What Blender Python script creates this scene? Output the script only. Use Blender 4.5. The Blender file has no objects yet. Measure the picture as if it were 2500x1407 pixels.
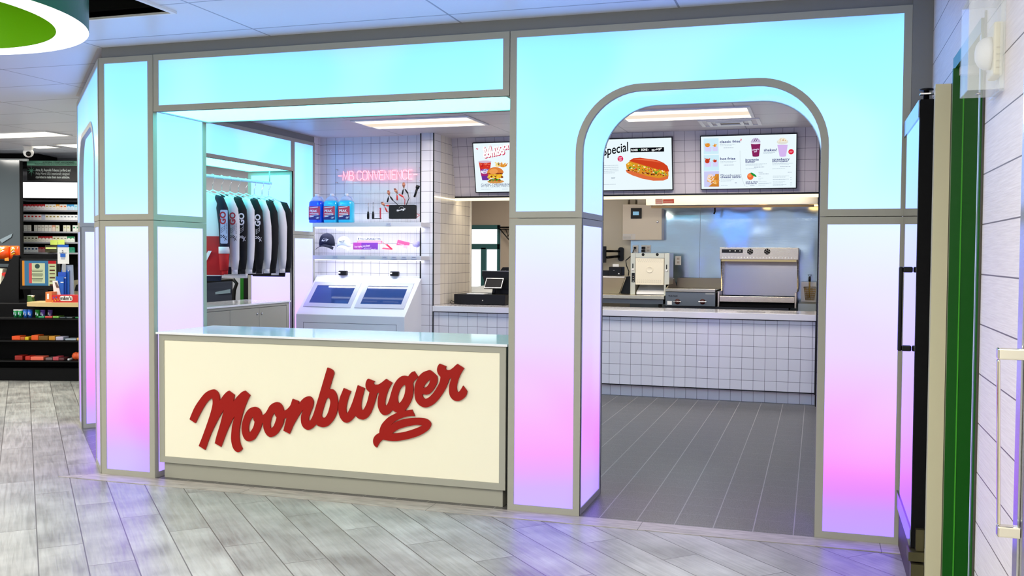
import bpy, bmesh, math, random
from mathutils import Vector, Matrix
from mathutils.geometry import tessellate_polygon
random.seed(7)
C = bpy.context.scene.collection
sc = bpy.context.scene

# ---------------------------------------------------------------- camera, world, exposure, lights
cam = bpy.data.cameras.new('camera'); camo = bpy.data.objects.new('camera', cam); C.objects.link(camo)
cam.sensor_fit = 'HORIZONTAL'; cam.sensor_width = 36.0; cam.lens = 34.138; cam.clip_start = .05; cam.clip_end = 100
def cam_matrix(pos, yaw, pitch, roll):
    fh = Vector((math.sin(yaw), math.cos(yaw), 0)); rh = Vector((math.cos(yaw), -math.sin(yaw), 0)); Z = Vector((0, 0, 1))
    f = fh*math.cos(pitch)+Z*math.sin(pitch); u = -fh*math.sin(pitch)+Z*math.cos(pitch)
    r = rh*math.cos(roll)+u*math.sin(roll); u2 = -rh*math.sin(roll)+u*math.cos(roll)
    m = Matrix((r, u2, -f)).transposed().to_4x4(); m.translation = Vector(pos); return m
camo.matrix_world = cam_matrix((0, -5.1756, 1.4403), -.304873, -.034026, .0066963)
sc.camera = camo
w = bpy.data.worlds.new('world'); sc.world = w; w.use_nodes = True
w.node_tree.nodes['Background'].inputs[0].default_value = (.93, .96, 1.0, 1); w.node_tree.nodes['Background'].inputs[1].default_value = .68
sc.view_settings.view_transform = 'Standard'; sc.view_settings.look = 'None'; sc.view_settings.gamma = 1; sc.view_settings.exposure = 0.0
sc.view_settings.use_curve_mapping = False
def area(name, loc, sx, sy, power, col=(1, .97, .92), rot=(0, 0, 0), spread=180):
    l = bpy.data.lights.new(name, 'AREA'); l.shape = 'RECTANGLE'; l.size = sx; l.size_y = sy; l.energy = power; l.color = col; l.spread = math.radians(spread)
    o = bpy.data.objects.new(name, l); C.objects.link(o); o.location = loc; o.rotation_euler = rot; return o
# the store's own ceiling troffers (shop floor in front of the booth)
for i, (x, y) in enumerate(((-4.9, -2.6), (-2.3, -3.3), (-.4, -3.9), (-6.6, -1.2), (-1.4, -5.6), (-4.2, -5.2))):
    area('shop_ceiling_light', (x, y, 2.72), 1.2, .6, 66, (1, .97, .90))
for i, (x, y) in enumerate(((-8.0, 1.2), (-9.6, 3.4), (-7.6, 5.2), (-11.5, 1.5))):
    area('far_shop_ceiling_light', (x, y, 2.72), 1.2, .6, 75, (1, .97, .9))
# booth troffers and the hood lamp, store room daylight
area('booth_ceiling_light', (-3.75, 3.80, 2.70), 1.15, .5, 22, (1, .95, .90))
area('kitchen_ceiling_light', (-1.2, 3.90, 2.70), 1.15, .5, 46, (1, .95, .90))
area('pass_led', (-2.0, 5.30, 2.085), 3.8, .03, 13, (1, .88, .66), (.5, 0, 0))
area('hood_lamp', (-1.0, 6.35, 2.16), 1.4, .3, 24, (1, .85, .6))
# LED strips of the niche shelves
for i, (y, z, rx) in enumerate(((4.50, 1.722, .5), (4.50, 1.366, .5), (4.66, 1.790, 3.0), (4.66, 1.432, 3.0))):
    area('shelf_led', (-4.72, y, z), 1.2, .02, 3.0 if i < 2 else 1.0, (.90, .92, 1), (rx, 0, 0))
area('store_room_light', (-3.8, 8.3, 2.70), 1.2, .6, 50, (1, .94, .86))

# ---------------------------------------------------------------- helpers
def lin(c):
    def f(v):
        v = v/255
        return v/12.92 if v <= .04045 else ((v+.055)/1.055)**2.4
    return (f(c[0]), f(c[1]), f(c[2]), 1)
_m = {}
def mat(name, rgb, rough=.5, metal=0, emit=0, spec=.5, alpha=1, trans=0, coat=0, bump=0, bscale=40):
    if name in _m: return _m[name]
    m = bpy.data.materials.new(name); m.use_nodes = True; nt = m.node_tree; b = nt.nodes['Principled BSDF']
    b.inputs['Base Color'].default_value = lin(rgb); b.inputs['Roughness'].default_value = rough; b.inputs['Metallic'].default_value = metal
    b.inputs['Specular IOR Level'].default_value = spec; b.inputs['Alpha'].default_value = alpha; b.inputs['Transmission Weight'].default_value = trans
    b.inputs['Coat Weight'].default_value = coat
    if emit:
        b.inputs['Emission Color'].default_value = lin(rgb); b.inputs['Emission Strength'].default_value = emit
    # a faint procedural unevenness on every surface
    n = nt.nodes.new('ShaderNodeTexNoise'); n.inputs['Scale'].default_value = bscale
    g = nt.nodes.new('ShaderNodeNewGeometry'); nt.links.new(g.outputs['Position'], n.inputs['Vector'])
    if not emit:
        r = nt.nodes.new('ShaderNodeMapRange'); r.inputs['To Min'].default_value = max(0, rough-.04); r.inputs['To Max'].default_value = min(1, rough+.04)
        nt.links.new(n.outputs[0], r.inputs['Value']); nt.links.new(r.outputs[0], b.inputs['Roughness'])
    if bump:
        bp = nt.nodes.new('ShaderNodeBump'); bp.inputs['Strength'].default_value = bump; bp.inputs['Distance'].default_value = .01
        nt.links.new(n.outputs[0], bp.inputs['Height']); nt.links.new(bp.outputs[0], b.inputs['Normal'])
    _m[name] = m; return m
def em(rgb, s=1.0):
    k = 'lit_%d_%d_%d_%.2f' % (*rgb, s)
    if k in _m: return _m[k]
    m = bpy.data.materials.new(k); m.use_nodes = True; nt = m.node_tree; nt.nodes.clear()
    e = nt.nodes.new('ShaderNodeEmission'); e.inputs[0].default_value = lin(rgb); e.inputs[1].default_value = s
    o = nt.nodes.new('ShaderNodeOutputMaterial'); nt.links.new(e.outputs[0], o.inputs[0]); _m[k] = m; return m
def ink(rgb): return mat('ink_%d_%d_%d' % tuple(rgb), rgb, .5)

class MB:
    def __init__(s): s.v = []; s.f = []; s.mi = []; s.mats = []; s.sm = []; s.cur = 0; s.smooth = False
    def use(s, m):
        if m not in s.mats: s.mats.append(m)
        s.cur = s.mats.index(m); return s
    def add(s, vs, fs, smooth=None):
        k = len(s.v); s.v += [tuple(v) for v in vs]
        for f in fs:
            s.f.append([i+k for i in f]); s.mi.append(s.cur); s.sm.append(s.smooth if smooth is None else smooth)
        return s
    def box(s, x0, x1, y0, y1, z0, z1):
        return s.add([(x, y, z) for z in (z0, z1) for y in (y0, y1) for x in (x0, x1)],
                     [(0, 2, 3, 1), (4, 5, 7, 6), (0, 1, 5, 4), (2, 6, 7, 3), (0, 4, 6, 2), (1, 3, 7, 5)])
    def hexa(s, p):   # 8 points: bottom 4 ccw, top 4 ccw
        return s.add(p, [(3, 2, 1, 0), (4, 5, 6, 7), (0, 1, 5, 4), (1, 2, 6, 5), (2, 3, 7, 6), (3, 0, 4, 7)])
    def prism(s, loops, O, A, B, t0, t1, cap0=True):
        """loops in the (A,B) plane, first the outline, then holes; extruded along A x B from t0 to t1"""
        O, A, B = Vector(O), Vector(A), Vector(B); N = A.cross(B)
        if not isinstance(loops[0][0], (tuple, list)): loops = [loops]
        flat = [p for l in loops for p in l]
        tri = tessellate_polygon([[Vector((p[0], p[1], 0)) for p in l] for l in loops])
        P = [O+A*p[0]+B*p[1] for p in flat]; n = len(P)
        if t0 == t1:
            return s.add([p+N*t1 for p in P], [tuple(t) for t in tri])
        fs = [tuple(i+n for i in t) for t in tri]
        if cap0: fs += [tuple(reversed(t)) for t in tri]
        k = 0
        for l in loops:
            m = len(l)
            for i in range(m): fs.append((k+i, k+(i+1) % m, k+(i+1) % m+n, k+i+n))
            k += m
        return s.add([p+N*t0 for p in P]+[p+N*t1 for p in P], fs)
    def tube(s, pts, r, n=10, closed=False, caps=True):
        pts = [Vector(p) for p in pts]; m = len(pts); rs = r if isinstance(r, (list, tuple)) else [r]*m
        vs = []; up = None
        for i, p in enumerate(pts):
            if closed: t = (pts[(i+1) % m]-pts[i-1])
            else: t = pts[min(i+1, m-1)]-pts[max(i-1, 0)]
            t = t.normalized() if t.length > 1e-9 else Vector((0, 0, 1))
            if up is None: up = Vector((0, 0, 1)) if abs(t.z) < .9 else Vector((1, 0, 0))
            a = t.cross(up)
            if a.length < 1e-6: a = t.cross(Vector((1, .3, 0)))
            a.normalize(); b = a.cross(t).normalized(); up = b
            for k in range(n):
                an = 2*math.pi*k/n; vs.append(p+(a*math.cos(an)+b*math.sin(an))*rs[i])
        fs = []
        for i in range(m if closed else m-1):
            j = (i+1) % m
            for k in range(n): fs.append((i*n+k, i*n+(k+1) % n, j*n+(k+1) % n, j*n+k))
        if caps and not closed: fs += [tuple(range(n)), tuple((m-1)*n+k for k in reversed(range(n)))]
        return s.add(vs, fs, True)
    def loft(s, rings, caps=True, smooth=True):
        n = len(rings[0]); vs = [p for r in rings for p in r]; fs = []
        for i in range(len(rings)-1):
            for k in range(n): fs.append((i*n+k, i*n+(k+1) % n, (i+1)*n+(k+1) % n, (i+1)*n+k))
        if caps: fs += [tuple(reversed(range(n))), tuple((len(rings)-1)*n+k for k in range(n))]
        return s.add(vs, fs, smooth)
    def lathe(s, prof, c, n=24, axis='z', caps=True):
        rings = []
        for r, h in prof:
            ring = []
            for k in range(n):
                a = 2*math.pi*k/n; x, y = r*math.cos(a), r*math.sin(a)
                p = {'z': (x, y, h), 'y': (x, h, -y), 'x': (h, x, y)}[axis]
                ring.append((c[0]+p[0], c[1]+p[1], c[2]+p[2]))
            rings.append(ring)
        return s.loft(rings, caps)
    def text(s, str_, O, A, B, size, bold=0, shear=0, align='LEFT', sx=1, t=0.0, spacing=1):
        vs, fs = glyphs(str_, bold, shear, align, spacing)
        O, A, B = Vector(O), Vector(A), Vector(B); N = A.cross(B)
        return s.add([O+A*(x*size*sx)+B*(y*size)+N*t for x, y in vs], fs)
_g = {}
def glyphs(t, bold, shear, align, spacing):
    if 'M' in t: bold = 0   # the capital M breaks when thickened
    k = (t, bold, shear, align, spacing)
    if k in _g: return _g[k]
    cu = bpy.data.curves.new('t', 'FONT'); cu.body = t; cu.size = 1; cu.offset = bold; cu.shear = shear; cu.align_x = align; cu.space_character = spacing; cu.resolution_u = 3
    o = bpy.data.objects.new('t', cu); me = o.to_mesh()
    r = ([(v.co.x, v.co.y) for v in me.vertices], [tuple(p.vertices) for p in me.polygons])
    o.to_mesh_clear(); bpy.data.objects.remove(o); bpy.data.curves.remove(cu); _g[k] = r; return r

INV = {}
def root(name, label, cat, loc=(0, 0, 0), rz=0, group=None, kind=None):
    o = bpy.data.objects.new(name, None); C.objects.link(o); o.location = loc; o.rotation_euler = (0, 0, rz); o.empty_display_size = .05
    INV[o.name] = (Matrix.Translation(loc) @ Matrix.Rotation(rz, 4, 'Z')).inverted()
    if kind: o['kind'] = kind
    if label: o['label'] = label
    if cat: o['category'] = cat
    if group: o['group'] = group
    return o
def link(name, mb, mat_=None, parent=None, base=None, label=None, bevel=0, recalc=True, kind=None, cat=None, group=None, rz=0, bseg=2):
    """links mb (world coordinates) as one mesh; a top-level mesh gets its origin at base"""
    me = bpy.data.meshes.new(name)
    if parent is not None:
        p = parent
        while p.name not in INV: p = p.parent
        M = INV[p.name]
    else:
        base = base or mb.v[0]; M = (Matrix.Translation(base) @ Matrix.Rotation(rz, 4, 'Z')).inverted()
    me.from_pydata([M @ Vector(v) for v in mb.v], [], mb.f)
    for m in (mb.mats or [mat_]): me.materials.append(m)
    for p, i, sm in zip(me.polygons, mb.mi, mb.sm): p.material_index = i; p.use_smooth = sm
    if recalc:
        bm = bmesh.new(); bm.from_mesh(me); bmesh.ops.recalc_face_normals(bm, faces=bm.faces); bm.to_mesh(me); bm.free()
    me.update()
    o = bpy.data.objects.new(name, me); C.objects.link(o)
    if parent is not None: o.parent = parent
    else: o.location = base; o.rotation_euler = (0, 0, rz)
    if bevel:
        b = o.modifiers.new('bevel', 'BEVEL'); b.width = bevel; b.segments = bseg; b.limit_method = 'ANGLE'; b.angle_limit = math.radians(40)
    if kind: o['kind'] = kind
    if label: o['label'] = label
    if cat: o['category'] = cat
    if group: o['group'] = group
    return o
def dup(o, delta=(0, 0, 0), label=None, rz=None):
    r = o.copy(); C.objects.link(r); r.location = Vector(o.location)+Vector(delta)
    if rz is not None: r.rotation_euler = (0, 0, rz)
    if label: r['label'] = label
    for ch in list(o.children):
        c = ch.copy(); C.objects.link(c); c.parent = r
        for g in list(ch.children):
            d = g.copy(); C.objects.link(d); d.parent = c
    return r
def B_(*a): return MB().box(*a)
def rr(x0, x1, z0, z1, r, n=6):
    """rounded rectangle outline"""
    out = []
    for cx, cz, a0 in ((x1-r, z0+r, -90), (x1-r, z1-r, 0), (x0+r, z1-r, 90), (x0+r, z0+r, 180)):
        for k in range(n+1):
            a = math.radians(a0+90*k/n); out.append((cx+r*math.cos(a), cz+r*math.sin(a)))
    return out
def smooth_path(pts, n=6):
    """closed outline: points with a third item are corners, the others are rounded through"""
    N = len(pts); cor = [i for i, p in enumerate(pts) if len(p) > 2]; P = [Vector((p[0], p[1])) for p in pts]
    def cr(p0, p1, p2, p3, t):
        return .5*((2*p1)+(p2-p0)*t+(2*p0-5*p1+4*p2-p3)*t*t+(3*p1-p0-3*p2+p3)*t*t*t)
    out = []
    for i in range(N):
        j = (i+1) % N
        if i in cor and j in cor: out.append(tuple(P[i])); continue
        p0 = P[i]+(P[i]-P[j])*.3 if i in cor else P[i-1]
        p3 = P[j]+(P[j]-P[i])*.3 if j in cor else P[(j+1) % N]
        for k in range(n): out.append(tuple(cr(p0, P[i], P[j], p3, k/n)))
    return out

# ---------------------------------------------------------------- procedural materials
def nodes(name):
    m = bpy.data.materials.new(name); m.use_nodes = True; nt = m.node_tree; b = nt.nodes['Principled BSDF']; return m, nt, b
def N(nt, t, **kw):
    n = nt.nodes.new(t)
    for k, v in kw.items(): setattr(n, k, v)
    return n
def M_(nt, op, a, b=None, c=None):
    n = nt.nodes.new('ShaderNodeMath'); n.operation = op
    for i, v in enumerate((a, b, c)):
        if v is None: continue
        if isinstance(v, (int, float)): n.inputs[i].default_value = v
        else: nt.links.new(v, n.inputs[i])
    return n.outputs[0]
def pos(nt):
    g = N(nt, 'ShaderNodeNewGeometry'); s = N(nt, 'ShaderNodeSeparateXYZ'); nt.links.new(g.outputs['Position'], s.inputs[0]); return g.outputs['Position'], s.outputs
def edge(nt, v, pitch, off, half):
    """1 on a joint line, 0 elsewhere"""
    a = M_(nt, 'ADD', v, -off); a = M_(nt, 'DIVIDE', a, pitch); a = M_(nt, 'ADD', a, .5); a = M_(nt, 'FRACT', a); a = M_(nt, 'SUBTRACT', a, .5); a = M_(nt, 'ABSOLUTE', a)
    return M_(nt, 'LESS_THAN', a, half/pitch)
def mixc(nt, f, a, b):
    n = N(nt, 'ShaderNodeMix', data_type='RGBA')
    if isinstance(f, (int, float)): n.inputs[0].default_value = f
    else: nt.links.new(f, n.inputs[0])
    for i, v in ((6, a), (7, b)):
        if isinstance(v, tuple): n.inputs[i].default_value = v
        else: nt.links.new(v, n.inputs[i])
    return n.outputs[2]
def tile_mat(name, axis, u0, z0, pu=.1105, pz=.1115, rgb=(226, 224, 228), grout=(88, 84, 92), rough=.16, half=.0016):
    m, nt, b = nodes(name); P, s = pos(nt)
    e = M_(nt, 'MAXIMUM', edge(nt, s[axis], pu, u0, half), edge(nt, s[2], pz, z0, half))
    cu = M_(nt, 'FLOOR', M_(nt, 'DIVIDE', M_(nt, 'ADD', s[axis], -u0), pu)); cz = M_(nt, 'FLOOR', M_(nt, 'DIVIDE', M_(nt, 'ADD', s[2], -z0), pz))
    cb = N(nt, 'ShaderNodeCombineXYZ'); nt.links.new(cu, cb.inputs[0]); nt.links.new(cz, cb.inputs[2])
    wn = N(nt, 'ShaderNodeTexWhiteNoise'); nt.links.new(cb.outputs[0], wn.inputs['Vector'])
    c1 = mixc(nt, M_(nt, 'MULTIPLY', wn.outputs[0], .35), lin(rgb), lin(tuple(v-14 for v in rgb)))
    nt.links.new(mixc(nt, e, c1, lin(grout)), b.inputs['Base Color'])
    nt.links.new(M_(nt, 'ADD', M_(nt, 'MULTIPLY', e, .6), rough), b.inputs['Roughness'])
    bp = N(nt, 'ShaderNodeBump'); bp.inputs['Strength'].default_value = .4; bp.inputs['Distance'].default_value = .003
    nt.links.new(M_(nt, 'SUBTRACT', 1, e), bp.inputs['Height']); nt.links.new(bp.outputs[0], b.inputs['Normal'])
    return m
def plank_floor():
    m, nt, b = nodes('wood_plank_tile'); P, s = pos(nt)
    v = M_(nt, 'ADD', M_(nt, 'MULTIPLY', s[0], .7169), M_(nt, 'MULTIPLY', s[1], .6972)); u_ = M_(nt, 'SUBTRACT', M_(nt, 'MULTIPLY', s[0], .6972), M_(nt, 'MULTIPLY', s[1], .7169))
    pw, pl = .2035, 1.185
    row = M_(nt, 'FLOOR', M_(nt, 'DIVIDE', M_(nt, 'ADD', v, 3.151), pw))
    us = M_(nt, 'ADD', M_(nt, 'ADD', u_, 1.899), M_(nt, 'MULTIPLY', row, -.385))
    e = M_(nt, 'MAXIMUM', edge(nt, v, pw, -3.151, .0028), edge(nt, us, pl, 0, .0022))
    col = M_(nt, 'FLOOR', M_(nt, 'DIVIDE', us, pl))
    cb = N(nt, 'ShaderNodeCombineXYZ'); nt.links.new(row, cb.inputs[0]); nt.links.new(col, cb.inputs[1])
    wn = N(nt, 'ShaderNodeTexWhiteNoise'); nt.links.new(cb.outputs[0], wn.inputs['Vector'])
    # grain stretched along the plank
    gv = N(nt, 'ShaderNodeCombineXYZ'); nt.links.new(M_(nt, 'MULTIPLY', us, 1.4), gv.inputs[0]); nt.links.new(M_(nt, 'MULTIPLY', v, 22), gv.inputs[1]); nt.links.new(M_(nt, 'MULTIPLY', wn.outputs[0], 40), gv.inputs[2])
    g1 = N(nt, 'ShaderNodeTexNoise'); g1.inputs['Scale'].default_value = 2.6; g1.inputs['Detail'].default_value = 9; g1.inputs['Distortion'].default_value = .7; nt.links.new(gv.outputs[0], g1.inputs['Vector'])
    cv = N(nt, 'ShaderNodeCombineXYZ'); nt.links.new(u_, cv.inputs[0]); nt.links.new(v, cv.inputs[1]); nt.links.new(M_(nt, 'MULTIPLY', wn.outputs[0], 9), cv.inputs[2])
    g2 = N(nt, 'ShaderNodeTexNoise'); g2.inputs['Scale'].default_value = 3.4; g2.inputs['Detail'].default_value = 4; nt.links.new(cv.outputs[0], g2.inputs['Vector'])
    r1 = N(nt, 'ShaderNodeValToRGB'); r1.color_ramp.elements[0].position = .3; r1.color_ramp.elements[1].position = .72
    r1.color_ramp.elements[0].color = lin((122, 119, 114)); r1.color_ramp.elements[1].color = lin((194, 190, 180)); nt.links.new(g2.outputs[0], r1.inputs[0])
    r2 = N(nt, 'ShaderNodeValToRGB'); r2.color_ramp.elements[0].position = .35; r2.color_ramp.elements[1].position = .65
    r2.color_ramp.elements[0].color = lin((124, 121, 116)); r2.color_ramp.elements[1].color = lin((198, 194, 186)); nt.links.new(g1.outputs[0], r2.inputs[0])
    c = mixc(nt, .30, r1.outputs[0], r2.outputs[0])
    hs = N(nt, 'ShaderNodeHueSaturation'); nt.links.new(c, hs.inputs['Color']); nt.links.new(M_(nt, 'ADD', M_(nt, 'MULTIPLY', wn.outputs[0], .26), .84), hs.inputs['Value'])
    nt.links.new(mixc(nt, e, hs.outputs[0], lin((92, 88, 84))), b.inputs['Base Color'])
    nt.links.new(M_(nt, 'ADD', M_(nt, 'MULTIPLY', g1.outputs[0], .25), .22), b.inputs['Roughness'])
    bp = N(nt, 'ShaderNodeBump'); bp.inputs['Strength'].default_value = .25; bp.inputs['Distance'].default_value = .003
    nt.links.new(M_(nt, 'SUBTRACT', g1.outputs[0], e), bp.inputs['Height']); nt.links.new(bp.outputs[0], b.inputs['Normal'])
    return m
def border_mat():
    m, nt, b = nodes('wood_border_tile'); P, s = pos(nt)
    e = edge(nt, s[0], 1.2, -3.28, .0018)
    gv = N(nt, 'ShaderNodeCombineXYZ'); nt.links.new(M_(nt, 'MULTIPLY', s[0], 2.2), gv.inputs[0]); nt.links.new(M_(nt, 'MULTIPLY', s[1], 14), gv.inputs[1])
    g1 = N(nt, 'ShaderNodeTexNoise'); g1.inputs['Scale'].default_value = 3; g1.inputs['Detail'].default_value = 7; g1.inputs['Distortion'].default_value = 1; nt.links.new(gv.outputs[0], g1.inputs['Vector'])
    r1 = N(nt, 'ShaderNodeValToRGB'); r1.color_ramp.elements[0].position = .3; r1.color_ramp.elements[1].position = .7
    r1.color_ramp.elements[0].color = lin((150, 143, 132)); r1.color_ramp.elements[1].color = lin((196, 188, 176)); nt.links.new(g1.outputs[0], r1.inputs[0])
    nt.links.new(mixc(nt, e, r1.outputs[0], lin((96, 90, 84))), b.inputs['Base Color']); b.inputs['Roughness'].default_value = .35
    return m
def quarry_floor():
    m, nt, b = nodes('dark_terrazzo_tile'); P, s = pos(nt)
    e = M_(nt, 'MAXIMUM', edge(nt, s[0], .204, -1.118, .0028), M_(nt, 'MULTIPLY', edge(nt, s[1], .204, .04, .0016), .55))
    n1 = N(nt, 'ShaderNodeTexNoise'); n1.inputs['Scale'].default_value = 260; nt.links.new(P, n1.inputs['Vector'])
    n2 = N(nt, 'ShaderNodeTexNoise'); n2.inputs['Scale'].default_value = 2.2; nt.links.new(P, n2.inputs['Vector'])
    r = N(nt, 'ShaderNodeValToRGB'); r.color_ramp.elements[0].position = .38; r.color_ramp.elements[1].position = .72
    r.color_ramp.elements[0].color = lin((52, 51, 50)); r.color_ramp.elements[1].color = lin((138, 136, 130)); nt.links.new(n1.outputs[0], r.inputs[0])
    c = mixc(nt, M_(nt, 'MULTIPLY', n2.outputs[0], .5), r.outputs[0], lin((78, 73, 66)))
    nt.links.new(mixc(nt, e, c, lin((150, 145, 140))), b.inputs['Base Color']); b.inputs['Roughness'].default_value = .33
    bp = N(nt, 'ShaderNodeBump'); bp.inputs['Strength'].default_value = .2; bp.inputs['Distance'].default_value = .002; nt.links.new(n1.outputs[0], bp.inputs['Height']); nt.links.new(bp.outputs[0], b.inputs['Normal'])
    return m
def ceiling_mat(name, rgb, line, gx=(1.225, -.72), gy=(.61, -.18)):
    m, nt, b = nodes(name); P, s = pos(nt)
    e = M_(nt, 'MAXIMUM', edge(nt, s[0], gx[0], gx[1], .006), edge(nt, s[1], gy[0], gy[1], .006))
    n1 = N(nt, 'ShaderNodeTexNoise'); n1.inputs['Scale'].default_value = 60; nt.links.new(P, n1.inputs['Vector'])
    c = mixc(nt, M_(nt, 'MULTIPLY', n1.outputs[0], .12), lin(rgb), lin(tuple(int(v*.85) for v in rgb)))
    nt.links.new(mixc(nt, e, c, lin(line)), b.inputs['Base Color']); b.inputs['Roughness'].default_value = .38
    return m
BOOST = 2.5   # the LEDs' strongest channels run well past what the camera can record
def led_mat(name, sat=1.0):
    """colour programme of the backlit acrylic: aqua above, white in the middle, magenta to violet near the floor"""
    m, nt, _ = nodes(name); nt.nodes.clear(); P, s = pos(nt)
    nz = N(nt, 'ShaderNodeTexNoise'); nz.inputs['Scale'].default_value = 1.3; nz.inputs['Detail'].default_value = 0; nt.links.new(P, nz.inputs['Vector'])
    z = M_(nt, 'ADD', s[2], M_(nt, 'MULTIPLY', M_(nt, 'SUBTRACT', nz.outputs[0], .5), .16))
    t = M_(nt, 'DIVIDE', z, 2.75)
    r = N(nt, 'ShaderNodeValToRGB'); cr = r.color_ramp
    def tint(c): return tuple(255-(255-v)*sat for v in c)
    st = [(.0, (196, 166, 255)), (.05, (208, 158, 255)), (.085, (234, 146, 255)), (.125, (254, 142, 255)), (.18, (255, 160, 255)), (.25, (250, 188, 255)), (.34, (240, 218, 255)), (.46, (236, 232, 255)), (.58, (234, 240, 255)), (.61, (214, 244, 255)), (.70, (196, 252, 255)), (.80, (180, 255, 255)), (.90, (168, 253, 255)), (.95, (160, 238, 255)), (.99, (152, 212, 255))]
    while len(cr.elements) < len(st): cr.elements.new(.5)
    for el, (p, c) in zip(cr.elements, st):
        el.position = p; c = lin(c); el.color = (c[0]/BOOST, c[1]*(1.12 if c[1] > .85 else 1)/BOOST, c[2], 1)
    nt.links.new(t, r.inputs[0])
    e = N(nt, 'ShaderNodeEmission'); 
    # soft hot spots in front of the diodes; lower panes are mixed paler toward the left of the booth
    n2 = N(nt, 'ShaderNodeTexNoise'); n2.inputs['Scale'].default_value = 1.7; n2.inputs['Detail'].default_value = 0; nt.links.new(P, n2.inputs['Vector'])
    mr = N(nt, 'ShaderNodeMapRange'); mr.interpolation_type = 'SMOOTHSTEP'; mr.inputs['From Min'].default_value = .45; mr.inputs['From Max'].default_value = .68; mr.inputs['To Max'].default_value = .14; nt.links.new(n2.outputs[0], mr.inputs['Value'])
    ml = N(nt, 'ShaderNodeMapRange'); ml.inputs['From Min'].default_value = .4; ml.inputs['From Max'].default_value = -4.4; ml.inputs['To Max'].default_value = .16; nt.links.new(s[0], ml.inputs['Value'])
    hot = M_(nt, 'ADD', mr.outputs[0], M_(nt, 'MULTIPLY', ml.outputs[0], M_(nt, 'LESS_THAN', s[2], 1.66)))
    nt.links.new(mixc(nt, hot, r.outputs[0], (1/BOOST, 1/BOOST, 1, 1)), e.inputs[0]); e.inputs[1].default_value = BOOST
    gl = N(nt, 'ShaderNodeBsdfGlossy'); gl.inputs['Roughness'].default_value = .25; gl.inputs[0].default_value = (1, 1, 1, 1)
    fr = N(nt, 'ShaderNodeFresnel'); fr.inputs[0].default_value = 1.3
    mx = N(nt, 'ShaderNodeMixShader'); nt.links.new(M_(nt, 'MULTIPLY', fr.outputs[0], .4), mx.inputs[0]); nt.links.new(e.outputs[0], mx.inputs[1]); nt.links.new(gl.outputs[0], mx.inputs[2])
    o = N(nt, 'ShaderNodeOutputMaterial'); nt.links.new(mx.outputs[0], o.inputs[0]); return m
def steel_mat(name, rgb=(176, 174, 168), rough=.22, wav=0, wscale=1.5):
    m, nt, b = nodes(name); P, s = pos(nt); b.inputs['Base Color'].default_value = lin(rgb); b.inputs['Metallic'].default_value = 1
    n1 = N(nt, 'ShaderNodeTexNoise'); n1.inputs['Scale'].default_value = 30; mp = N(nt, 'ShaderNodeMapping'); mp.inputs['Scale'].default_value = (.4, 1, 8); nt.links.new(P, mp.inputs[0]); nt.links.new(mp.outputs[0], n1.inputs['Vector'])
    nt.links.new(M_(nt, 'ADD', M_(nt, 'MULTIPLY', n1.outputs[0], .12), rough-.05), b.inputs['Roughness'])
    if wav:
        n2 = N(nt, 'ShaderNodeTexNoise'); n2.inputs['Scale'].default_value = wscale; nt.links.new(P, n2.inputs['Vector'])
        bp = N(nt, 'ShaderNodeBump'); bp.inputs['Strength'].default_value = wav; bp.inputs['Distance'].default_value = .05; nt.links.new(n2.outputs[0], bp.inputs['Height']); nt.links.new(bp.outputs[0], b.inputs['Normal'])
    return m
def plankwall_mat():
    m, nt, b = nodes('white_plank_wall'); P, s = pos(nt)
    e = M_(nt, 'MAXIMUM', edge(nt, s[2], .166, .556, .0022), M_(nt, 'MULTIPLY', edge(nt, s[1], 1.2, -.3, .001), .6))
    mp = N(nt, 'ShaderNodeMapping'); mp.inputs['Scale'].default_value = (1, 3, 70); nt.links.new(P, mp.inputs[0])
    n1 = N(nt, 'ShaderNodeTexNoise'); n1.inputs['Scale'].default_value = 2.5; n1.inputs['Detail'].default_value = 5; nt.links.new(mp.outputs[0], n1.inputs['Vector'])
    c = mixc(nt, n1.outputs[0], lin((236, 228, 224)), lin((206, 196, 192)))
    nt.links.new(mixc(nt, e, c, lin((96, 86, 78))), b.inputs['Base Color']); b.inputs['Roughness'].default_value = .45
    bp = N(nt, 'ShaderNodeBump'); bp.inputs['Strength'].default_value = .3; bp.inputs['Distance'].default_value = .004; nt.links.new(n1.outputs[0], bp.inputs['Height']); nt.links.new(bp.outputs[0], b.inputs['Normal'])
    return m
LED = led_mat('led_backlit_acrylic')
LEDS = bpy.data.materials.new('led_soffit_acrylic'); LEDS.use_nodes = True
_b = LEDS.node_tree.nodes['Principled BSDF']; _b.inputs['Base Color'].default_value = (.8, .9, .9, 1); _b.inputs['Emission Color'].default_value = (.085, .95, 1, 1); _b.inputs['Emission Strength'].default_value = 5.5
FR = mat('warm_grey_paint', (166, 164, 148), .45)
FRD = mat('grey_paint', (128, 128, 124), .5)
WHITE = mat('white_paint', (238, 238, 238), .4)
GLOSS = mat('white_solid_surface', (244, 244, 244), .08)
CREAM = mat('cream_acrylic', (250, 243, 214), .35)
BLACK = mat('black_plastic', (9, 9, 10), .4, spec=.3)
BLKM = mat('black_matte', (6, 6, 7), .8, spec=.2)
STEEL = steel_mat('brushed_steel')
CHROME = mat('chrome', (210, 208, 204), .12, 1)
BEIGE = mat('beige_paint', (222, 214, 192), .6)
RED = mat('logo_red', (158, 18, 5), .6, spec=.25)
GREEN = mat('green_paint', (8, 84, 6), .35)
CARD = mat('white_card', (240, 240, 236), .6)
CLEAR = mat('clear_plastic', (255, 255, 255), .05, trans=1, alpha=.35)
TILE = tile_mat('white_square_tile', 0, -1.804, .111)
TILEY = tile_mat('white_square_tile_side', 1, 4.6, .111)

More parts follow.
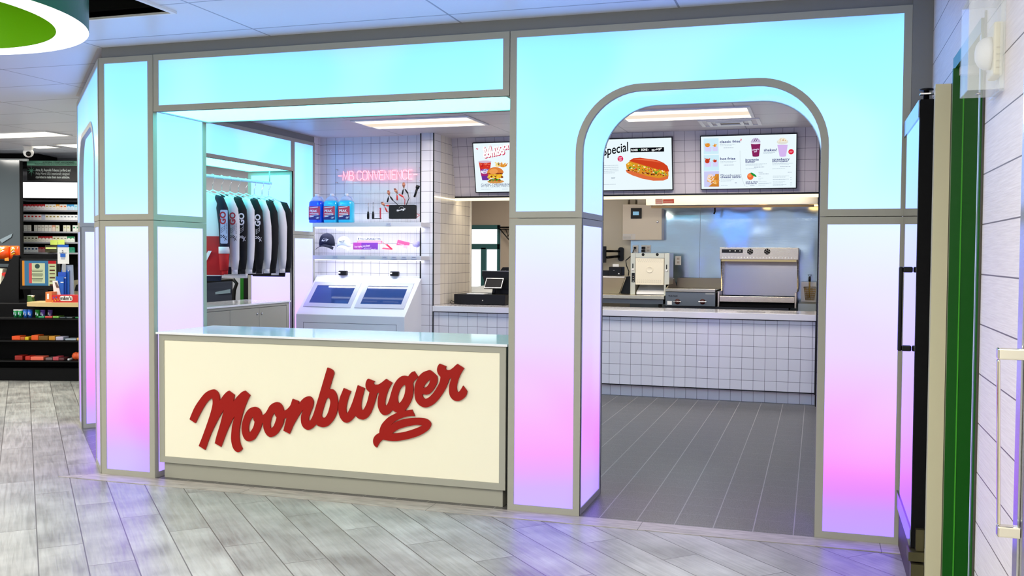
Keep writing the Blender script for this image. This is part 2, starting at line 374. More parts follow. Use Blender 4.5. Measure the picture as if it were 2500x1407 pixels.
# ================================================================ SETTING
ZC = 2.75
fl = MB(); fl.add([(-16, -7, 0), (4, -7, 0), (4, 13, 0), (-16, 13, 0)], [(0, 1, 2, 3)])
link('floor', fl, plank_floor(), kind='structure', label='grey wood-look plank tile floor laid diagonally', base=(0, 0, 0))
kf = MB().prism([(-4.42, 0), (.52, 0), (.52, 7.0), (-5.93, 7.0), (-5.93, 1.51)], (0, 0, 0), (1, 0, 0), (0, 1, 0), .0005, .003)
link('floor', kf, quarry_floor(), kind='structure', label='dark terrazzo tile floor inside the booth and kitchen', base=(0, 0, 0))
bs = MB().prism([(-4.42, -.001), (-4.62, -.155), (.52, -.155), (.52, -.001)], (0, 0, 0), (1, 0, 0), (0, 1, 0), .0005, .0035)
link('trim_1', bs, border_mat(), kind='structure', label='straight border of plank tile along the booth front', base=(0, 0, 0))
cl = MB()
hx0, hx1, hy0, hy1 = -7.2, -3.37, -4.4, -.665
cl.prism([[(-16, -7), (4, -7), (4, .02), (-16, .02)], [(hx0, hy0), (hx0, hy1), (hx1, hy1), (hx1, hy0)]], (0, 0, ZC), (1, 0, 0), (0, 1, 0), .03, 0)
cl.prism([(-16, .02), (-4.44, .02), (-5.96, 1.54), (-5.96, 13), (-16, 13)], (0, 0, ZC), (1, 0, 0), (0, 1, 0), .03, 0)
link('ceiling', cl, ceiling_mat('ceiling_tile', (222, 228, 242), (150, 156, 172)), kind='structure', label='white suspended tile ceiling of the shop', base=(0, 0, ZC))
ci = MB().prism([(-4.44, .02), (.6, .02), (.6, 13), (-5.96, 13), (-5.96, 1.54)], (0, 0, ZC), (1, 0, 0), (0, 1, 0), .03, 0)
link('ceiling', ci, ceiling_mat('booth_ceiling_tile', (208, 202, 206), (150, 144, 150)), kind='structure', label='pale tile ceiling inside the booth', base=(0, 0, ZC))
pl = MB(); pl.box(hx0-.02, hx1+.02, hy0-.02, hy1+.02, 3.5, 3.52)
for a in ((hx0-.03, hx0, hy0, hy1), (hx1, hx1+.03, hy0, hy1), (hx0, hx1, hy0-.03, hy0), (hx0, hx1, hy1, hy1+.03)): pl.box(a[0], a[1], a[2], a[3], ZC+.031, 3.5)
link('ceiling', pl, BLKM, kind='structure', label='dark open plenum above the shop ceiling', base=(0, 0, 3.5))
tr = MB()
for a in ((hx1-.0, hx1+.025, hy0, hy1+.02), (hx0, hx1, hy1, hy1+.02), (hx0-.02, hx0, hy0, hy1)): tr.box(a[0], a[1], a[2], a[3], ZC-.012, ZC+.03)
link('trim_2', tr, WHITE, kind='structure', label='white edge trim around the ceiling opening', base=(hx1, hy1, ZC))
# walls
wr = MB(); wr.box(.52, .62, -1.0, .0, 2.245, ZC); wr.box(.52, .62, -1.0+.0, -.0, 2.16, 2.245)
wr.box(.52, .62, -1.62, -1.0, 2.245, ZC); wr.box(.52, .62, -2.34, -1.62, 0, ZC); wr.box(.60, .66, -.95, .0, 0, 2.16)
link('wall_right', wr, plankwall_mat(), kind='structure', label='white plank cladding on the right wall', base=(.52, 0, 0))
link('wall_right', B_(.56, .66, -7, -2.5, 0, ZC), WHITE, kind='structure', label='plain wall behind the camera on the right', base=(.56, -3, 0))
link('wall_right', B_(.505, .56, 0.02, 7.0, 0, ZC), tile_mat('tile_inner_right', 1, 4.6, .111), kind='structure', label='tiled wall at the right inside the booth', base=(.52, 2, 0))
link('trim_3', B_(.425, .52, .0, .03, 0, ZC), FRD, kind='structure', label='grey filler strip between booth and right wall', base=(.46, .01, 0))
link('trim_4', B_(-4.40, .52, .012, .05, 2.682, ZC), FRD, kind='structure', label='grey filler band between booth and ceiling', base=(-2, .03, 2.68))
a45 = math.radians(135)
DA = Vector((-math.sqrt(.5), math.sqrt(.5), 0)); NA = Vector((-math.sqrt(.5), -math.sqrt(.5), 0)); OA = Vector((-4.42, 0, 0))
t5 = MB().prism([(.01, 2.682), (2.12, 2.682), (2.12, ZC), (.01, ZC)], OA-NA*.05, DA, (0, 0, 1), 0, .035)
link('trim_5', t5, FRD, kind='structure', label='grey filler band above the angled arch', base=(-5, .6, 2.68))
# back walls of booth and kitchen
bw = MB().use(TILE).box(-5.46, -4.125, 4.75, 4.80, 0, ZC); bw.use(TILEY).box(-5.47, -5.42, 4.6, 4.75, 0, ZC)
link('wall_back', bw, kind='structure', label='white tiled niche wall behind the shelves', base=(-4.8, 4.75, 0))
pw = MB().use(TILE).box(-4.12, -3.97, 4.60, 4.80, 0, ZC)
link('wall_back', pw, kind='structure', label='white tiled pier between niche and pass counter', base=(-4.05, 4.6, 0))
jw = MB().use(tile_mat('tile_jamb', 1, 4.6, .111, rgb=(226, 218, 204))).box(-4.12, -3.968, 4.80, 5.75, 0, ZC)
link('wall_left', jw, kind='structure', label='tiled side wall of the pass opening', base=(-4.0, 5.2, 0))
link('trim_6', MB().box(-3.99, -3.955, 5.75, 5.775, .88, ZC), mat('pale_trim', (226, 220, 206), .5), kind='structure', label='pale end trim of the tiled side wall', base=(-3.97, 5.75, .9))
ss = MB().hexa([(-3.968, 5.26, 2.105), (.02, 5.26, 2.105), (.02, 5.36, 2.105), (-3.968, 5.36, 2.105), (-3.968, 5.12, ZC), (.02, 5.12, ZC), (.02, 5.36, ZC), (-3.968, 5.36, ZC)])
link('wall_back', ss, tile_mat('tile_soffit', 0, -1.136, 2.21, rgb=(206, 198, 200)), kind='structure', label='sloping tiled bulkhead carrying the menu screens', base=(-2, 5.2, 2.1))
link('trim_7', B_(-3.968, .0, 5.235, 5.262, 2.086, 2.104), BLACK, kind='structure', label='thin black edge under the tiled bulkhead', base=(-2, 5.25, 2.09))
rp = MB().use(TILE).box(0.002, .50, 4.56, 4.70, 0, ZC)
link('wall_right', rp, kind='structure', label='white tiled pier at the right end of the kitchen counter', base=(.2, 4.6, 0))
bk = MB()
for x in (-5.43, -4.122, -3.971, .001): bk.box(x-.006, x+.006, 4.552 if x > -.5 else 4.594, 4.60, 0, ZC)
link('trim_8', bk, BLACK, kind='structure', label='black metal edges of the tiled piers', base=(-4, 4.6, 0))
link('wall_back', B_(-2.95, .5, 6.9, 7.0, 0, ZC), BEIGE, kind='structure', label='beige kitchen wall behind the cooking line', base=(-1.5, 6.9, 0))
bb = MB(); bb.box(-9.0, -5.56, 10.0, 10.1, 0, ZC); bb.box(-5.56, -4.98, 10.0, 10.1, 1.93, ZC); bb.box(-4.98, -2.0, 10.0, 10.1, 0, ZC); bb.box(-5.56, -4.98, 10.0, 10.1, 0, .80)
link('wall_back', bb, mat('taupe_paint', (176, 160, 142), .6), kind='structure', label='taupe rear wall of the store room', base=(-4, 10, 0))
link('wall_left', B_(-9.0, -8.9, 7.2, 10, 0, ZC), BEIGE, kind='structure', label='side wall of the store room', base=(-8.9, 8, 0))
link('wall_right', B_(-2.1, -2.0, 7.0, 10, 0, ZC), BEIGE, kind='structure', label='right wall of the store room', base=(-2, 8, 0))
# store room window: teal frame, transom over two panes, daylight outside
wn = root('window_1', 'teal framed window with transom in the store room wall', None, (-5.28, 9.98, .85), kind='structure')
TEAL = mat('teal_paint', (8, 84, 84), .4)
wf = MB()
for x0, x1, z0, z1 in ((-5.55, -5.50, .85, 1.93), (-5.03, -4.99, .85, 1.93), (-5.31, -5.22, .85, 1.56), (-5.55, -4.99, 1.86, 1.93), (-5.55, -4.99, 1.53, 1.62), (-5.55, -4.99, .80, .90)): wf.box(x0, x1, 9.97, 10.03, z0, z1)
link('window_frame', wf, TEAL, wn, bevel=.004)
link('window_pane', B_(-5.52, -5.0, 10.035, 10.04, .88, 1.90), em((244, 252, 255), 1.6), wn)
# wall across the shop, seen through the booth's side window
xw = MB(); A0 = Vector((-11.2, 7.6, 0)); 
link('wall_left', MB().box(-12.5, -6.2, 8.6, 8.7, 0, ZC), mat('sand_paint', (214, 200, 166), .6), kind='structure', label='sand coloured wall of the shop beyond the side window', base=(-8, 8.6, 0))

# ================================================================ BOOTH MODULES
def face(parent, O, A, B, u0, u1, v0, v1, bd=.038, t=.014, pane=LED, core=True, bl=None, br=None, bt=None, bb_=None):
    """a backlit panel: grey frame members and the acrylic pane between them, on the plane O + uA + vB, outward A x B"""
    O, A, B = Vector(O), Vector(A), Vector(B)
    bl = bd if bl is None else bl; br = bd if br is None else br; bt = bd if bt is None else bt; b0 = bd if bb_ is None else bb_
    outer = [(u0, v0), (u1, v0), (u1, v1), (u0, v1)]; inner = [(u0+bl, v0+b0), (u0+bl, v1-bt), (u1-br, v1-bt), (u1-br, v0+b0)]
    link('frame', MB().prism([outer, inner], O, A, B, -t, 0), FR, parent)
    e = .004
    link('light_panel', MB().prism([(u0+bl-e, v0+b0-e), (u1-br+e, v0+b0-e), (u1-br+e, v1-bt+e), (u0+bl-e, v1-bt+e)], O, A, B, -t-.004, -.005), pane, parent)
X, Y, Z = (1, 0, 0), (0, 1, 0), (0, 0, 1); NX, NY = (-1, 0, 0), (0, -1, 0)
SEAM = 1.645; TOP = 2.682
# A: left light column
ca = root('light_column', 'tall backlit column at the left end of the red logo counter', 'column', (-4.2, .28, 0))
for z0, z1 in ((0.0, SEAM-.0015), (SEAM+.0015, TOP)):
    link('core', MB().prism([(-4.40, .02), (-4.022, .02), (-4.022, .54), (-4.16, .54), (-4.40, .06)], (0, 0, 0), X, Y, z0+.004, z1-.004), FRD, ca)
    face(ca, (0, 0, 0), X, Z, -4.412, -4.006, z0, z1)
    face(ca, (-4.004, 0, 0), Y, Z, .001, .558, z0, z1)
# header over the counter opening
hd = root('lit_header', 'long backlit header panel above the logo counter opening', 'lightbox', (-2.8, .28, 2.33))
link('core', B_(-4.0, -1.655, .02, .54, 2.345, 2.678), FRD, hd)
face(hd, (0, 0, 0), X, Z, -4.0, -1.652, 2.326, TOP)
# underside, facing down
face(hd, (0, 0, 2.326), X, NY, -4.0, -1.652, -.556, -.002, bd=.03, pane=LEDS)
# the modules are lit on the booth side too
face(hd, (0, .558, 0), NX, Z, 1.652, 4.0, 2.326, TOP)
for z0, z1 in ((0.0, SEAM-.0015), (SEAM+.0015, TOP)): face(ca, (0, .558, 0), NX, Z, 4.006, 4.20, z0, z1)
# arch module: piers B and C and the arched panel above
def arch(parent, O, A, U, NO, w0, a0, a1, w1, depth, near_depth=None, wa=None):
    """A along the face, outward normal NO, piers w0..a0 and a1..w1, arched opening a0..a1"""
    O, A, NO = Vector(O), Vector(A), Vector(NO); Zv = Vector((0, 0, 1)); r = .32; zt = 2.322; bd = .038
    nd = near_depth or depth
    def arcpts(rad, x0, x1, zt, zb, n=14):
        p = [(x0, zb)]
        for k in range(n+1):
            a = math.pi-math.pi/2*k/n; p.append((x0+rad+rad*math.cos(a), zt-rad+rad*math.sin(a)))
        for k in range(n+1):
            a = math.pi/2-math.pi/2*k/n; p.append((x1-rad+rad*math.cos(a), zt-rad+rad*math.sin(a)))
        p.append((x1, zb)); return p
    F = (O, A, Zv)   # A x Z must equal NO
    inn = arcpts(r, a0, a1, zt, SEAM); out = arcpts(r+bd, a0-bd, a1+bd, zt+bd, SEAM+.0015)
    # lower piers
    for (x0, x1, dd) in ((w0, a0, nd), (a1, w1, depth)):
        face(parent, O, A, Zv, x0, x1, 0, SEAM-.0015)
        link('core', MB().prism([(x0+.02, .004), (x1-.02, .004), (x1-.02, SEAM-.005), (x0+.02, SEAM-.005)], O, A, Zv, -dd+.02, -.016), FRD, parent)
    # arched upper face
    e = .038
    paneo = [(w0+e, SEAM+e), (a0-bd, SEAM+e)]+[p for p in arcpts(r+bd, a0-bd, a1+bd, zt+bd, SEAM+e)][1:-1]+[(a1+bd, SEAM+e), (w1-e, SEAM+e), (w1-e, TOP-e), (w0+e, TOP-e)]
    link('light_panel', MB().prism(paneo, O, A, Zv, -.018, -.005), LED, parent)
    fr = MB()
    fr.prism([(w0, SEAM+.0015), (w0+e, SEAM+.0015), (w0+e, TOP-e), (w1-e, TOP-e), (w1-e, SEAM+.0015), (w1, SEAM+.0015), (w1, TOP), (w0, TOP)], O, A, Zv, -.014, 0)
    fr.prism([(w0+e, SEAM+.0015), (a0-bd, SEAM+.0015), (a0-bd, SEAM+e), (w0+e, SEAM+e)], O, A, Zv, -.014, 0)
    fr.prism([(a1+bd, SEAM+.0015), (w1-e, SEAM+.0015), (w1-e, SEAM+e), (a1+bd, SEAM+e)], O, A, Zv, -.014, 0)
    link('frame', fr, FR, parent)
    link('arch_trim', MB().prism(out+list(reversed(inn)), O, A, Zv, -.014, .001), FR, parent)
    # core of the upper part
    co = [(w0+.02, SEAM+.004)]+[(x+(-.012 if x < (a0+a1)/2 else .012), z+(.012 if z > SEAM+.1 else .004)) for x, z in inn]+[(w1-.02, SEAM+.004), (w1-.02, TOP-.004), (w0+.02, TOP-.004)]
    if nd == depth: link('core', MB().prism(co, O, A, Zv, -depth+.02, -.02), FRD, parent)
    else:
        co2 = [(a0+.05, SEAM+.7)]+[p for p in co if p[0] > a0+.05 and p[0] < w1-.01][1:]
        link('core', MB().prism(co, O, A, Zv, -nd, -.02), FRD, parent)
    # reveal: two lower flat panels and the curved acrylic soffit
    for (x, sgn, dd) in ((a0, 1, nd), (a1, -1, depth)):
        Q = O+A*x
        if sgn > 0: face(parent, Q, -NO, Zv, 0.001, dd, 0, SEAM-.0015)
        else: face(parent, Q, NO, Zv, -dd, -.001, 0, SEAM-.0015)
    def band(n0, n1, off, thick, m, nm, start=0):
        ins = arcpts(r-off, a0+off, a1-off, zt-off, SEAM+.0015+start); ous = arcpts(r-off+thick, a0+off-thick, a1-off+thick, zt-off+thick, SEAM+.0015+start)
        link(nm, MB().prism(ous+list(reversed(ins)), O, A, Zv, n0, n1), m, parent)
    band(-.03, -.0141, 0, .012, FR, 'reveal_edge'); band(-depth, -depth+.02, 0, .012, FR, 'reveal_edge')
    band(-depth+.02, -.03, -.004, .008, LED, 'light_panel', start=.03)
    for x0, x1 in ((a0-.012, a0), (a1, a1+.012)):
        link('reveal_edge', MB().prism([(x0, SEAM+.0015), (x1, SEAM+.0015), (x1, SEAM+.034), (x0, SEAM+.034)], O, A, Zv, -depth+.02, -.03), FR, parent)
ar = root('lit_archway', 'backlit archway with two columns right of the logo counter', 'archway', (-.6, .28, 0))
arch(ar, (0, 0, 0), X, Z, NY, -1.648, -1.232, .006, .424, .558)
for u0, u1 in ((1.232, 1.648), (-.424, -.006)):
    face(ar, (0, .56, 0), NX, Z, u0, u1, 0, SEAM-.0015); face(ar, (0, .56, 0), NX, Z, u0, u1, SEAM+.0015, 2.36)
face(ar, (0, .56, 0), NX, Z, -.424, 1.648, 2.362, TOP)
# angled archway on the chamfered corner (A runs toward the column so that A x Z faces out)
aa = root('lit_archway', 'angled backlit archway on the far left corner of the booth', 'archway', (-5.1, .7, 0))
arch(aa, OA, -DA, Z, NA, -2.10, -1.82, -.385, -.012, .558) if False else None
def angled():
    # same module, face coordinate measured from the far end
    L = 2.10; O = OA+DA*L
    arch(aa, O, -DA, Z, NA, 0.0, .28, 1.715, 2.088, .50)
angled()
# west wall module with the display window
wm = root('lit_window_surround', 'backlit wall frame around the clothes rail window', 'lightbox', (-5.68, 3.0, 0))
XW = -5.4
for z0, z1 in ((0, SEAM-.0015), (SEAM+.0015, TOP)):
    face(wm, (XW, 0, 0), Y, Z, 4.11, 4.585, z0, z1)
    if z0 == 0: face(wm, (0, 4.11, 0), X, Z, -5.956, -5.401, z0, z1)
    else: face(wm, (0, 4.11, 0), X, Z, -5.956, -5.401, z0, 2.326)
    link('core', B_(-5.94, -5.42, 4.13, 4.57, z0+.004, z1-.004), FRD, wm)
    face(wm, (XW, 0, 0), Y, Z, 1.6, 2.0, z0, z1)
    link('core', B_(-5.94, -5.42, 1.62, 1.98, z0+.004, z1-.004), FRD, wm)
face(wm, (XW, 0, 0), Y, Z, 2.0, 4.11, 2.326, TOP)
face(wm, (0, 0, 2.326), X, NY, -5.956, -5.401, -4.11, -2.0, bd=.03, pane=LEDS)
link('core', B_(-5.94, -5.42, 2.0, 4.1, 2.345, TOP-.004), FRD, wm)
link('trim_9', B_(-5.44, -5.41, 1.5, 4.59, TOP+.002, ZC), FRD, kind='structure', label='grey filler band above the window surround', base=(-5.42, 3, 2.7))

# ================================================================ LOGO COUNTER
lc = root('service_counter', 'low front counter with cream face and big red script lettering', 'counter', (-2.82, .3, 0))
O0 = (0, .02, 0)
link('frame', MB().prism([[(-3.985, .105), (-1.668, .105), (-1.668, .922), (-3.985, .922)], [(-3.947, .143), (-3.947, .886), (-1.706, .886), (-1.706, .143)]], O0, X, Z, -.015, 0), FR, lc, bevel=.001)
link('front_panel', MB().prism([(-3.946, .144), (-1.707, .144), (-1.707, .885), (-3.946, .885)], O0, X, Z, -.015, -.004), CREAM, lc)
link('body', B_(-3.975, -1.678, .036, .60, .105, .92), FRD, lc)
link('toe_kick', B_(-3.965, -1.69, .045, .56, .004, .105), FR, lc)
link('countertop', B_(-3.998, -1.656, .005, .625, .9235, .9375), GLOSS, lc, bevel=.002)
sh = 6
logo = [
 [(-3.751,0.394)+('c',)]+[(-3.715,0.468),(-3.675,0.523),(-3.632,0.568),(-3.583,0.59),(-3.554,0.583),(-3.536,0.559)]+[(-3.53,0.522)+('c',)]+[(-3.504,0.557),(-3.48,0.58)]+[(-3.465,0.588)+('c',),(-3.426,0.564)+('c',),(-3.433,0.523)+('c',)]+[(-3.403,0.557),(-3.373,0.584)]+[(-3.351,0.594)+('c',),(-3.315,0.567)+('c',)]+[(-3.339,0.522),(-3.362,0.467),(-3.381,0.403),(-3.392,0.342),(-3.391,0.288),(-3.383,0.255)]+[(-3.37,0.232)+('c',)]+[(-3.384,0.217),(-3.401,0.209),(-3.424,0.219),(-3.441,0.245),(-3.45,0.288),(-3.447,0.335),(-3.441,0.376)]+[(-3.423,0.434)+('c',)]+[(-3.442,0.406),(-3.47,0.354),(-3.497,0.295)]+[(-3.522,0.235)+('c',),(-3.567,0.254)+('c',)]+[(-3.555,0.298),(-3.528,0.377)]+[(-3.501,0.468)+('c',)]+[(-3.527,0.431),(-3.559,0.379),(-3.594,0.313),(-3.616,0.264)]+[(-3.637,0.208)+('c',),(-3.684,0.23)+('c',)]+[(-3.661,0.281),(-3.633,0.348),(-3.605,0.42),(-3.587,0.475),(-3.581,0.509)]+[(-3.584,0.536)+('c',)]+[(-3.605,0.525),(-3.632,0.497),(-3.66,0.456),(-3.684,0.416)]+[(-3.708,0.372)+('c',)],
 [(-3.375,0.365),(-3.366,0.409),(-3.345,0.457),(-3.317,0.486),(-3.284,0.497),(-3.255,0.489),(-3.239,0.47)]+[(-3.232,0.449)+('c',)]+[(-3.215,0.457),(-3.198,0.476),(-3.178,0.508),(-3.154,0.527),(-3.129,0.534),(-3.105,0.528),(-3.087,0.507)]+[(-3.08,0.484)+('c',)]+[(-3.061,0.493),(-3.045,0.508),(-3.033,0.524)]+[(-3.02,0.56)+('c',),(-2.978,0.548)+('c',),(-2.978,0.53)+('c',)]+[(-2.962,0.551),(-2.938,0.572),(-2.912,0.581),(-2.891,0.574),(-2.878,0.55),(-2.883,0.518),(-2.897,0.486),(-2.91,0.45),(-2.907,0.432),(-2.893,0.445),(-2.878,0.476)]+[(-2.865,0.514)+('c',),(-2.785,0.76)+('c',)]+[(-2.766,0.754),(-2.749,0.745),(-2.741,0.728)]+[(-2.747,0.709)+('c',),(-2.772,0.631)+('c',)]+[(-2.747,0.629),(-2.725,0.603),(-2.715,0.555),(-2.719,0.506),(-2.735,0.463),(-2.762,0.427),(-2.789,0.406),(-2.816,0.4),(-2.844,0.405)]+[(-2.859,0.416)+('c',)]+[(-2.879,0.395),(-2.903,0.38),(-2.922,0.378),(-2.946,0.391),(-2.96,0.415),(-2.963,0.447),(-2.958,0.472)]+[(-2.947,0.499)+('c',)]+[(-2.97,0.471),(-2.994,0.434),(-3.018,0.394)]+[(-3.04,0.346)+('c',),(-3.083,0.363)+('c',),(-3.061,0.443)+('c',),(-3.079,0.434)+('c',)]+[(-3.085,0.404),(-3.106,0.367),(-3.13,0.337),(-3.162,0.319),(-3.186,0.321),(-3.207,0.34),(-3.221,0.371)]+[(-3.224,0.402)+('c',),(-3.231,0.397)+('c',)]+[(-3.243,0.362),(-3.264,0.325),(-3.288,0.295),(-3.321,0.282),(-3.35,0.291),(-3.369,0.322)],
 [(-2.677,0.642)+('c',),(-2.629,0.625)+('c',)]+[(-2.644,0.591),(-2.656,0.549),(-2.661,0.518),(-2.658,0.496),(-2.653,0.494),(-2.643,0.509),(-2.627,0.542),(-2.61,0.586)]+[(-2.585,0.663)+('c',),(-2.539,0.647)+('c',)]+[(-2.552,0.602),(-2.56,0.564),(-2.562,0.536),(-2.558,0.52),(-2.552,0.517),(-2.54,0.531),(-2.524,0.566),(-2.513,0.604)]+[(-2.508,0.626)+('c',)]+[(-2.525,0.64),(-2.533,0.658),(-2.533,0.677),(-2.526,0.696)]+[(-2.518,0.705)+('c',),(-2.474,0.692)+('c',)]+[(-2.481,0.683),(-2.479,0.674),(-2.467,0.672),(-2.45,0.675),(-2.43,0.687),(-2.416,0.698)]+[(-2.402,0.709)+('c',),(-2.362,0.688)+('c',)]+[(-2.383,0.653),(-2.398,0.615),(-2.406,0.581),(-2.407,0.559),(-2.401,0.552),(-2.391,0.565),(-2.379,0.595),(-2.368,0.632),(-2.353,0.673),(-2.333,0.705),(-2.309,0.726),(-2.286,0.733)]+[(-2.262,0.729)+('c',)]+[(-2.25,0.745),(-2.237,0.757)]+[(-2.223,0.762)+('c',),(-2.198,0.729)+('c',)]+[(-2.213,0.715),(-2.227,0.7)]+[(-2.231,0.687)+('c',)]+[(-2.228,0.655),(-2.234,0.611),(-2.252,0.568)]+[(-2.281,0.529)+('c',),(-2.236,0.537)+('c',),(-2.218,0.501)+('c',)]+[(-2.249,0.499),(-2.289,0.489),(-2.329,0.471),(-2.355,0.454)]+[(-2.373,0.439)+('c',)]+[(-2.349,0.455),(-2.315,0.47),(-2.275,0.482),(-2.229,0.489),(-2.183,0.492),(-2.15,0.489),(-2.127,0.477),(-2.117,0.459)]+[(-2.127,0.433),(-2.153,0.41),(-2.191,0.388),(-2.242,0.369),(-2.294,0.355),(-2.338,0.347),(-2.379,0.346)]+[(-2.421,0.35)+('c',)]+[(-2.437,0.337),(-2.45,0.319)]+[(-2.459,0.3)+('c',)]+[(-2.474,0.31),(-2.483,0.327),(-2.483,0.348),(-2.473,0.368),(-2.458,0.381)]+[(-2.444,0.389)+('c',)]+[(-2.441,0.411),(-2.429,0.439),(-2.411,0.461),(-2.385,0.485),(-2.359,0.5)]+[(-2.33,0.515)+('c',)]+[(-2.345,0.519)]+[(-2.359,0.529)+('c',)]+[(-2.372,0.514),(-2.385,0.503),(-2.406,0.495),(-2.424,0.499),(-2.44,0.514),(-2.452,0.539)]+[(-2.455,0.563),(-2.453,0.594)]+[(-2.445,0.626)+('c',),(-2.459,0.622)+('c',)]+[(-2.467,0.59),(-2.48,0.549),(-2.497,0.508),(-2.517,0.479),(-2.538,0.464),(-2.555,0.461),(-2.579,0.466)]+[(-2.6,0.482)+('c',)]+[(-2.62,0.457),(-2.641,0.441),(-2.658,0.436),(-2.682,0.444),(-2.703,0.472),(-2.712,0.509),(-2.71,0.55),(-2.7,0.588),(-2.689,0.614)],
 [(-2.221,0.64),(-2.22,0.671),(-2.211,0.702),(-2.193,0.734),(-2.171,0.756),(-2.145,0.768),(-2.122,0.771)]+[(-2.087,0.745),(-2.079,0.732),(-2.079,0.708),(-2.089,0.682),(-2.107,0.655),(-2.127,0.636),(-2.147,0.629)]+[(-2.171,0.633)+('c',)]+[(-2.169,0.617),(-2.159,0.606),(-2.147,0.606),(-2.127,0.618),(-2.102,0.644),(-2.079,0.678),(-2.064,0.709)]+[(-2.059,0.736)+('c',)]+[(-2.074,0.753),(-2.081,0.774),(-2.077,0.796)]+[(-2.066,0.812)+('c',),(-2.023,0.798)+('c',)]+[(-2.028,0.789),(-2.025,0.78),(-2.014,0.777),(-1.999,0.781),(-1.982,0.793),(-1.967,0.807)]+[(-1.956,0.815)+('c',),(-1.915,0.792)+('c',)]+[(-1.934,0.762),(-1.949,0.728),(-1.959,0.69),(-1.958,0.665),(-1.951,0.654),(-1.941,0.661),(-1.931,0.675)]+[(-1.921,0.692)+('c',),(-1.896,0.662)+('c',)]+[(-1.901,0.639),(-1.916,0.62),(-1.936,0.606),(-1.956,0.602),(-1.978,0.606),(-1.998,0.625),(-2.006,0.651),(-2.006,0.679),(-2.002,0.702)]+[(-1.993,0.732)+('c',),(-2.004,0.729)+('c',)]+[(-2.011,0.709),(-2.029,0.668),(-2.054,0.629),(-2.081,0.595),(-2.111,0.57),(-2.142,0.556),(-2.167,0.556),(-2.195,0.57),(-2.215,0.598)],
]
holes = {1: [[(-3.294,0.437)+('c',)]+[(-3.315,0.409),(-3.325,0.376),(-3.326,0.35),(-3.32,0.337),(-3.305,0.352),(-3.29,0.378)]+[(-3.283,0.405)+('c',)]+[(-3.291,0.419)],
             [(-3.144,0.47)+('c',)]+[(-3.162,0.442),(-3.173,0.406),(-3.173,0.381),(-3.167,0.373),(-3.152,0.386),(-3.138,0.415)]+[(-3.13,0.441)+('c',)]+[(-3.139,0.453)],
             [(-2.779,0.58),(-2.77,0.573),(-2.765,0.552),(-2.772,0.517),(-2.783,0.485),(-2.799,0.461),(-2.814,0.457),(-2.823,0.465),(-2.821,0.483),(-2.809,0.522),(-2.793,0.565)]],
         2: [[(-2.283,0.68),(-2.278,0.664),(-2.283,0.627),(-2.296,0.596),(-2.312,0.575),(-2.321,0.572),(-2.326,0.585),(-2.326,0.61),(-2.316,0.644),(-2.301,0.666)],
             [(-2.361,0.39)+('c',)]+[(-2.333,0.411),(-2.294,0.428),(-2.242,0.443),(-2.204,0.45)]+[(-2.171,0.449)+('c',)]+[(-2.204,0.433),(-2.255,0.413),(-2.307,0.398)]],
         3: [[(-2.123,0.721)+('c',)]+[(-2.137,0.708),(-2.155,0.688)]+[(-2.165,0.669)+('c',)]+[(-2.15,0.672),(-2.135,0.687),(-2.126,0.704)]]}
LOGO = [[smooth_path(o, sh)]+[smooth_path(h, sh) for h in holes.get(i, [])] for i, o in enumerate(logo)]
lg = MB()
for loops in LOGO: lg.prism(loops, (0, .017, 0), X, Z, -.001, .009)
link('lettering', lg, RED, lc, label='red raised script lettering')
LC0 = (-2.83, .51); LW = 1.82   # centre and width of the big lettering, for the small printed versions
def small_logo(mb, O, A, B, width, t=0.0, skew=0):
    s = width/LW; O, A, B = Vector(O), Vector(A), Vector(B)
    for loops in LOGO:
        mb.prism([[((x-LC0[0])*s, (z-LC0[1])*s) for x, z in l[::2]] for l in loops], O+A.cross(B)*t, A, B, 0, 0)

# ================================================================ INSIDE LEFT: cabinet, rail, jackets
cb = root('base_cabinet', 'grey cabinet with white top under the clothes rail window', 'cabinet', (-5.68, 3.0, 0))
link('carcass', B_(-5.94, -5.42, 2.0, 4.045, .004, .918), FR, cb)
link('face_frame', MB().prism([[(2.0, .10), (4.045, .10), (4.045, .918), (2.0, .918)], [(2.03, .13), (2.03, .892), (3.985, .892), (3.985, .13)]], (-5.418, 0, 0), Y, Z, 0, .012), FR, cb)
LK = CHROME
for y0, y1, ky in ((2.033, 2.417, None), (2.423, 2.938, 2.47), (2.942, 3.455, 3.415), (3.459, 3.983, 3.50)):
    d = link('door', B_(-5.417, -5.408, y0, y1, .133, .886), FR, cb)
    if ky: link('lock', MB().lathe([(.012, 0), (.012, .008), (.006, .009)], (-5.408, ky, .827), 12, 'x'), LK, d)
link('cabinet_top', B_(-5.955, -5.396, 2.0, 4.06, .9185, .936), GLOSS, cb, bevel=.002)

rl = root('clothes_rail', 'pale round clothes rail hanging in the side window', 'rail', (-5.65, 3.0, 2.2))
link('tube', MB().tube([(-5.65, 2.02, 2.178), (-5.65, 4.075, 2.196)], .016, 14), mat('pale_blue_grey_metal', (196, 206, 220), .35), rl)
link('drop_rod', MB().tube([(-5.65, 4.05, 2.2), (-5.65, 4.05, 2.326)], .006, 8), FR, rl)
link('drop_rod', MB().tube([(-5.65, 2.3, 2.18), (-5.65, 2.3, 2.326)], .006, 8), FR, rl)

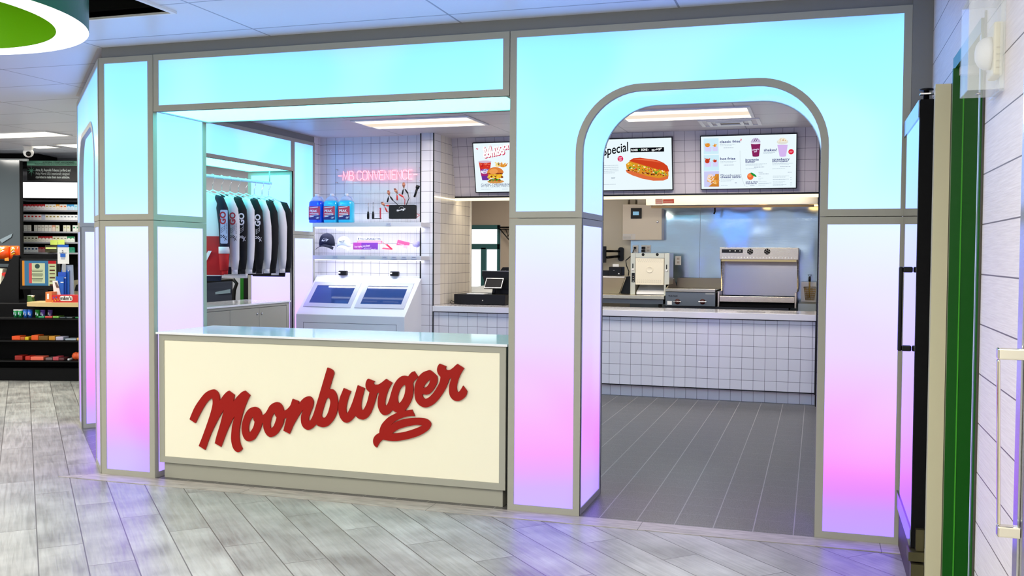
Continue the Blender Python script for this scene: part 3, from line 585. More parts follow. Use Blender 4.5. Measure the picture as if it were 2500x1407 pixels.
NAVY = mat('navy_cloth', (16, 18, 44), .85); BCL = mat('black_cloth', (17, 17, 20), .9); WCL = mat('white_cloth', (236, 234, 238), .85); RCL = mat('red_cloth', (196, 26, 30), .85)
def ringx(cx, cz, y, rx, ry, n=16, tilt=0):
    return [(cx+rx*math.cos(2*math.pi*k/n), y+ry*math.sin(2*math.pi*k/n), cz+tilt*math.cos(2*math.pi*k/n)) for k in range(n)]
def jacket(y, dark, label, short='', z0=2.02, motif=None, colours=None, seed=0, length=.78):
    rnd = random.Random(seed); X0 = -5.65
    g = root('jersey', label, 'shirt', (X0, y, 0+z0), 0, 'long sleeved jerseys on the rail')
    main = colours['sleeve'] if colours else (BCL if dark else WCL); bodym = colours['body'] if colours else main
    b = MB().use(bodym)
    prof = [(0, .055, .028), (-.03, .10, .034), (-.055, .17, .036), (-.10, .20, .040), (-.22, .205, .044), (-.45, .21, .046), (-length+.05, .215, .044), (-length, .205, .040)]
    rings = [ringx(X0, z0+dz, y+.008*math.sin(6*i+seed), rx, ry+.006*math.sin(i*3+seed)) for i, (dz, rx, ry) in enumerate(prof)]
    b.loft(rings); link('body', b, None, g)
    if colours:
        link('lower_panel', MB().loft([ringx(X0, z0-.42, y, .222, .060), ringx(X0, z0-length+.01, y, .228, .062)]), RCL, g)
        link('stripe', MB().prism([(.06, -.66), (.10, -.66), (.16, -.56), (.12, -.56)], (X0-.02, y-.064, z0), X, Z, 0, .002), WCL, g)
    hemc = WCL if (dark and not colours) else (NAVY if not dark else WCL)
    link('hem', MB().loft([ringx(X0, z0-length+.004, y, .207, .043), ringx(X0, z0-length-.05, y, .20, .038)]), NAVY if seed == 2 else main if not colours else NAVY, g)
    for s in (-1, 1):
        out = s; sw = rnd.uniform(-.01, .012)
        path = [(X0+out*.15, y, z0-.052), (X0+out*.195, y-.004, z0-.075), (X0+out*.222, y-.010, z0-.15), (X0+out*.236, y-.014+sw, z0-.30), (X0+out*.246, y-.018+sw, z0-.48), (X0+out*.246, y-.020+sw*2, z0-.64), (X0+out*.242, y-.020+sw*2, z0-.74)]
        rad = [.030, .046, .056, .056, .050, .043, .032]
        sl = MB(); rings = []
        for i, (p, r_) in enumerate(zip(path, rad)):
            ring = []
            for k in range(14):
                a = 2*math.pi*k/14; wr = 1+.06*math.sin(3*a+i*1.7+seed)
                if i < 2: ring.append((p[0]+(0 if i == 0 else r_*.6)*out*math.cos(a), p[1]+r_*math.sin(a)*.8, p[2]+r_*(1 if i == 0 else .8)*math.cos(a)*(1)))
                else: ring.append((p[0]+r_*math.cos(a)*out*wr, p[1]+r_*.92*math.sin(a)*wr, p[2]))
            rings.append(ring)
        sl.loft(rings)
        so = link('sleeve', sl, main, g)
        cf = MB().loft([[(path[-1][0]+.030*math.cos(a), path[-1][1]+.028*math.sin(a), z) for a in [2*math.pi*k/12 for k in range(12)]] for z in (path[-1][2]+.012, path[-1][2]-.045)])
        link('cuff', cf, main if not colours else RCL, g)
        if colours:
            link('sleeve_band', MB().loft([[(X0+out*.245+.052*math.cos(a), y-.018+.049*math.sin(a), z) for a in [2*math.pi*k/14 for k in range(14)]] for z in (z0-.52, z0-.585)]), WCL, so)
            link('sleeve_band', MB().loft([[(X0+out*.245+(.050-.01*j)*math.cos(a), y-.018+(.047-.01*j)*math.sin(a), z) for a in [2*math.pi*k/14 for k in range(14)]] for j, z in enumerate((z0-.586, z0-.745))]), RCL, so)
        if s == 1 and motif:
            # print on the outer side of the sleeve, facing into the booth front
            an = math.radians(-55); Nn = Vector((math.cos(an), math.sin(an), 0)); A = Vector((-Nn.y, Nn.x, 0)); Bv = Vector((0, 0, 1))
            O = Vector((X0+.240, y-.016, z0-.22))+Nn*.060; m = MB()
            c1, c2, c3 = motif
            if c3: m.use(c3).prism(rr(-.032, .036, -.27, .05, .01), O, A, Bv, -.004, -.001)
            m.use(c1)
            # GO lettering running down the sleeve
            m.text('GO', O+A*.016+Bv*(-.088), Bv, -A, .074, bold=.04, sx=1.05, t=0)
            if c2:
                m.use(c2).text('ANYWHERE', O+A*.030+Bv*(-.175), Bv, -A, .016, bold=.01, spacing=1.25)
            m.use(c2 or c1)
            for q in range(3): m.prism([(-.026, -.17+q*.018), (.008, -.14+q*.018), (.008, -.137+q*.018), (-.026, -.167+q*.018)], O, A, Bv, 0, 0)
            m.prism([(-.026, -.17), (-.023, -.17), (-.023, -.115), (-.026, -.115)], O, A, Bv, 0, 0); m.prism([(.006, -.14), (.009, -.14), (.009, -.085), (.006, -.085)], O, A, Bv, 0, 0)
            for r_ in range(3):
                for c_ in range(4):
                    if (r_+c_) % 2 == 0: m.prism([(-.03+c_*.011, -.215+r_*.009), (-.019+c_*.011, -.215+r_*.009), (-.019+c_*.011, -.206+r_*.009), (-.03+c_*.011, -.206+r_*.009)], O, A, Bv, 0, 0)
            m.prism([(.0, -.205), (.03, -.235), (.027, -.24), (-.004, -.209)], O, A, Bv, 0, 0); m.prism([(.03, -.2), (.008, -.245), (.004, -.242), (.026, -.198)], O, A, Bv, 0, 0)
            link('sleeve_print', m, None, so, recalc=False)
    # hanger
    h = root('coat_hanger', 'clear hanger holding the '+short, 'hanger', (X0, y, z0+.18), 0, 'clear hangers on the rail')
    link('hook', MB().tube([(X0, y, z0+.03), (X0, y, z0+.10), (X0+.018, y, z0+.125), (X0+.022, y, z0+.155), (X0+.012, y, z0+.185), (X0-.008, y, z0+.192), (X0-.02, y, z0+.178)], .0022, 6), CHROME, h)
    link('shoulder_bar', MB().tube([(X0-.17, y, z0-.035), (X0-.06, y, z0+.012), (X0, y, z0+.035), (X0+.06, y, z0+.012), (X0+.17, y, z0-.035)], .006, 6), mat('frosted_plastic', (230, 236, 240), .25, alpha=.6), h)
    return g
gr = (ink((196, 24, 40)), ink((30, 30, 60)), ink((205, 214, 240)))
jacket(2.86, True, 'navy, white and red jersey with GO patch, nearest on the rail', 'navy, white and red jersey', motif=gr, colours=dict(body=WCL, sleeve=NAVY), seed=1, length=.80)
jacket(3.02, False, 'white jersey with red GO sleeve on the rail behind the navy one', 'white jersey behind the navy one', motif=(ink((196, 24, 40)), ink((60, 50, 60)), None), seed=2, length=.72)
jacket(3.17, True, 'black jersey with white GO sleeve, second black motif from left', 'black GO jersey left of the rail middle', motif=(ink((235, 235, 240)), None, None), seed=3, length=.74)
jacket(3.31, False, 'plain white jersey between the two black GO jerseys', 'white jersey between two black GO jerseys', seed=4, length=.78)
jacket(3.46, True, 'black jersey with white GO sleeve at the middle of the rail', 'black GO jersey at the rail middle', motif=(ink((235, 235, 240)), None, None), seed=5, length=.73)
jacket(3.60, False, 'narrow white jersey right of the middle black GO jersey', 'narrow white jersey', seed=6, length=.74)
jacket(3.75, True, 'black jersey with faint outline print, second black from the right', 'second black jersey from the right', motif=None, seed=7, length=.76)
jacket(3.90, False, 'white jersey hanging open, last white one on the rail', 'last white jersey', seed=8, length=.76)
jacket(4.03, True, 'plain black jersey at the right end of the rail', 'black jersey at the right end', seed=9, length=.78)

# ================================================================ NICHE: shelves, kiosk, goods
SH = mat('pale_grey_laminate', (214, 214, 222), .35)
def shelf(z0, z1, label, tags):
    s = root('wall_shelf', label, 'shelf', (-4.65, 4.55, z0), 0, 'lit shelves in the tiled niche')
    link('board', B_(-5.292, -4.012, 4.35, 4.748, z0+.003, z1), SH, s, bevel=.002)
    link('light_strip', B_(-5.40+.0, -4.135, 4.60, 4.62, z0-.006, z0+.002), em((235, 240, 255), 4), s)
    link('light_strip', B_(-5.28, -4.02, 4.37, 4.385, z0-.004, z0+.002), em((235, 240, 255), 4), s)
    for x in tags:
        t = MB().use(mat('tag_clear', (206, 208, 226), .2)).box(x-.030, x+.030, 4.344, 4.3485, z0+.014, z1-.004)
        t.use(ink((70, 70, 90))).box(x-.020, x+.020, 4.3425, 4.3435, z0+.030, z0+.033)
        link('price_tag', t, None, s)
shelf(1.731, 1.780, 'upper white niche shelf with blue jugs on it', [-4.385])
shelf(1.374, 1.421, 'lower white niche shelf under the caps and stickers', [-5.02, -4.69, -4.43, -4.32, -4.205, -4.09])
# clear display panels the goods hang on
link('display_panel', B_(-5.40, -4.13, 4.620, 4.623, 1.425, 1.70), CLEAR, label='clear acrylic panel holding caps and stickers above the lower shelf', cat='display panel', base=(-4.8, 4.62, 1.425))
# neon sign: strokes on a unit grid (width, polylines)
ns = root('neon_sign', 'pink neon sign reading MB CONVENIENCE on the tiles', 'neon sign', (-4.75, 4.72, 2.33))
NEON = em((255, 120, 132), 4.5)
GL = {'M': (.62, [[(0, 0), (.06, 1), (.31, .1), (.56, 1), (.62, 0)]]), 'B': (.5, [[(0, 0), (0, 1), (.3, 1), (.42, .88), (.42, .68), (.3, .54), (0, .54)], [(.3, .54), (.48, .4), (.48, .14), (.34, 0), (0, 0)]]),
      'C': (.5, [[(.5, .82), (.38, 1), (.14, 1), (0, .8), (0, .2), (.14, 0), (.38, 0), (.5, .18)]]), 'O': (.52, [[(.14, 0), (0, .2), (0, .8), (.14, 1), (.38, 1), (.52, .8), (.52, .2), (.38, 0), (.14, 0)]]),
      'N': (.5, [[(0, 0), (0, 1), (.5, 0), (.5, 1)]]), 'V': (.52, [[(0, 1), (.26, 0), (.52, 1)]]), 'E': (.42, [[(.42, 1), (.05, 1), (0, .93), (0, .07), (.05, 0), (.42, 0)], [(0, .52), (.36, .52)]]), 'I': (.04, [[(.02, 0), (.02, 1)]]), '-': (.4, [[(0, .5), (.4, .5)]]), ' ': (.1, [])}
nx0, nx1, nz0, hgt = -5.175, -4.215, 2.268, .10
wd = sum(GL[c][0]+.14 for c in '-MB CONVENIENCE-')-.14; sx = (nx1-nx0)/wd; cx = nx0
for c in '-MB CONVENIENCE-':
    gw, pls = GL[c]
    if pls:
        m = MB()
        for p in pls: m.tube([(cx+x*sx, 4.715, nz0+z*hgt) for x, z in p], .0042, 8)
        link('neon_tube', m, NEON, ns)
    cx += (gw+.14)*sx
link('backing_panel', B_(-5.215, -4.175, 4.726, 4.729, 2.235, 2.40), CLEAR, ns)
for x in (-5.205, -4.185):
    for z in (2.245, 2.39): link('standoff', MB().lathe([(.006, 0), (.006, .03)], (x, 4.72, z), 10, 'y'), CHROME, ns)
# windscreen-fluid jugs
def jug(x, y, z, rgb, label):
    liq = mat('liquid_%d' % rgb[2]+str(rgb[0]), rgb, .12, coat=.5)
    j = root('fluid_jug', label, 'jug', (x, y, z), 0, 'fluid jugs on the upper shelf')
    def ring(zz, hx, hy, ox=0):
        return [(x+ox+hx*(abs(math.cos(a))**.5)*(1 if math.cos(a) > 0 else -1), y+hy*(abs(math.sin(a))**.5)*(1 if math.sin(a) > 0 else -1), z+zz) for a in [2*math.pi*k/20 for k in range(20)]]
    link('bottle', MB().loft([ring(.003, .078, .055), ring(.012, .083, .060), ring(.20, .083, .060), ring(.23, .080, .058), ring(.245, .066, .050)]), liq, j)
    link('shoulder', MB().loft([ring(.2455, .065, .049), ring(.275, .05, .04), ring(.295, .026, .026)]), mat('translucent_plastic', (214, 224, 255), .15, alpha=.55), j)
    link('handle', MB().tube([(x+.03, y, z+.286), (x+.062, y, z+.285), (x+.075, y, z+.262), (x+.074, y, z+.236)], .009, 8), mat('translucent_plastic', (214, 224, 255), .15, alpha=.55), j)
    link('cap', MB().lathe([(.022, .296), (.022, .318), (.018, .322)], (x, y, z), 20), mat('white_plastic', (240, 240, 244), .3), j)
    A = (1, 0, 0); O = (x, y-.0615, z); m = MB()
    m.use(ink((206, 52, 78))).prism(rr(-.070, .070, .035, .182, .006), O, A, Z, 0, .0006)
    m.use(ink((44, 30, 110))).prism([(-.070, .035), (.070, .035), (.070, .085), (.02, .100), (-.070, .060)], O, A, Z, .0006, .0009)
    m.use(ink((250, 250, 252))).text('PEAK', Vector(O)+Vector((-.058, -.0012, .118)), A, (0, 0, 1), .040, bold=.02)
    m.text('-30\u00b0', Vector(O)+Vector((.018, -.0012, .048)), A, (0, 0, 1), .026, bold=.02)
    for k in range(3): m.prism([(-.058, .098-k*.017), (.052-.03*k*(k == 2), .104-k*.017), (.052-.03*k*(k == 2), .110-k*.017), (-.058, .105-k*.017)], O, A, Z, .001, .0012)
    m.prism([(-.060, .163), (.045, .172), (.045, .178), (-.060, .170)], O, A, Z, .001, .0012)
    link('label', m, None, j)
jug(-5.325, 4.50, 1.7805, (20, 84, 235), 'deep blue fluid jug at the left end of the shelf')
jug(-5.142, 4.50, 1.7805, (40, 196, 240), 'light blue fluid jug in the middle of three')
jug(-4.962, 4.50, 1.7805, (44, 200, 244), 'light blue fluid jug nearest the screwdrivers')
link('display_panel', B_(-4.86, -4.15, 4.620, 4.623, 1.785, 2.14), CLEAR, label='clear acrylic panel holding tools above the upper shelf', cat='display panel', base=(-4.5, 4.62, 1.785))
YP = 4.60
P = [(-4.748,2.005),(-4.748,1.909),(-4.688,2.013),(-4.688,1.909),(-4.748,1.826),(-4.688,1.826)]
def screwdriver(px, z0, z1, z2, label):
    s = root('screwdriver', label, 'screwdriver', (px, YP, z0), 0, 'screwdrivers hung on the clear panel')
    link('handle', MB().lathe([(.008, 0), (.0135, .006), (.0135, (z1-z0)*.7), (.009, (z1-z0)*.82), (.012, (z1-z0)*.95), (.005, z1-z0)], (px, YP, z0), 12), BLACK, s)
    link('shaft', MB().lathe([(.0035, 0), (.0035, z2-z1)], (px, YP, z1), 8), STEEL, s)
screwdriver(P[0][0], P[4][1], P[1][1], P[0][1], 'shorter black screwdriver right of the blue jugs')
screwdriver(P[2][0], P[5][1], P[3][1], P[2][1], 'taller black screwdriver next to the red ruler')
q = [(-4.611,1.95),(-4.583,1.825),(-4.674,1.834),(-4.583,1.823)]
g = root('tyre_gauge', 'red toothed gauge with black bar beside the screwdrivers', 'gauge', (q[1][0], YP, q[1][1]))
gx, gz = q[0]; m = MB().box(gx+.008, gx+.018, YP-.004, YP+.004, q[1][1], gz)
for k in range(8): m.box(gx-.002, gx+.008, YP-.003, YP+.003, q[1][1]+.006+k*(gz-q[1][1])/8.2, q[1][1]+.012+k*(gz-q[1][1])/8.2)
link('toothed_blade', m, mat('red_plastic', (200, 40, 60), .35), g)
link('bar', B_(q[2][0], q[1][0]-.004, YP-.004, YP+.004, q[2][1]-.006, q[2][1]+.002), BLACK, g)
# jump leads in a black pouch
jl = root('jump_leads', 'black pouch with red and black jump lead clamps above it', 'jump leads', (-4.35, 4.60, 1.83))
pc = [(-4.476,1.978),(-4.167,1.976),(-4.166,1.825),(-4.476,1.826)]
link('pouch', MB().prism(rr(pc[3][0], pc[1][0], pc[3][1], pc[1][1], .012), (0, 4.60, 0), X, Z, -.0, .05), mat('black_nylon', (14, 14, 16), .8), jl, bevel=.006)
m = MB().use(ink((240, 240, 240))); small_logo(m, ((pc[0][0]+pc[1][0])/2-.01, 4.548, (pc[0][1]+pc[3][1])/2+.02), X, Z, .105)
m.tube([((pc[0][0]+pc[1][0])/2-.005+.028*math.cos(a), 4.5485, (pc[0][1]+pc[3][1])/2+.035+.022*math.sin(a)) for a in [math.pi*k/10 for k in range(11)]], .0008, 5)
link('pouch_print', m, None, jl, recalc=False)
COP = mat('copper_jaw', (206, 138, 110), .3, .8); RP = mat('red_rubber', (214, 46, 44), .5)
def clamp(tip, piv, h1, h2, m2):
    T, Pv, H1, H2 = [Vector((p[0], YP, p[1])) for p in (tip, piv, h1, h2)]
    c = link('clamp', MB().use(COP).tube([T+Vector((.004, 0, 0)), (T+Pv)/2+Vector((.010, 0, 0)), Pv], [.007, .010, .008], 8).tube([T-Vector((.004, 0, 0)), (T+Pv)/2-Vector((.010, 0, 0)), Pv], [.007, .010, .008], 8), None, jl)
    for H in (H1, H2):
        link('grip', MB().tube([Pv+(H-Pv)*.35, Pv+(H-Pv)*.5, H], [.006, .009, .0085], 8), m2, c)
        link('arm', MB().tube([Pv, Pv+(H-Pv)*.4], .005, 6), STEEL, c)
L_ = [(-4.506,2.139),(-4.497,2.09),(-4.517,2.011),(-4.452,2.031),(-4.43,2.159),(-4.402,2.109),(-4.399,2.031),(-4.33,2.067),(-4.322,2.223),(-4.322,2.17),(-4.339,2.092),(-4.272,2.103),(-4.585,2.012),(-4.556,1.974),(-4.519,1.904),(-4.485,1.97)]
clamp(L_[0], L_[1], L_[2], L_[3], BLACK); clamp(L_[4], L_[5], L_[6], L_[7], RP); clamp(L_[8], L_[9], L_[10], L_[11], BLACK); clamp(L_[12], L_[13], L_[14], L_[15], RP)
cbl = [(-4.452,2.031),(-4.393,1.981),(-4.33,2.067),(-4.308,2.034),(-4.31,1.98),(-4.272,2.103),(-4.259,2.05),(-4.29,1.98),(-4.519,1.904),(-4.485,1.899),(-4.173,1.881),(-4.133,1.868),(-4.169,1.84),(-4.173,1.852)]
def c3(i): return (cbl[i][0], YP, cbl[i][1])
link('cable', MB().tube([c3(0), c3(1)], .004, 6), BLACK, jl); link('cable', MB().tube([c3(2), c3(3), c3(4)], .004, 6), RP, jl)
link('cable', MB().tube([c3(5), c3(6), c3(7)], .004, 6), BLACK, jl); link('cable', MB().tube([c3(8), c3(9)], .004, 6), RP, jl); link('cable', MB().tube([c3(10), c3(11), c3(12), c3(13)], .004, 6), RP, jl)
t = [(-4.196,2.061),(-4.152,2.188)]
ft = root('torch', 'black torch hung at a slant at the right of the tools', 'torch', (t[0][0], YP, t[0][1]))
a_, b_ = Vector((t[0][0], YP, t[0][1])), Vector((t[1][0], YP, t[1][1])); dd_ = b_-a_
link('barrel', MB().tube([a_, a_+dd_*.72], [.0115, .013], 14), BLACK, ft); link('head', MB().tube([a_+dd_*.7, a_+dd_*.8, b_], [.013, .021, .021], 14), BLACK, ft)
# caps
def cap(cx, zb, m1, label, printm, logo_c, sc_=1.0, rot=0):
    c = root('baseball_cap', label, 'cap', (cx, 4.56, zb))
    rings = []
    for r_, h in ((1, 0.0), (1.0, .03), (.95, .065), (.80, .098), (.55, .118), (.25, .127), (.03, .130)):
        rings.append([(cx+.088*sc_*r_*math.cos(a), 4.57+.045*r_*math.sin(a), zb+.035+h*sc_) for a in [2*math.pi*k/24 for k in range(24)]])
    link('crown', MB().loft(rings), m1, c)
    link('button', MB().lathe([(.006, 0), (.004, .004)], (cx, 4.57, zb+.035+.131*sc_), 10), m1, c)
    br = MB(); top = []; bot = []
    for i in range(13):
        u = -1+2*i/12; x = cx+.085*sc_*u
        top.append([(x, 4.527+.02*u*u, zb+.052-.03*u*u), (cx+.098*sc_*u, 4.462+.04*u*u, zb+.030-.036*u*u)])
    vs = [p for r_ in top for p in r_]+[(p[0], p[1], p[2]-.004) for r_ in top for p in r_]; fs = []
    for i in range(12):
        a = 2*i; n = 26; fs += [(a, a+1, a+3, a+2), (a+n, a+2+n, a+3+n, a+1+n), (a+1, a+1+n, a+3+n, a+3)]
    br.add(vs, fs, True); link('brim', br, m1, c)
    m = MB().use(printm); small_logo(m, (cx, 4.521, zb+.098), X, (0, .25, .97), .075*sc_)
    m.tube([(cx+.030*math.cos(a), 4.523, zb+.100+.020*math.sin(a)) for a in [2*math.pi*k/20 for k in range(20)]], .001, 5, closed=True)
    link('embroidery', m, None, c, recalc=False)
v = [(-5.239,1.493),(-5.03,1.487)]
cap(v[0][0]-.0, v[0][1], NAVY, 'navy baseball cap with white script at the left', ink((220, 222, 235)), None, 1.10)
cap(v[1][0]-.0, v[1][1]-.004, WCL, 'white baseball cap with dark script beside the navy one', ink((60, 60, 74)), None, .90)
# stickers, cutter, pouch, keyring
def flat(name, label, cat, items, y=4.612, th=.0015, texts=()):
    xs = [p for it in items for p in it[0]]
    r_ = root(name, label, cat, (sum(p[0] for p in xs)/len(xs), y, min(p[1] for p in xs)))
    m = MB()
    for k, (poly, col) in enumerate(items): m.use(ink(col)).prism(poly, (0, y, 0), X, Z, 0, th+.0004*k)
    for (s_, x, z, size, col, bold, tilt, sp) in texts:
        ca_, sa_ = math.cos(tilt), math.sin(tilt)
        m.use(ink(col)).text(s_, (x, y-th-.0004*len(items)-.0003, z), (ca_, 0, sa_), (-sa_, 0, ca_), size, bold=bold, sx=sp)
    link('printed_face', m, None, r_, recalc=False); return r_
v = [(-4.882,1.623),(-4.597,1.593),(-4.882,1.586),(-4.589,1.556),(-4.933,1.566),(-4.633,1.566),(-4.633,1.49),(-4.933,1.489),(-4.877,1.596),(-4.918,1.508),(-4.803,1.498),(-4.725,1.499)]
flat('bumper_sticker', 'white sticker reading IF YOU CAN READ THIS over a pink bar', 'sticker', [([(v[0][0], v[1][1]-.002), (v[1][0], v[1][1]-.002), (v[1][0], v[0][1]+.004), (v[0][0], v[0][1]+.004)], (236, 238, 246)), ([(v[2][0], v[3][1]), (v[3][0], v[3][1]), (v[3][0], v[2][1]), (v[2][0], v[2][1])], (216, 44, 92)), ([(v[2][0]+.004, v[3][1]+.004), (v[3][0]-.004, v[3][1]+.004), (v[3][0]-.004, v[2][1]-.004), (v[2][0]+.004, v[2][1]-.004)], (250, 170, 200))],
     texts=[('IF YOU CAN READ THIS', v[8][0], v[8][1], .033, (28, 36, 80), .030, 0, .78)])
flat('bumper_sticker', "purple sticker reading I'm trying my best below the pink bar", 'sticker', [([v[7], v[6], v[5], v[4]], (120, 50, 160)), ([v[7], ((v[7][0]*2+v[6][0])/3, v[7][1]), ((v[4][0]*2+v[5][0])/3, v[4][1]), v[4]], (172, 58, 160))], y=4.608,
     texts=[("I'm trying my best", v[9][0], v[9][1], .032, (250, 225, 250), .01, .09, .82), ('but Moonburger', v[10][0], v[10][1]-.0, .014, (250, 225, 250), .01, .06, 1), ('helps me!', v[11][0]+.01, v[11][1]-.010, .014, (250, 225, 250), .01, .06, 1)])
v = [(-4.58,1.497),(-4.569,1.512),(-4.492,1.505),(-4.454,1.497),(-4.459,1.487),(-4.534,1.542),(-4.52,1.553),(-4.454,1.5),(-4.47,1.49),(-4.592,1.587),(-4.525,1.54),(-4.578,1.492)]
flat('box_cutter', 'pink folded box cutter on a pink cord', 'cutter', [([v[0], v[4], v[3], v[2], v[1]], (244, 96, 124)), ([v[5], v[8], v[7], v[6]], (216, 40, 76)), ([v[9], (v[9][0]-.002, v[9][1]-.003), (v[10][0]-.002, v[10][1]-.003), v[10]], (216, 60, 90))], y=4.606, th=.006)
v = [(-4.391,1.599),(-4.252,1.568),(-4.256,1.538),(-4.406,1.54),(-4.323,1.538),(-4.274,1.541),(-4.287,1.503),(-4.325,1.513),(-4.383,1.553)]
flat('snack_pouch', 'pink wrapped packet tilted beside the cutter', 'packet', [([v[3], v[2], v[1], v[0]], (242, 86, 140)), ([v[7], v[6], v[5], v[4]], (246, 190, 214))], y=4.606, th=.008, texts=[('Moonburger', v[8][0]-.01, v[8][1], .018, (255, 235, 245), .01, -.2, .9)])
v = (-4.165,1.553)
kr = root('key_fob', 'lilac round fob with a drawn smile at the right end', 'key fob', (v[0], 4.606, v[1]))
m = MB().use(ink((190, 180, 232))).lathe([(.036, 0), (.036, -.006)], (v[0], 4.612, v[1]), 28, 'y'); m.lathe([(.026, 0), (.026, -.006)], (v[0]-.028, 4.613, v[1]-.004), 24, 'y')
m.use(ink((140, 124, 200))); m.tube([(v[0]+.018*math.cos(a), 4.605, v[1]-.004+.016*math.sin(a)) for a in [math.pi+math.pi*k/10 for k in range(11)]], .0012, 5); m.box(v[0]-.012, v[0]-.008, 4.604, 4.606, v[1]+.008, v[1]+.016); m.box(v[0]+.008, v[0]+.012, 4.604, 4.606, v[1]+.008, v[1]+.016)
link('disc', m, None, kr)
# order kiosk
kk = root('order_kiosk', 'white sloping kiosk desk with two touch screens', 'kiosk', (-4.75, 4.38, 0))
ko = [(4.15, .004), (4.15, .785), (4.60, 1.182), (4.60, 1.2), (4.62, 1.2), (4.62, .004)]
kb = MB().prism([(y_-4.0, z_) for y_, z_ in ko], (-5.388, 4.0, 0), Y, Z, 0, 1.278)
link('body', kb, mat('white_laminate', (232, 232, 236), .3), kk, bevel=.004)
m = MB().prism([[(-5.30, .10), (-4.20, .10), (-4.20, .700), (-5.30, .700)], [(-5.297, .103), (-5.297, .697), (-4.203, .697), (-4.203, .103)]], (0, 4.15, 0), X, Z, 0, .0008)
link('access_door', m, BLACK, kk)
KO, KB_ = Vector((0, 4.15, .785)), Vector((0, .7496, .6619))
def kiosk_screen(bz, scr):
    m = MB().prism([[bz[3], bz[2], bz[1], bz[0]], [scr[0], scr[1], scr[2], scr[3]]], KO, X, KB_, -.001, .007)
    o = link('screen_bezel', m, mat('lilac_grey_metal', (190, 190, 204), .3), kk)
    link('screen', MB().prism([scr[3], scr[2], scr[1], scr[0]], KO, X, KB_, -.001, .003), mat('screen_glass', (30, 62, 120), .06), o)
kiosk_screen([(-5.363,0.5076),(-4.789,0.5095),(-4.778,0.1112),(-5.35,0.1155)], [(-5.31,0.4526),(-4.839,0.4531),(-4.828,0.17),(-5.303,0.1745)])
kiosk_screen([(-4.748,0.5077),(-4.164,0.5103),(-4.154,0.1144),(-4.732,0.1127)], [(-4.691,0.4539),(-4.216,0.4574),(-4.205,0.1769),(-4.683,0.172)])
for x in [(-5.05,1.224),(-4.422,1.224)]:
    lab = 'left' if x[0] < -4.8 else 'right'
    s = root('card_reader', 'small black scanner on the kiosk ledge above the %s screen' % lab, 'scanner', (x[0], 4.60, 1.2))
    link('housing', MB().box(x[0]-.047, x[0]+.047, 4.565, 4.62, 1.201, 1.252), BLACK, s, bevel=.009, bseg=3)
    link('lens_slot', B_(x[0]-.049, x[0]-.02, 4.560, 4.564, 1.222, 1.238), CARD, s)

# ================================================================ PASS COUNTER AND KITCHEN
pc_ = root('pass_counter', 'long tiled kitchen counter with white stone top', 'counter', (-2, 4.9, 0))
link('tiled_front', B_(-3.965, -.008, 4.60, 4.66, .128, .822), TILE, pc_); link('tiled_toe', B_(-3.965, -.008, 4.665, 4.70, .004, .128), TILE, pc_)
link('edge_trim', MB().box(-3.965, -.006, 4.594, 4.603, .816, .8235).box(-.013, -.005, 4.594, 4.60, .11, .822).box(-3.965, -.006, 4.597, 4.66, .119, .1275), BLACK, pc_)
link('body', MB().box(-3.96, -.01, 4.70, 5.2, .004, .82).box(-3.96, -2.97, 5.2, 5.70, .004, .82), FRD, pc_)
link('countertop', MB().box(-3.966, -.006, 4.57, 5.22, .825, .885).box(-3.966, -2.95, 5.22, 5.72, .825, .885), mat('white_quartz', (228, 224, 226), .09), pc_, bevel=.003)
# recesses/plates on the top
link('led_strip', B_(-3.966, .0, 5.240, 5.262, 2.052, 2.0845), em((255, 240, 200), 1.6), label='warm LED strip under the tiled bulkhead', cat='LED strip', base=(-2, 5.25, 2.06))
link('led_strip', B_(-3.975, -3.9685+.012, 4.62, 5.23, 2.062, 2.070), em((255, 240, 205), 2.5), label='warm LED line along the tiled side wall', cat='LED strip', base=(-3.96, 4.9, 2.065))
for i, c in enumerate([(-0.629,4.724),(-0.308,4.762)]):
    link('inset_plate', MB().lathe([(.135, 0), (.14, .001), (.13, .0018)], (c[0], c[1]+.05, .8855), 32), mat('grey_glass', (176, 168, 160), .12), label='flat round plate set in the counter top, %s of two' % ('left' if i == 0 else 'right'), cat='plate', base=(c[0], c[1]+.05, .8855), group='round plates in the counter top')
# stainless wall lining and hood
BSP = steel_mat('reflection_tinted_steel', (178, 196, 212), .13, .5, 1.3)  # blue in the base colour stands in for a broad blue reflection
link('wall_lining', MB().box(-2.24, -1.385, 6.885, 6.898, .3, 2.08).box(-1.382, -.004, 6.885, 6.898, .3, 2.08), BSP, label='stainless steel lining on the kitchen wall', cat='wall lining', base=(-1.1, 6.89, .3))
hd_ = root('extractor_hood', 'stainless extractor hood over the cooking line', 'hood', (-.95, 6.4, 2.02))
link('canopy', MB().hexa([(-1.898, 5.98, 2.022), (-.012, 5.98, 2.022), (-.012, 6.88, 2.06), (-1.898, 6.88, 2.06), (-1.898, 5.96, 2.35), (-.012, 5.96, 2.35), (-.012, 6.88, 2.35), (-1.898, 6.88, 2.35)]), steel_mat('hood_steel', (232, 224, 202), .32), hd_)
link('gutter', B_(-1.85, -.05, 6.05, 6.12, 1.995, 2.02), steel_mat('dark_steel', (110, 92, 70), .35), hd_)
for x, z in ((-.62, 2.018), (-.06, 2.018)): link('hood_light', MB().lathe([(.05, 0), (.05, -.012)], (x, 6.5, z+.02), 20), em((255, 200, 120), 6), hd_)
link('hood_hook', MB().tube([(-1.15, 6.3, 2.03), (-1.15, 6.3, 1.96), (-1.16, 6.3, 1.93)], .01, 8), BLACK, hd_)
m = MB()
v = [(-1.79,2.096),(-1.708,2.034),(-1.701,2.089),(-1.578,2.043)]
m.use(ink((216, 190, 180))).box(v[0][0], v[1][0], 5.966, 5.97, v[1][1], v[0][1])
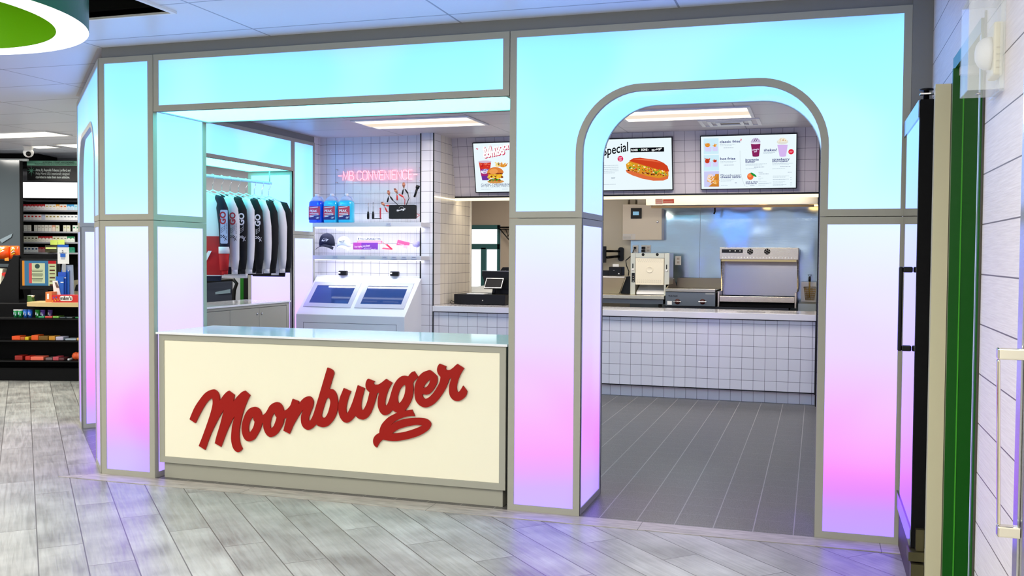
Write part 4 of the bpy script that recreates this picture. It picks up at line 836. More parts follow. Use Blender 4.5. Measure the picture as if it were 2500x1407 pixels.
for k in range(5): m.use(ink((214, 70, 50))).box(v[0][0]+.004, v[1][0]-.004, 5.963, 5.966, v[1][1]+.004+k*(v[0][1]-v[1][1])/5.4, v[1][1]+.007+k*(v[0][1]-v[1][1])/5.4)
m.use(ink((206, 62, 44))).box(v[2][0], v[3][0], 5.963, 5.97, v[3][1], v[2][1])
for k in range(2): m.use(ink((240, 200, 180))).box(v[2][0]+.01, v[3][0]-.01, 5.960, 5.962, v[3][1]+.01+k*.011, v[3][1]+.014+k*.011)
link('warning_label', m, None, hd_, label='red and white warning labels')
# control box
q = [(-2.312,2.075),(-2.017,2.072),(-1.828,2.018),(-1.824,1.635),(-2.307,1.634)]
cbx = root('control_box', 'beige fire-suppression cabinet with small blue display', 'control box', ((q[0][0]+q[3][0])/2, 6.8, q[3][1]))
link('enclosure', MB().prism([q[4], q[3], q[2], q[1], q[0]], (0, 6.884, 0), X, Z, 0, .184), mat('ivory_metal', (236, 224, 202), .35), cbx, bevel=.004)
q = [(-2.205,2.027),(-2.074,1.897),(-2.179,1.984),(-2.105,1.94),(-1.878,1.857),(-2.306,1.711),(-2.195,1.638),(-2.19,1.711),(-2.149,1.643)]
dp = link('display_unit', MB().box(q[0][0], q[1][0], 6.682, 6.699, q[1][1], q[0][1]), BLACK, cbx); link('display', B_(q[2][0], q[3][0], 6.679, 6.681, q[3][1], q[2][1]), em((150, 200, 230), .8), dp)
link('lock', MB().lathe([(.014, 0), (.014, -.006), (.008, -.008)], (q[4][0], 6.699, q[4][1]), 14, 'y'), CHROME, cbx)
m = MB().use(ink((232, 228, 220))).box(q[5][0], q[6][0], 6.697, 6.6995, q[6][1], q[5][1]); 
for k in range(4): m.use(ink((120, 112, 104))).box(q[5][0]+.006, q[6][0]-.01, 6.695, 6.697, q[6][1]+.008+k*.011, q[6][1]+.010+k*.011)
m.use(ink((232, 228, 220))).box(q[7][0], q[8][0], 6.697, 6.6995, q[8][1], q[7][1]); link('rating_label', m, None, cbx)
q = [(-2.252,2.079),(-2.253,2.163),(-2.158,2.078),(-2.159,2.161)]
for k in (0, 2): link('conduit', MB().tube([(q[k][0], 6.8, q[k][1]), (q[k+1][0], 6.8, q[k+1][1]+.1)], .014, 10), STEEL, cbx)
link('conduit_box', B_(q[2][0]+.02, q[2][0]+.13, 6.75, 6.88, q[2][1]+.0, q[2][1]+.1), BEIGE, cbx)
# sockets
def outlet(x0, x1, z0, z1, label, gangs=1):
    o = root('wall_socket', label, 'socket', ((x0+x1)/2, 6.88, z0))
    link('cover_plate', B_(x0, x1, 6.876, 6.884, z0, z1), CARD, o, bevel=.002)
    m = MB()
    for g_ in range(gangs):
        cx = x0+(x1-x0)*(g_+.5)/gangs
        for cz in (z0+(z1-z0)*.3, z0+(z1-z0)*.7): m.use(ink((214, 206, 196))).box(cx-.016, cx+.016, 6.873, 6.876, cz-.014, cz+.014); m.use(BLACK).box(cx-.007, cx-.005, 6.872, 6.873, cz-.005, cz+.006); m.box(cx+.005, cx+.007, 6.872, 6.873, cz-.005, cz+.006)
    link('receptacles', m, None, o); return o
v = [(-2.214,1.571),(-2.143,1.478),(-2.104,1.574),(-1.986,1.479),(-1.682,1.441),(-1.608,1.329),(-1.739,1.443),(-1.707,1.328),(-2.181,1.539),(-2.073,1.539),(-2.075,1.502)]
outlet(v[0][0], v[1][0], v[1][1], v[0][1], 'single socket plate with a black plug above the toaster')
outlet(v[2][0], v[3][0], v[3][1], v[2][1], 'double socket plate above the toaster', 2)
outlet(v[4][0], v[5][0], v[5][1], v[4][1], 'single empty socket plate right of the toaster')
outlet(v[6][0], v[7][0], v[7][1], v[6][1], 'narrow socket plate half hidden by the toaster')
plug = MB().box(v[8][0]-.012, v[8][0]+.012, 6.84, 6.871, v[8][1]-.014, v[8][1]+.014)
w_ = [(-2.112,1.536),(-2.175,1.445),(-2.245,1.382),(-2.237,1.32),(-2.207,1.252),(-2.212,1.196)]
pc2 = root('toaster_cable', 'black power cable from socket down behind the toaster', 'cable', (w_[-1][0], 6.5, w_[-1][1]))
link('plug', plug, BLACK, pc2); link('cable', MB().tube([(v[8][0], 6.845, v[8][1])]+[(a, 6.6, b) for a, b in w_[1:]], .006, 6), BLACK, pc2)
for k in (9, 10): link('power_plug', MB().box(v[k][0]-.02, v[k][0]+.02, 6.82, 6.8715, v[k][1]-.014, v[k][1]+.014), BLACK, label='black plug in the double socket, %s one' % ('upper' if k == 9 else 'lower'), cat='plug', base=(v[k][0], 6.84, v[k][1]), bevel=.004, group='plugs in the double socket')
# bun toaster
YT = 6.1
q = [(-2.095,1.472),(-1.638,1.475),(-1.634,1.108),(-1.695,1.107),(-1.694,0.993),(-2.09,0.986)]
bt_ = root('bun_toaster', 'ivory vertical bun toaster with perforated front', 'toaster', ((q[0][0]+q[1][0])/2, YT+.15, q[5][1]))
IV = steel_mat('warm_steel', (226, 218, 192), .34); IVD = mat('ivory_enamel', (238, 230, 206), .3)
x0, x1, xm, zb, zt, zs = q[0][0], q[1][0], q[3][0], q[5][1], q[0][1], q[2][1]
i_ = [(-2.036,1.418),(-1.699,1.42),(-1.695,1.104),(-2.033,1.098)]; xa, xb = i_[0][0], i_[1][0]
link('left_post', B_(x0, xa, YT, YT+.32, zb, zt), IV, bt_, bevel=.003); link('right_post', B_(xb, x1, YT, YT+.32, zs, zt), IV, bt_, bevel=.003)
link('right_foot', B_(xb, xb+.02, YT, YT+.32, zb, zs), IV, bt_)
th_ = link('top_panel', B_(xa+.001, xb-.001, YT, YT+.32, i_[0][1], zt), IV, bt_)
for c in [(-1.947,1.455),(-1.781,1.456)]: link('vent_slot', MB().lathe([(.017, 0), (.017, -.003)], (c[0], YT, c[1]), 16, 'y'), BLACK, th_)
fd = MB().use(IVD).box(xa+.004, xb-.004, YT-.006, YT+.02, i_[2][1], i_[0][1]-.004)
fd.use(ink((84, 78, 68)))
for zz in (i_[0][1]-.022, i_[0][1]-.036, i_[0][1]-.05, i_[2][1]+.022, i_[2][1]+.036, i_[2][1]+.05):
    for k in range(13):
        xx = xa+.02+(xb-xa-.04)*(k+(.5 if int(zz*1000) % 2 else 0))/13.2; fd.prism([(xx, zz), (xx+.014, zz+.004), (xx+.016, zz+.006), (xx+.002, zz+.002)], (0, YT-.0065, 0), X, Z, 0, .0003)
fdo = link('front_door', fd, None, bt_)
link('embossed_badge', MB().lathe([(.040, 0), (.040, -.004), (.034, -.006), (.030, -.003)], ((xa+xb)/2-.0, YT-.006, (i_[0][1]+i_[2][1])/2+.02), 28, 'y'), IVD, fdo)
ch = [(-2.013,1.042),(-1.7,1.004)]
link('bun_chute', MB().hexa([(xa+.012, YT+.02, zb+.006), (xb-.003, YT+.02, zb+.006), (xb-.003, YT+.28, zb+.006), (xa+.012, YT+.28, zb+.006), (xa+.012, YT+.02, zb+.03), (xb-.003, YT+.02, zb+.03), (xb-.003, YT+.28, zb+.12), (xa+.012, YT+.28, zb+.12)]), GLOSS, bt_)
link('rear_panel', B_(xa, xb, YT+.29, YT+.31, zb, i_[2][1]), mat('dark_brown_metal', (60, 44, 30), .5), bt_)
for c in [(-2.066,1.284),(-1.671,1.275)]:
    s_ = link('slider', MB().box(c[0]-.006, c[0]+.006, YT-.003, YT-.0005, c[1], c[1]+.065), BLACK, bt_); link('slider_knob', MB().lathe([(.016, 0), (.014, -.018)], (c[0]+.002, YT-.001, c[1]-.004), 14, 'y'), WHITE, s_)
c = [(-2.078,1.24),(-2.042,1.129)]
sw = link('switch_plate', B_(c[0][0], c[1][0], YT-.004, YT-.0005, c[1][1], c[0][1]), BLACK, bt_)
for k in range(3): link('switch_button', MB().lathe([(.007, 0), (.006, -.006)], ((c[0][0]+c[1][0])/2, YT-.004, c[1][1]+.014+k*.028), 12, 'y'), WHITE if k == 0 else CHROME, sw)
# steel worktable the toaster stands on
wt_z = zb
wt = root('work_table', 'stainless worktable under the toaster', 'table', (-2.3, 6.3, 0))
tx = (-1.663,0.967)[0]
link('table_top', B_(-3.0, xb+.03, 5.93, 6.86, wt_z-.045, wt_z-.001), steel_mat('table_steel', (214, 206, 186), .28), wt, bevel=.004)
link('apron', B_(-2.98, xb+.01, 5.98, 6.84, wt_z-.10, wt_z-.046), steel_mat('dull_steel', (120, 122, 124), .4), wt)
for x, y in ((-2.95, 6.02), (xb-.03, 6.02), (-2.95, 6.8), (xb-.03, 6.8)): link('leg', MB().tube([(x, y, .004), (x, y, wt_z-.1)], .02, 12), STEEL, wt)
link('lower_shelf', B_(-2.96, xb, 6.0, 6.82, .30, .32), STEEL, wt)
# steel pan rack box and slanted black panel left of the toaster
q = [(-2.422,1.19),(-2.197,1.193),(-2.266,0.958),(-2.12,0.966),(-2.137,1.194),(-2.42,0.958)]
bx = root('steel_bin', 'open steel prep bin with white rim left of the toaster', 'bin', (q[0][0], 6.3, wt_z))
link('front', MB().prism([(q[0][0]-.3, wt_z+.002), (q[2][0], wt_z+.002), (q[1][0], q[1][1]-.012), (q[0][0]-.3, q[0][1]-.012)], (0, 6.32, 0), X, Z, 0, .02), steel_mat('bin_steel', (170, 150, 116), .3), bx)
link('rim', B_(q[0][0]-.3, q[1][0], 6.28, 6.6, q[0][1]-.011, q[0][1]), GLOSS, bx)
sb = root('splash_panel', 'black slanted side panel between bin and toaster', 'panel', (q[3][0], 6.4, wt_z))
link('panel', MB().prism([(q[2][0]+.004, wt_z+.002), (q[3][0]-.02, wt_z+.002), (q[4][0], q[4][1]), (q[1][0]+.006, q[1][1]-.005)], (0, 6.62, 0), X, Z, 0, .25), BLACK, sb)
# receipt printer + wall arm + monitor edge
q = [(-2.406,1.305),(-2.261,1.196),(-2.244,1.319),(-2.372,1.333),(-2.296,1.317),(-2.444,1.26),(-2.404,1.194)]
rp_ = root('receipt_printer', 'black receipt printer with a paper strip showing', 'printer', ((q[0][0]+q[1][0])/2, 6.45, q[1][1]))
link('body', MB().box(q[0][0], q[1][0]+.01, 6.36, 6.56, q[1][1]+.001, q[0][1]), BLACK, rp_, bevel=.006)
link('paper', B_(q[3][0], q[4][0], 6.42, 6.425, q[0][1], q[3][1]+.006), CARD, rp_)
m = MB().use(ink((150, 150, 150))).box((q[0][0]+q[1][0])/2-.02, (q[0][0]+q[1][0])/2, 6.357, 6.359, q[0][1]-.045, q[0][1]-.04); m.use(ink((210, 210, 210))).box(q[1][0]-.03, q[1][0]-.015, 6.357, 6.359, q[1][1]+.02, q[1][1]+.035); link('button', m, None, rp_)
link('cash_tray', B_(q[5][0]-.25, q[6][0]-.004, 6.40, 6.58, q[6][1]+.002, q[5][1]), BLACK, label='flat black box beside the receipt printer', cat='box', base=(q[5][0], 6.45, q[6][1]), bevel=.004)
q = [(-2.361,1.527),(-2.359,1.392),(-2.382,1.496),(-2.482,1.495),(-2.382,1.431),(-2.481,1.418),(-2.511,1.554),(-2.488,1.352)]
am = root('monitor_arm', 'black folding wall arm above the receipt printer', 'arm', (q[0][0], 6.85, q[1][1]))
link('wall_plate', MB().prism(rr(q[0][0]-.035, q[0][0]+.035, q[1][1]-.02, q[0][1]+.02, .03), (0, 6.884+.016, 0), X, Z, 0, .03), BLACK, am)
link('upper_bar', MB().tube([(q[2][0], 6.85, q[2][1]), (q[3][0], 6.6, q[3][1])], .014, 8), BLACK, am); link('lower_bar', MB().tube([(q[4][0], 6.85, q[4][1]), (q[5][0], 6.6, q[5][1])], .016, 8), BLACK, am)
link('screen_mount', B_(q[6][0]-.02, q[7][0], 6.55, 6.60, q[7][1], q[6][1]), BLACK, am)
link('kitchen_monitor', B_(q[6][0]-.34, q[6][0]-.022, 6.54, 6.58, q[7][1]-.02, q[6][1]+.02), BLACK, label='black monitor held by the wall arm', cat='monitor', base=(q[6][0], 6.56, q[7][1]), bevel=.004)
# griddle
q = [(-1.652,1.071),(-1.531,1.168),(-1.646,1.034),(-1.649,0.874)]; q2 = [(-1.069,1.083),(-1.093,1.028),(-1.091,0.883)]
gx0, gx1 = q[0][0], (-1.091,1.028)[0]; gzt, gzm, gzb = q[0][1], q[2][1], q[3][1]; SG = 1.175
gd = root('griddle', 'steel flat-top griddle with two front knobs', 'griddle', ((gx0+gx1)/2, 6.3, gzb))
link('body', B_(gx0, gx1, 5.9, 6.78, gzb, gzm), steel_mat('griddle_steel', (120, 124, 126), .38), gd, bevel=.003)
link('trough_rail', B_(gx0, gx1, 5.88, 5.94, gzm+.001, gzt), steel_mat('rail_steel', (170, 164, 150), .3), gd, bevel=.003)
link('cook_plate', B_(gx0+.01, gx1-.01, 5.945, 6.76, gzm+.001, gzm+.02), steel_mat('plate_steel', (110, 100, 88), .35), gd)
link('splash_guard', MB().hexa([(gx0, 5.945, gzm+.021), (gx0+.012, 5.945, gzm+.021), (gx0+.012, 6.78, gzm+.021), (gx0, 6.78, gzm+.021), (gx0, 5.945, gzt+.002), (gx0+.012, 5.945, gzt+.002), (gx0+.012, 6.5, SG), (gx0, 6.5, SG)]).box(gx0+.012, gx1, 6.765, 6.78, gzm+.021, SG), steel_mat('guard_steel', (140, 128, 108), .3), gd)
for c in [(-1.515,0.923),(-1.232,0.928)]:
    k_ = link('knob', MB().lathe([(.032, 0), (.028, -.02), (.012, -.024)], (c[0], 5.9, c[1]), 22, 'y'), mat('dark_red_knob', (70, 22, 16), .35), gd)
    link('knob_bar', MB().box(c[0]-.045, c[0]+.045, 5.868, 5.878, c[1]-.004, c[1]+.004), CHROME, k_, bevel=.003)
m = MB().use(BLACK); c = (-1.617,0.983); m.text('VULCAN', (c[0], 5.896, c[1]-.006), X, Z, .026, bold=.02); link('name_badge', m, None, gd, recalc=False); m = MB().use(CARD)
c = [(-1.629,0.928),(-1.577,0.886)]; m.box(c[0][0], c[1][0], 5.8965, 5.8995, c[1][1], c[0][1]); link('rating_label', m, None, gd); m = MB().use(ink((190, 188, 180))).box(gx1-.11, gx1-.01, 5.8965, 5.8995, gzm-.022, gzm-.010); link('strip_label', m, None, gd)
gs = root('equipment_stand', 'low steel stand carrying griddle and fry station', 'stand', (-1.0, 6.3, 0))
link('deck', B_(gx0-.02, -.30, 5.95, 6.84, gzb-.05, gzb-.002), steel_mat('dark_stand', (70, 70, 72), .4), gs)
for x, y in ((gx0+.02, 6.0), (-.34, 6.0), (gx0+.02, 6.78), (-.34, 6.78), (-.98, 6.0)): link('leg', MB().tube([(x, y, .004), (x, y, gzb-.05)], .022, 12), STEEL, gs)
# fry holding station
YF = 5.95
q = [(-1.056,1.539),(-0.206,1.542),(-0.203,1.407),(-1.054,1.401),(-1.058,1.06),(-1.041,0.995),(-0.231,1.011),(-0.229,0.931),(-1.057,0.886),(-0.211,0.894)]
fx0, fx1 = q[0][0], q[1][0]; fzt, fz1 = q[0][1], q[2][1]; fz2 = q[5][1]; fz3 = q[7][1]; fzb = gzb
fs_ = root('fry_station', 'stainless fry warming station with overhead heater', 'fry station', ((fx0+fx1)/2, 6.3, fzb))
SF = steel_mat('fry_steel', (206, 194, 168), .25); SF2 = steel_mat('fry_back_steel', (146, 142, 146), .2)
hh = link('heater_head', B_(fx0, fx1, YF, 6.72, fz1, fzt), SF, fs_, bevel=.003)
link('heater_lip', B_(fx0+.02, fx1-.02, YF-.004, YF+.05, fz1-.022, fz1-.002), em((255, 232, 180), .45), fs_)
link('back_panel', MB().hexa([(fx0+.01, 6.30, fz2), (fx1-.01, 6.30, fz2), (fx1-.01, 6.36, fz2), (fx0+.01, 6.36, fz2), (fx0+.01, 6.32, fz1-.001), (fx1-.01, 6.32, fz1-.001), (fx1-.01, 6.38, fz1-.001), (fx0+.01, 6.38, fz1-.001)]), SF2, fs_)
for x in (fx0, fx1-.012): link('side_panel', MB().hexa([(x, YF+.25, fz2+.05), (x+.012, YF+.25, fz2+.05), (x+.012, 6.7, fz2+.05), (x, 6.7, fz2+.05), (x, YF+.12, fz1), (x+.012, YF+.12, fz1), (x+.012, 6.7, fz1), (x, 6.7, fz1)]), SF, fs_)
for x in (fx0-.012, fx1-.03): link('side_panel', MB().box(x, x+.016, YF-.02, 6.7, fzb, fz2+.05), SF, fs_)
link('tray_lip', B_(fx0+.006, fx1-.032, YF-.01, YF+.05, fz3, fz2), SF, fs_, bevel=.003); link('tray', B_(fx0+.006, fx1-.032, YF+.05, 6.62, fz3, fz3+.03), SF2, fs_)
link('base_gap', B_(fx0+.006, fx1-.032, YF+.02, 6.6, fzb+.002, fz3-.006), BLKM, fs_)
m = MB().use(BLACK); c = [(-1.032,1.52),(-0.802,1.481),(-0.942,1.502),(-0.884,1.502),(-0.832,1.502)]; m.box(c[0][0], c[1][0], YF-.004, YF-.0005, c[1][1], c[0][1])
sp = link('switch_plate', m, None, hh)
for c_ in c[2:]: link('switch', MB().lathe([(.007, 0), (.006, -.006)], (c_[0], YF-.004, c_[1]), 12, 'y'), CARD, sp)
for c in [(-0.722,1.496),(-0.538,1.497)]:
    m = MB().use(BLACK).lathe([(.033, 0), (.033, -.004)], (c[0], YF, c[1]), 24, 'y'); m.use(SF)
    for k in range(6):
        a = k*math.pi/3; m.prism([(c[0]+.010*math.cos(a), c[1]+.010*math.sin(a)), (c[0]+.027*math.cos(a-.25), c[1]+.027*math.sin(a-.25)), (c[0]+.027*math.cos(a+.05), c[1]+.027*math.sin(a+.05))], (0, YF-.0045, 0), X, Z, 0, .0006)
    link('vent', m, None, hh)
m = MB().use(CARD); c0, c1 = (-1.02,1.43), (-0.242,1.436)
for k in range(24): x = c0[0]+(c1[0]-c0[0])*k/23; link('louvre', B_(x-.004, x+.004, YF-.001, YF-.0003, c0[1]-.008, c0[1]+.008), CARD, hh)
# fryer corner with basket
q = [(-0.178,1.169),(-0.011,1.171),(-0.2,0.924),(-0.009,0.863),(-0.146,1.095),(-0.015,1.097),(-0.139,0.952),(-0.028,0.954),(-0.085,1.033),(-0.088,1.234)]
fz = root('fryer', 'small fryer cabinet at the right end of the cooking line', 'fryer', (-.12, 6.35, 0))
link('body', B_(q[2][0], -.012, 6.0, 6.8, .004, q[2][1]), steel_mat('fryer_steel', (176, 180, 172), .4), fz); link('rear_upstand', B_(q[0][0], -.012, 6.55, 6.8, q[2][1], q[0][1]-.02), steel_mat('upstand_steel', (214, 208, 196), .35), fz)
fbk = root('fry_basket', 'brass-coloured wire fry basket hung on the fryer', 'basket', (q[8][0], 6.3, q[6][1]))
m = MB(); bx0, bx1, bz1, bz0 = q[4][0], q[5][0], q[4][1], q[6][1]; WB = mat('brass_wire', (190, 158, 92), .3, .9)
for k in range(9):
    f_ = k/8; xt = bx0+(bx1-bx0)*f_; xb_ = bx0+.02+(bx1-bx0-.04)*f_
    m.tube([(xt, 6.30, bz1), (xb_, 6.32, bz0)], .0022, 5); m.tube([(xt, 6.5, bz1), (xb_, 6.48, bz0)], .0022, 5)
for k in range(7): zz = bz0+(bz1-bz0)*k/6; i0 = .02*(1-k/6); m.tube([(bx0+i0, 6.30, zz), (bx1-i0, 6.30, zz), (bx1-i0, 6.5, zz), (bx0+i0, 6.5, zz)], .0022, 5, closed=True)
link('wire_body', m, WB, fbk); link('rim', MB().tube([(bx0, 6.29, bz1), (bx1, 6.29, bz1), (bx1, 6.5, bz1), (bx0, 6.5, bz1)], .006, 6, closed=True), CHROME, fbk)
link('handle', MB().tube([(q[8][0], 6.29, bz0+.03), (q[8][0], 6.28, bz1+.04), (q[8][0], 6.27, q[9][1]-.03)], .009, 8), WB, fbk); link('grip', MB().tube([(q[8][0], 6.27, q[9][1]-.07), (q[8][0], 6.26, q[9][1]-.02)], .013, 8).tube([(q[8][0], 6.26, q[9][1]-.02), (q[8][0]-.02, 6.26, q[9][1]+.005), (q[8][0]+.02, 6.26, q[9][1]+.005), (q[8][0], 6.26, q[9][1]-.02)], .004, 6), BLACK, fbk)
# till
q = [(-3.872,1.023),(-3.871,0.882),(-3.327,0.88),(-3.656,1.256),(-3.608,0.891),(-3.66,1.206)]
td = root('till_box', 'black cash drawer on the left part of the pass counter', 'cash drawer', ((q[0][0]+q[2][0])/2, 5.1, .885))
link('drawer_body', MB().box(q[0][0], q[0][0]+.60, 4.97, 5.40, .889, 1.0), BLACK, td, bevel=.004)
link('lock', MB().lathe([(.007, 0), (.007, -.003)], (q[0][0]+.34, 4.969, .935), 12, 'y'), CHROME, td)
for x in (q[0][0]+.03, q[0][0]+.56): link('foot', B_(x, x+.03, 5.0, 5.15, .8855, .889), BLKM, td)
k = [(-3.533,1.181),(-3.333,1.178),(-3.363,1.07),(-3.561,1.072)]
tm = root('till_screen', 'large black till display facing away on the drawer', 'till', (-3.35, 5.25, 1.0))
k2 = [(-3.639,1.254),(-3.643,1.207),(-3.617,1.152),(-3.314,1.257)]
link('display_back', MB().prism([(k2[2][0], k2[2][1]-.10), (k2[3][0]+.12, k2[2][1]-.10), (k2[3][0]+.12, k2[0][1]), (k2[0][0], k2[0][1]), (k2[1][0], k2[1][1]), (k2[2][0], k2[2][1])], (0, 5.30, 0), X, Z, 0, .05), BLACK, tm, bevel=.006)
link('top_edge', B_(k2[0][0], k2[3][0]+.12, 5.25, 5.30, k2[0][1]+.001, k2[0][1]+.006), STEEL, tm)
link('stand', B_(k2[2][0]+.12, k2[2][0]+.30, 5.26, 5.34, 1.001, k2[2][1]-.09), BLACK, tm)
cs = root('customer_display', 'small tilted customer tablet with a pale rim', 'tablet', ((k[0][0]+k[1][0])/2, 5.12, 1.0))
Bv = Vector((0, .45, .893)); O = Vector(((k[2][0]+k[3][0])/2, 5.10, k[2][1])); wdt = (k[2][0]-k[3][0])/2*1.02; ht = (k[0][1]-k[3][1])/.893
xo = .5*((k[0][0]+k[1][0])-(k[2][0]+k[3][0]))
def tab(u, v): return (u+xo*v/ht*.4, v)
link('rim', MB().prism([[tab(-wdt, 0), tab(wdt, 0), tab(wdt, ht), tab(-wdt, ht)], [tab(-wdt+.006, .006), tab(-wdt+.006, ht-.006), tab(wdt-.006, ht-.006), tab(wdt-.006, .006)]], O, X, Bv, -.012, .001), mat('silver_rim', (190, 188, 184), .3, .6), cs)
link('screen', MB().prism([tab(-wdt+.006, .006), tab(wdt-.006, .006), tab(wdt-.006, ht-.006), tab(-wdt+.006, ht-.006)], O, X, Bv, -.012, 0), mat('dark_glass', (22, 20, 22), .45, spec=.2), cs)
link('stand', MB().tube([O+Vector((0, .05, .06)), O+Vector((0, .06, -.03)), (O.x, 5.14, 1.002)], .02, 10), BLACK, cs)
cd = MB().tube([(q[0][0]-.004, 5.0, .91), (q[0][0]-.04, 4.99, .925), (q[0][0]-.05, 4.98, .90), (q[0][0]-.02, 4.97, .891), (q[0][0]-.0, 4.97, .890)], .004, 6)
link('till_cable', cd, BLACK, label='loop of black cable at the left of the cash drawer', cat='cable', base=(q[0][0]-.03, 4.98, .889))
pap = MB(); rnd = random.Random(3)
link('paper_stack', MB().box(q[0][0]+.14, q[0][0]+.34, 5.0, 5.17, 1.001, 1.008), CARD, label='white papers lying on the cash drawer', cat='papers', base=(q[0][0]+.2, 5.1, 1.001))
# black shape behind the till and wire shelf bracket
k = [(-3.504,1.257),(-3.474,1.298),(-3.389,1.301)]
link('speaker_box', MB().prism([(k[0][0], k[0][1]-.02), (k[2][0]+.15, k[0][1]-.02), (k[2][0]+.15, k[2][1]), k[1], k[0]], (0, 5.62, 0), X, Z, 0, .12).box(k[0][0]+.12, k[0][0]+.22, 5.54, 5.58, .886, k[0][1]), BLACK, label='angular black screen top behind the till', cat='monitor', base=(k[0][0], 5.55, k[0][1]))
k = [(-4.976,1.89),(-4.793,1.889),(-4.791,1.672),(-4.918,1.857)]
wsb = MB(); wsb.tube([(k[0][0], 9.9, k[0][1]), (k[1][0]+.8, 9.9, k[1][1])], .014, 6); wsb.tube([(k[0][0], 9.9, k[0][1]-.03), (k[1][0]+.8, 9.9, k[1][1]-.03)], .010, 6); wsb.tube([(k[0][0]+.02, 9.9, k[0][1]-.03), (k[2][0]+.05, 9.9, k[2][1]-.05)], .010, 6); wsb.tube([(k[0][0]+.12, 9.9, k[0][1]-.03), (k[0][0]+.16, 9.9, k[0][1]-.16)], .006, 6); wsb.tube([(k[0][0]+.22, 9.9, k[0][1]-.03), (k[0][0]+.16, 9.9, k[0][1]-.14)], .006, 6)
wsb.box(k[0][0]+.3, k[0][0]+.32, 9.9, 9.999, k[0][1]-.05, k[0][1]+.01)
link('wire_shelf', wsb, BLACK, label='black wire shelf on the store room wall', cat='shelf', base=(k[0][0], 9.9, k[0][1]))
wn2 = root('counter_clutter', 'pale plastic sheets piled below the store room window', 'sheets', (-5.2, 9.6, .84))
m = MB()
for i in range(5): m.add([(-5.55+i*.1, 9.5, .84+.0*i), (-5.35+i*.1, 9.5, .84), (-5.38+i*.1, 9.8, .90+.02*i), (-5.52+i*.1, 9.8, .92)], [(0, 1, 2, 3)])
link('sheet_pile', m, CARD, wn2); link('bench', B_(-5.9, -4.4, 9.45, 9.95, .80, .838), STEEL, wn2)

# ceiling troffers in the booth
def troffer(x0, x1, y0, y1, label, tubes=2, warm=(255, 236, 214), s=3.0):
    t = root('ceiling_troffer', label, 'ceiling light', ((x0+x1)/2, (y0+y1)/2, ZC-.03))
    link('housing', MB().prism([[(x0, y0), (x1, y0), (x1, y1), (x0, y1)], [(x0+.03, y0+.03), (x0+.03, y1-.03), (x1-.03, y1-.03), (x1-.03, y0+.03)]], (0, 0, ZC-.012), X, Y, 0, .011), WHITE, t)
    w_ = (y1-y0-.06)
    link('lamp_panel', MB().box(x0+.03, x1-.03, y0+.03, y0+.03+w_*.34, ZC-.011, ZC-.002), em(warm, s), t); link('lamp_panel', MB().box(x0+.03, x1-.03, y1-.03-w_*.34, y1-.03, ZC-.011, ZC-.002), em(warm, s), t)
    link('centre_basket', MB().box(x0+.03, x1-.03, y0+.03+w_*.34, y1-.03-w_*.34, ZC-.016, ZC-.002), em(warm, .95), t)
troffer(-4.40, -3.17, 3.48, 4.10, 'lit ceiling light near the neon sign')
troffer(-1.80, -.585, 3.54, 4.22, 'lit ceiling light beyond the archway')
vt = root('air_vent', 'white square ceiling vent in front of the menu screens', 'vent', (-.83, 4.5, ZC-.01))
m = MB()
for k in range(3): s_ = .29-.08*k; m.prism([[(-s_, -s_*.8), (s_, -s_*.8), (s_, s_*.8), (-s_, s_*.8)], [(-s_+.035, -s_*.8+.03), (-s_+.035, s_*.8-.03), (s_-.035, s_*.8-.03), (s_-.035, -s_*.8+.03)]], (-.84, 4.56, ZC-.008-.004*k), X, Y, 0, .008)
link('diffuser', m, WHITE, vt); link('duct', B_(-.95, -.73, 4.48, 4.64, ZC-.006, ZC-.003), mat('duct_dark', (120, 108, 84), .5), vt)

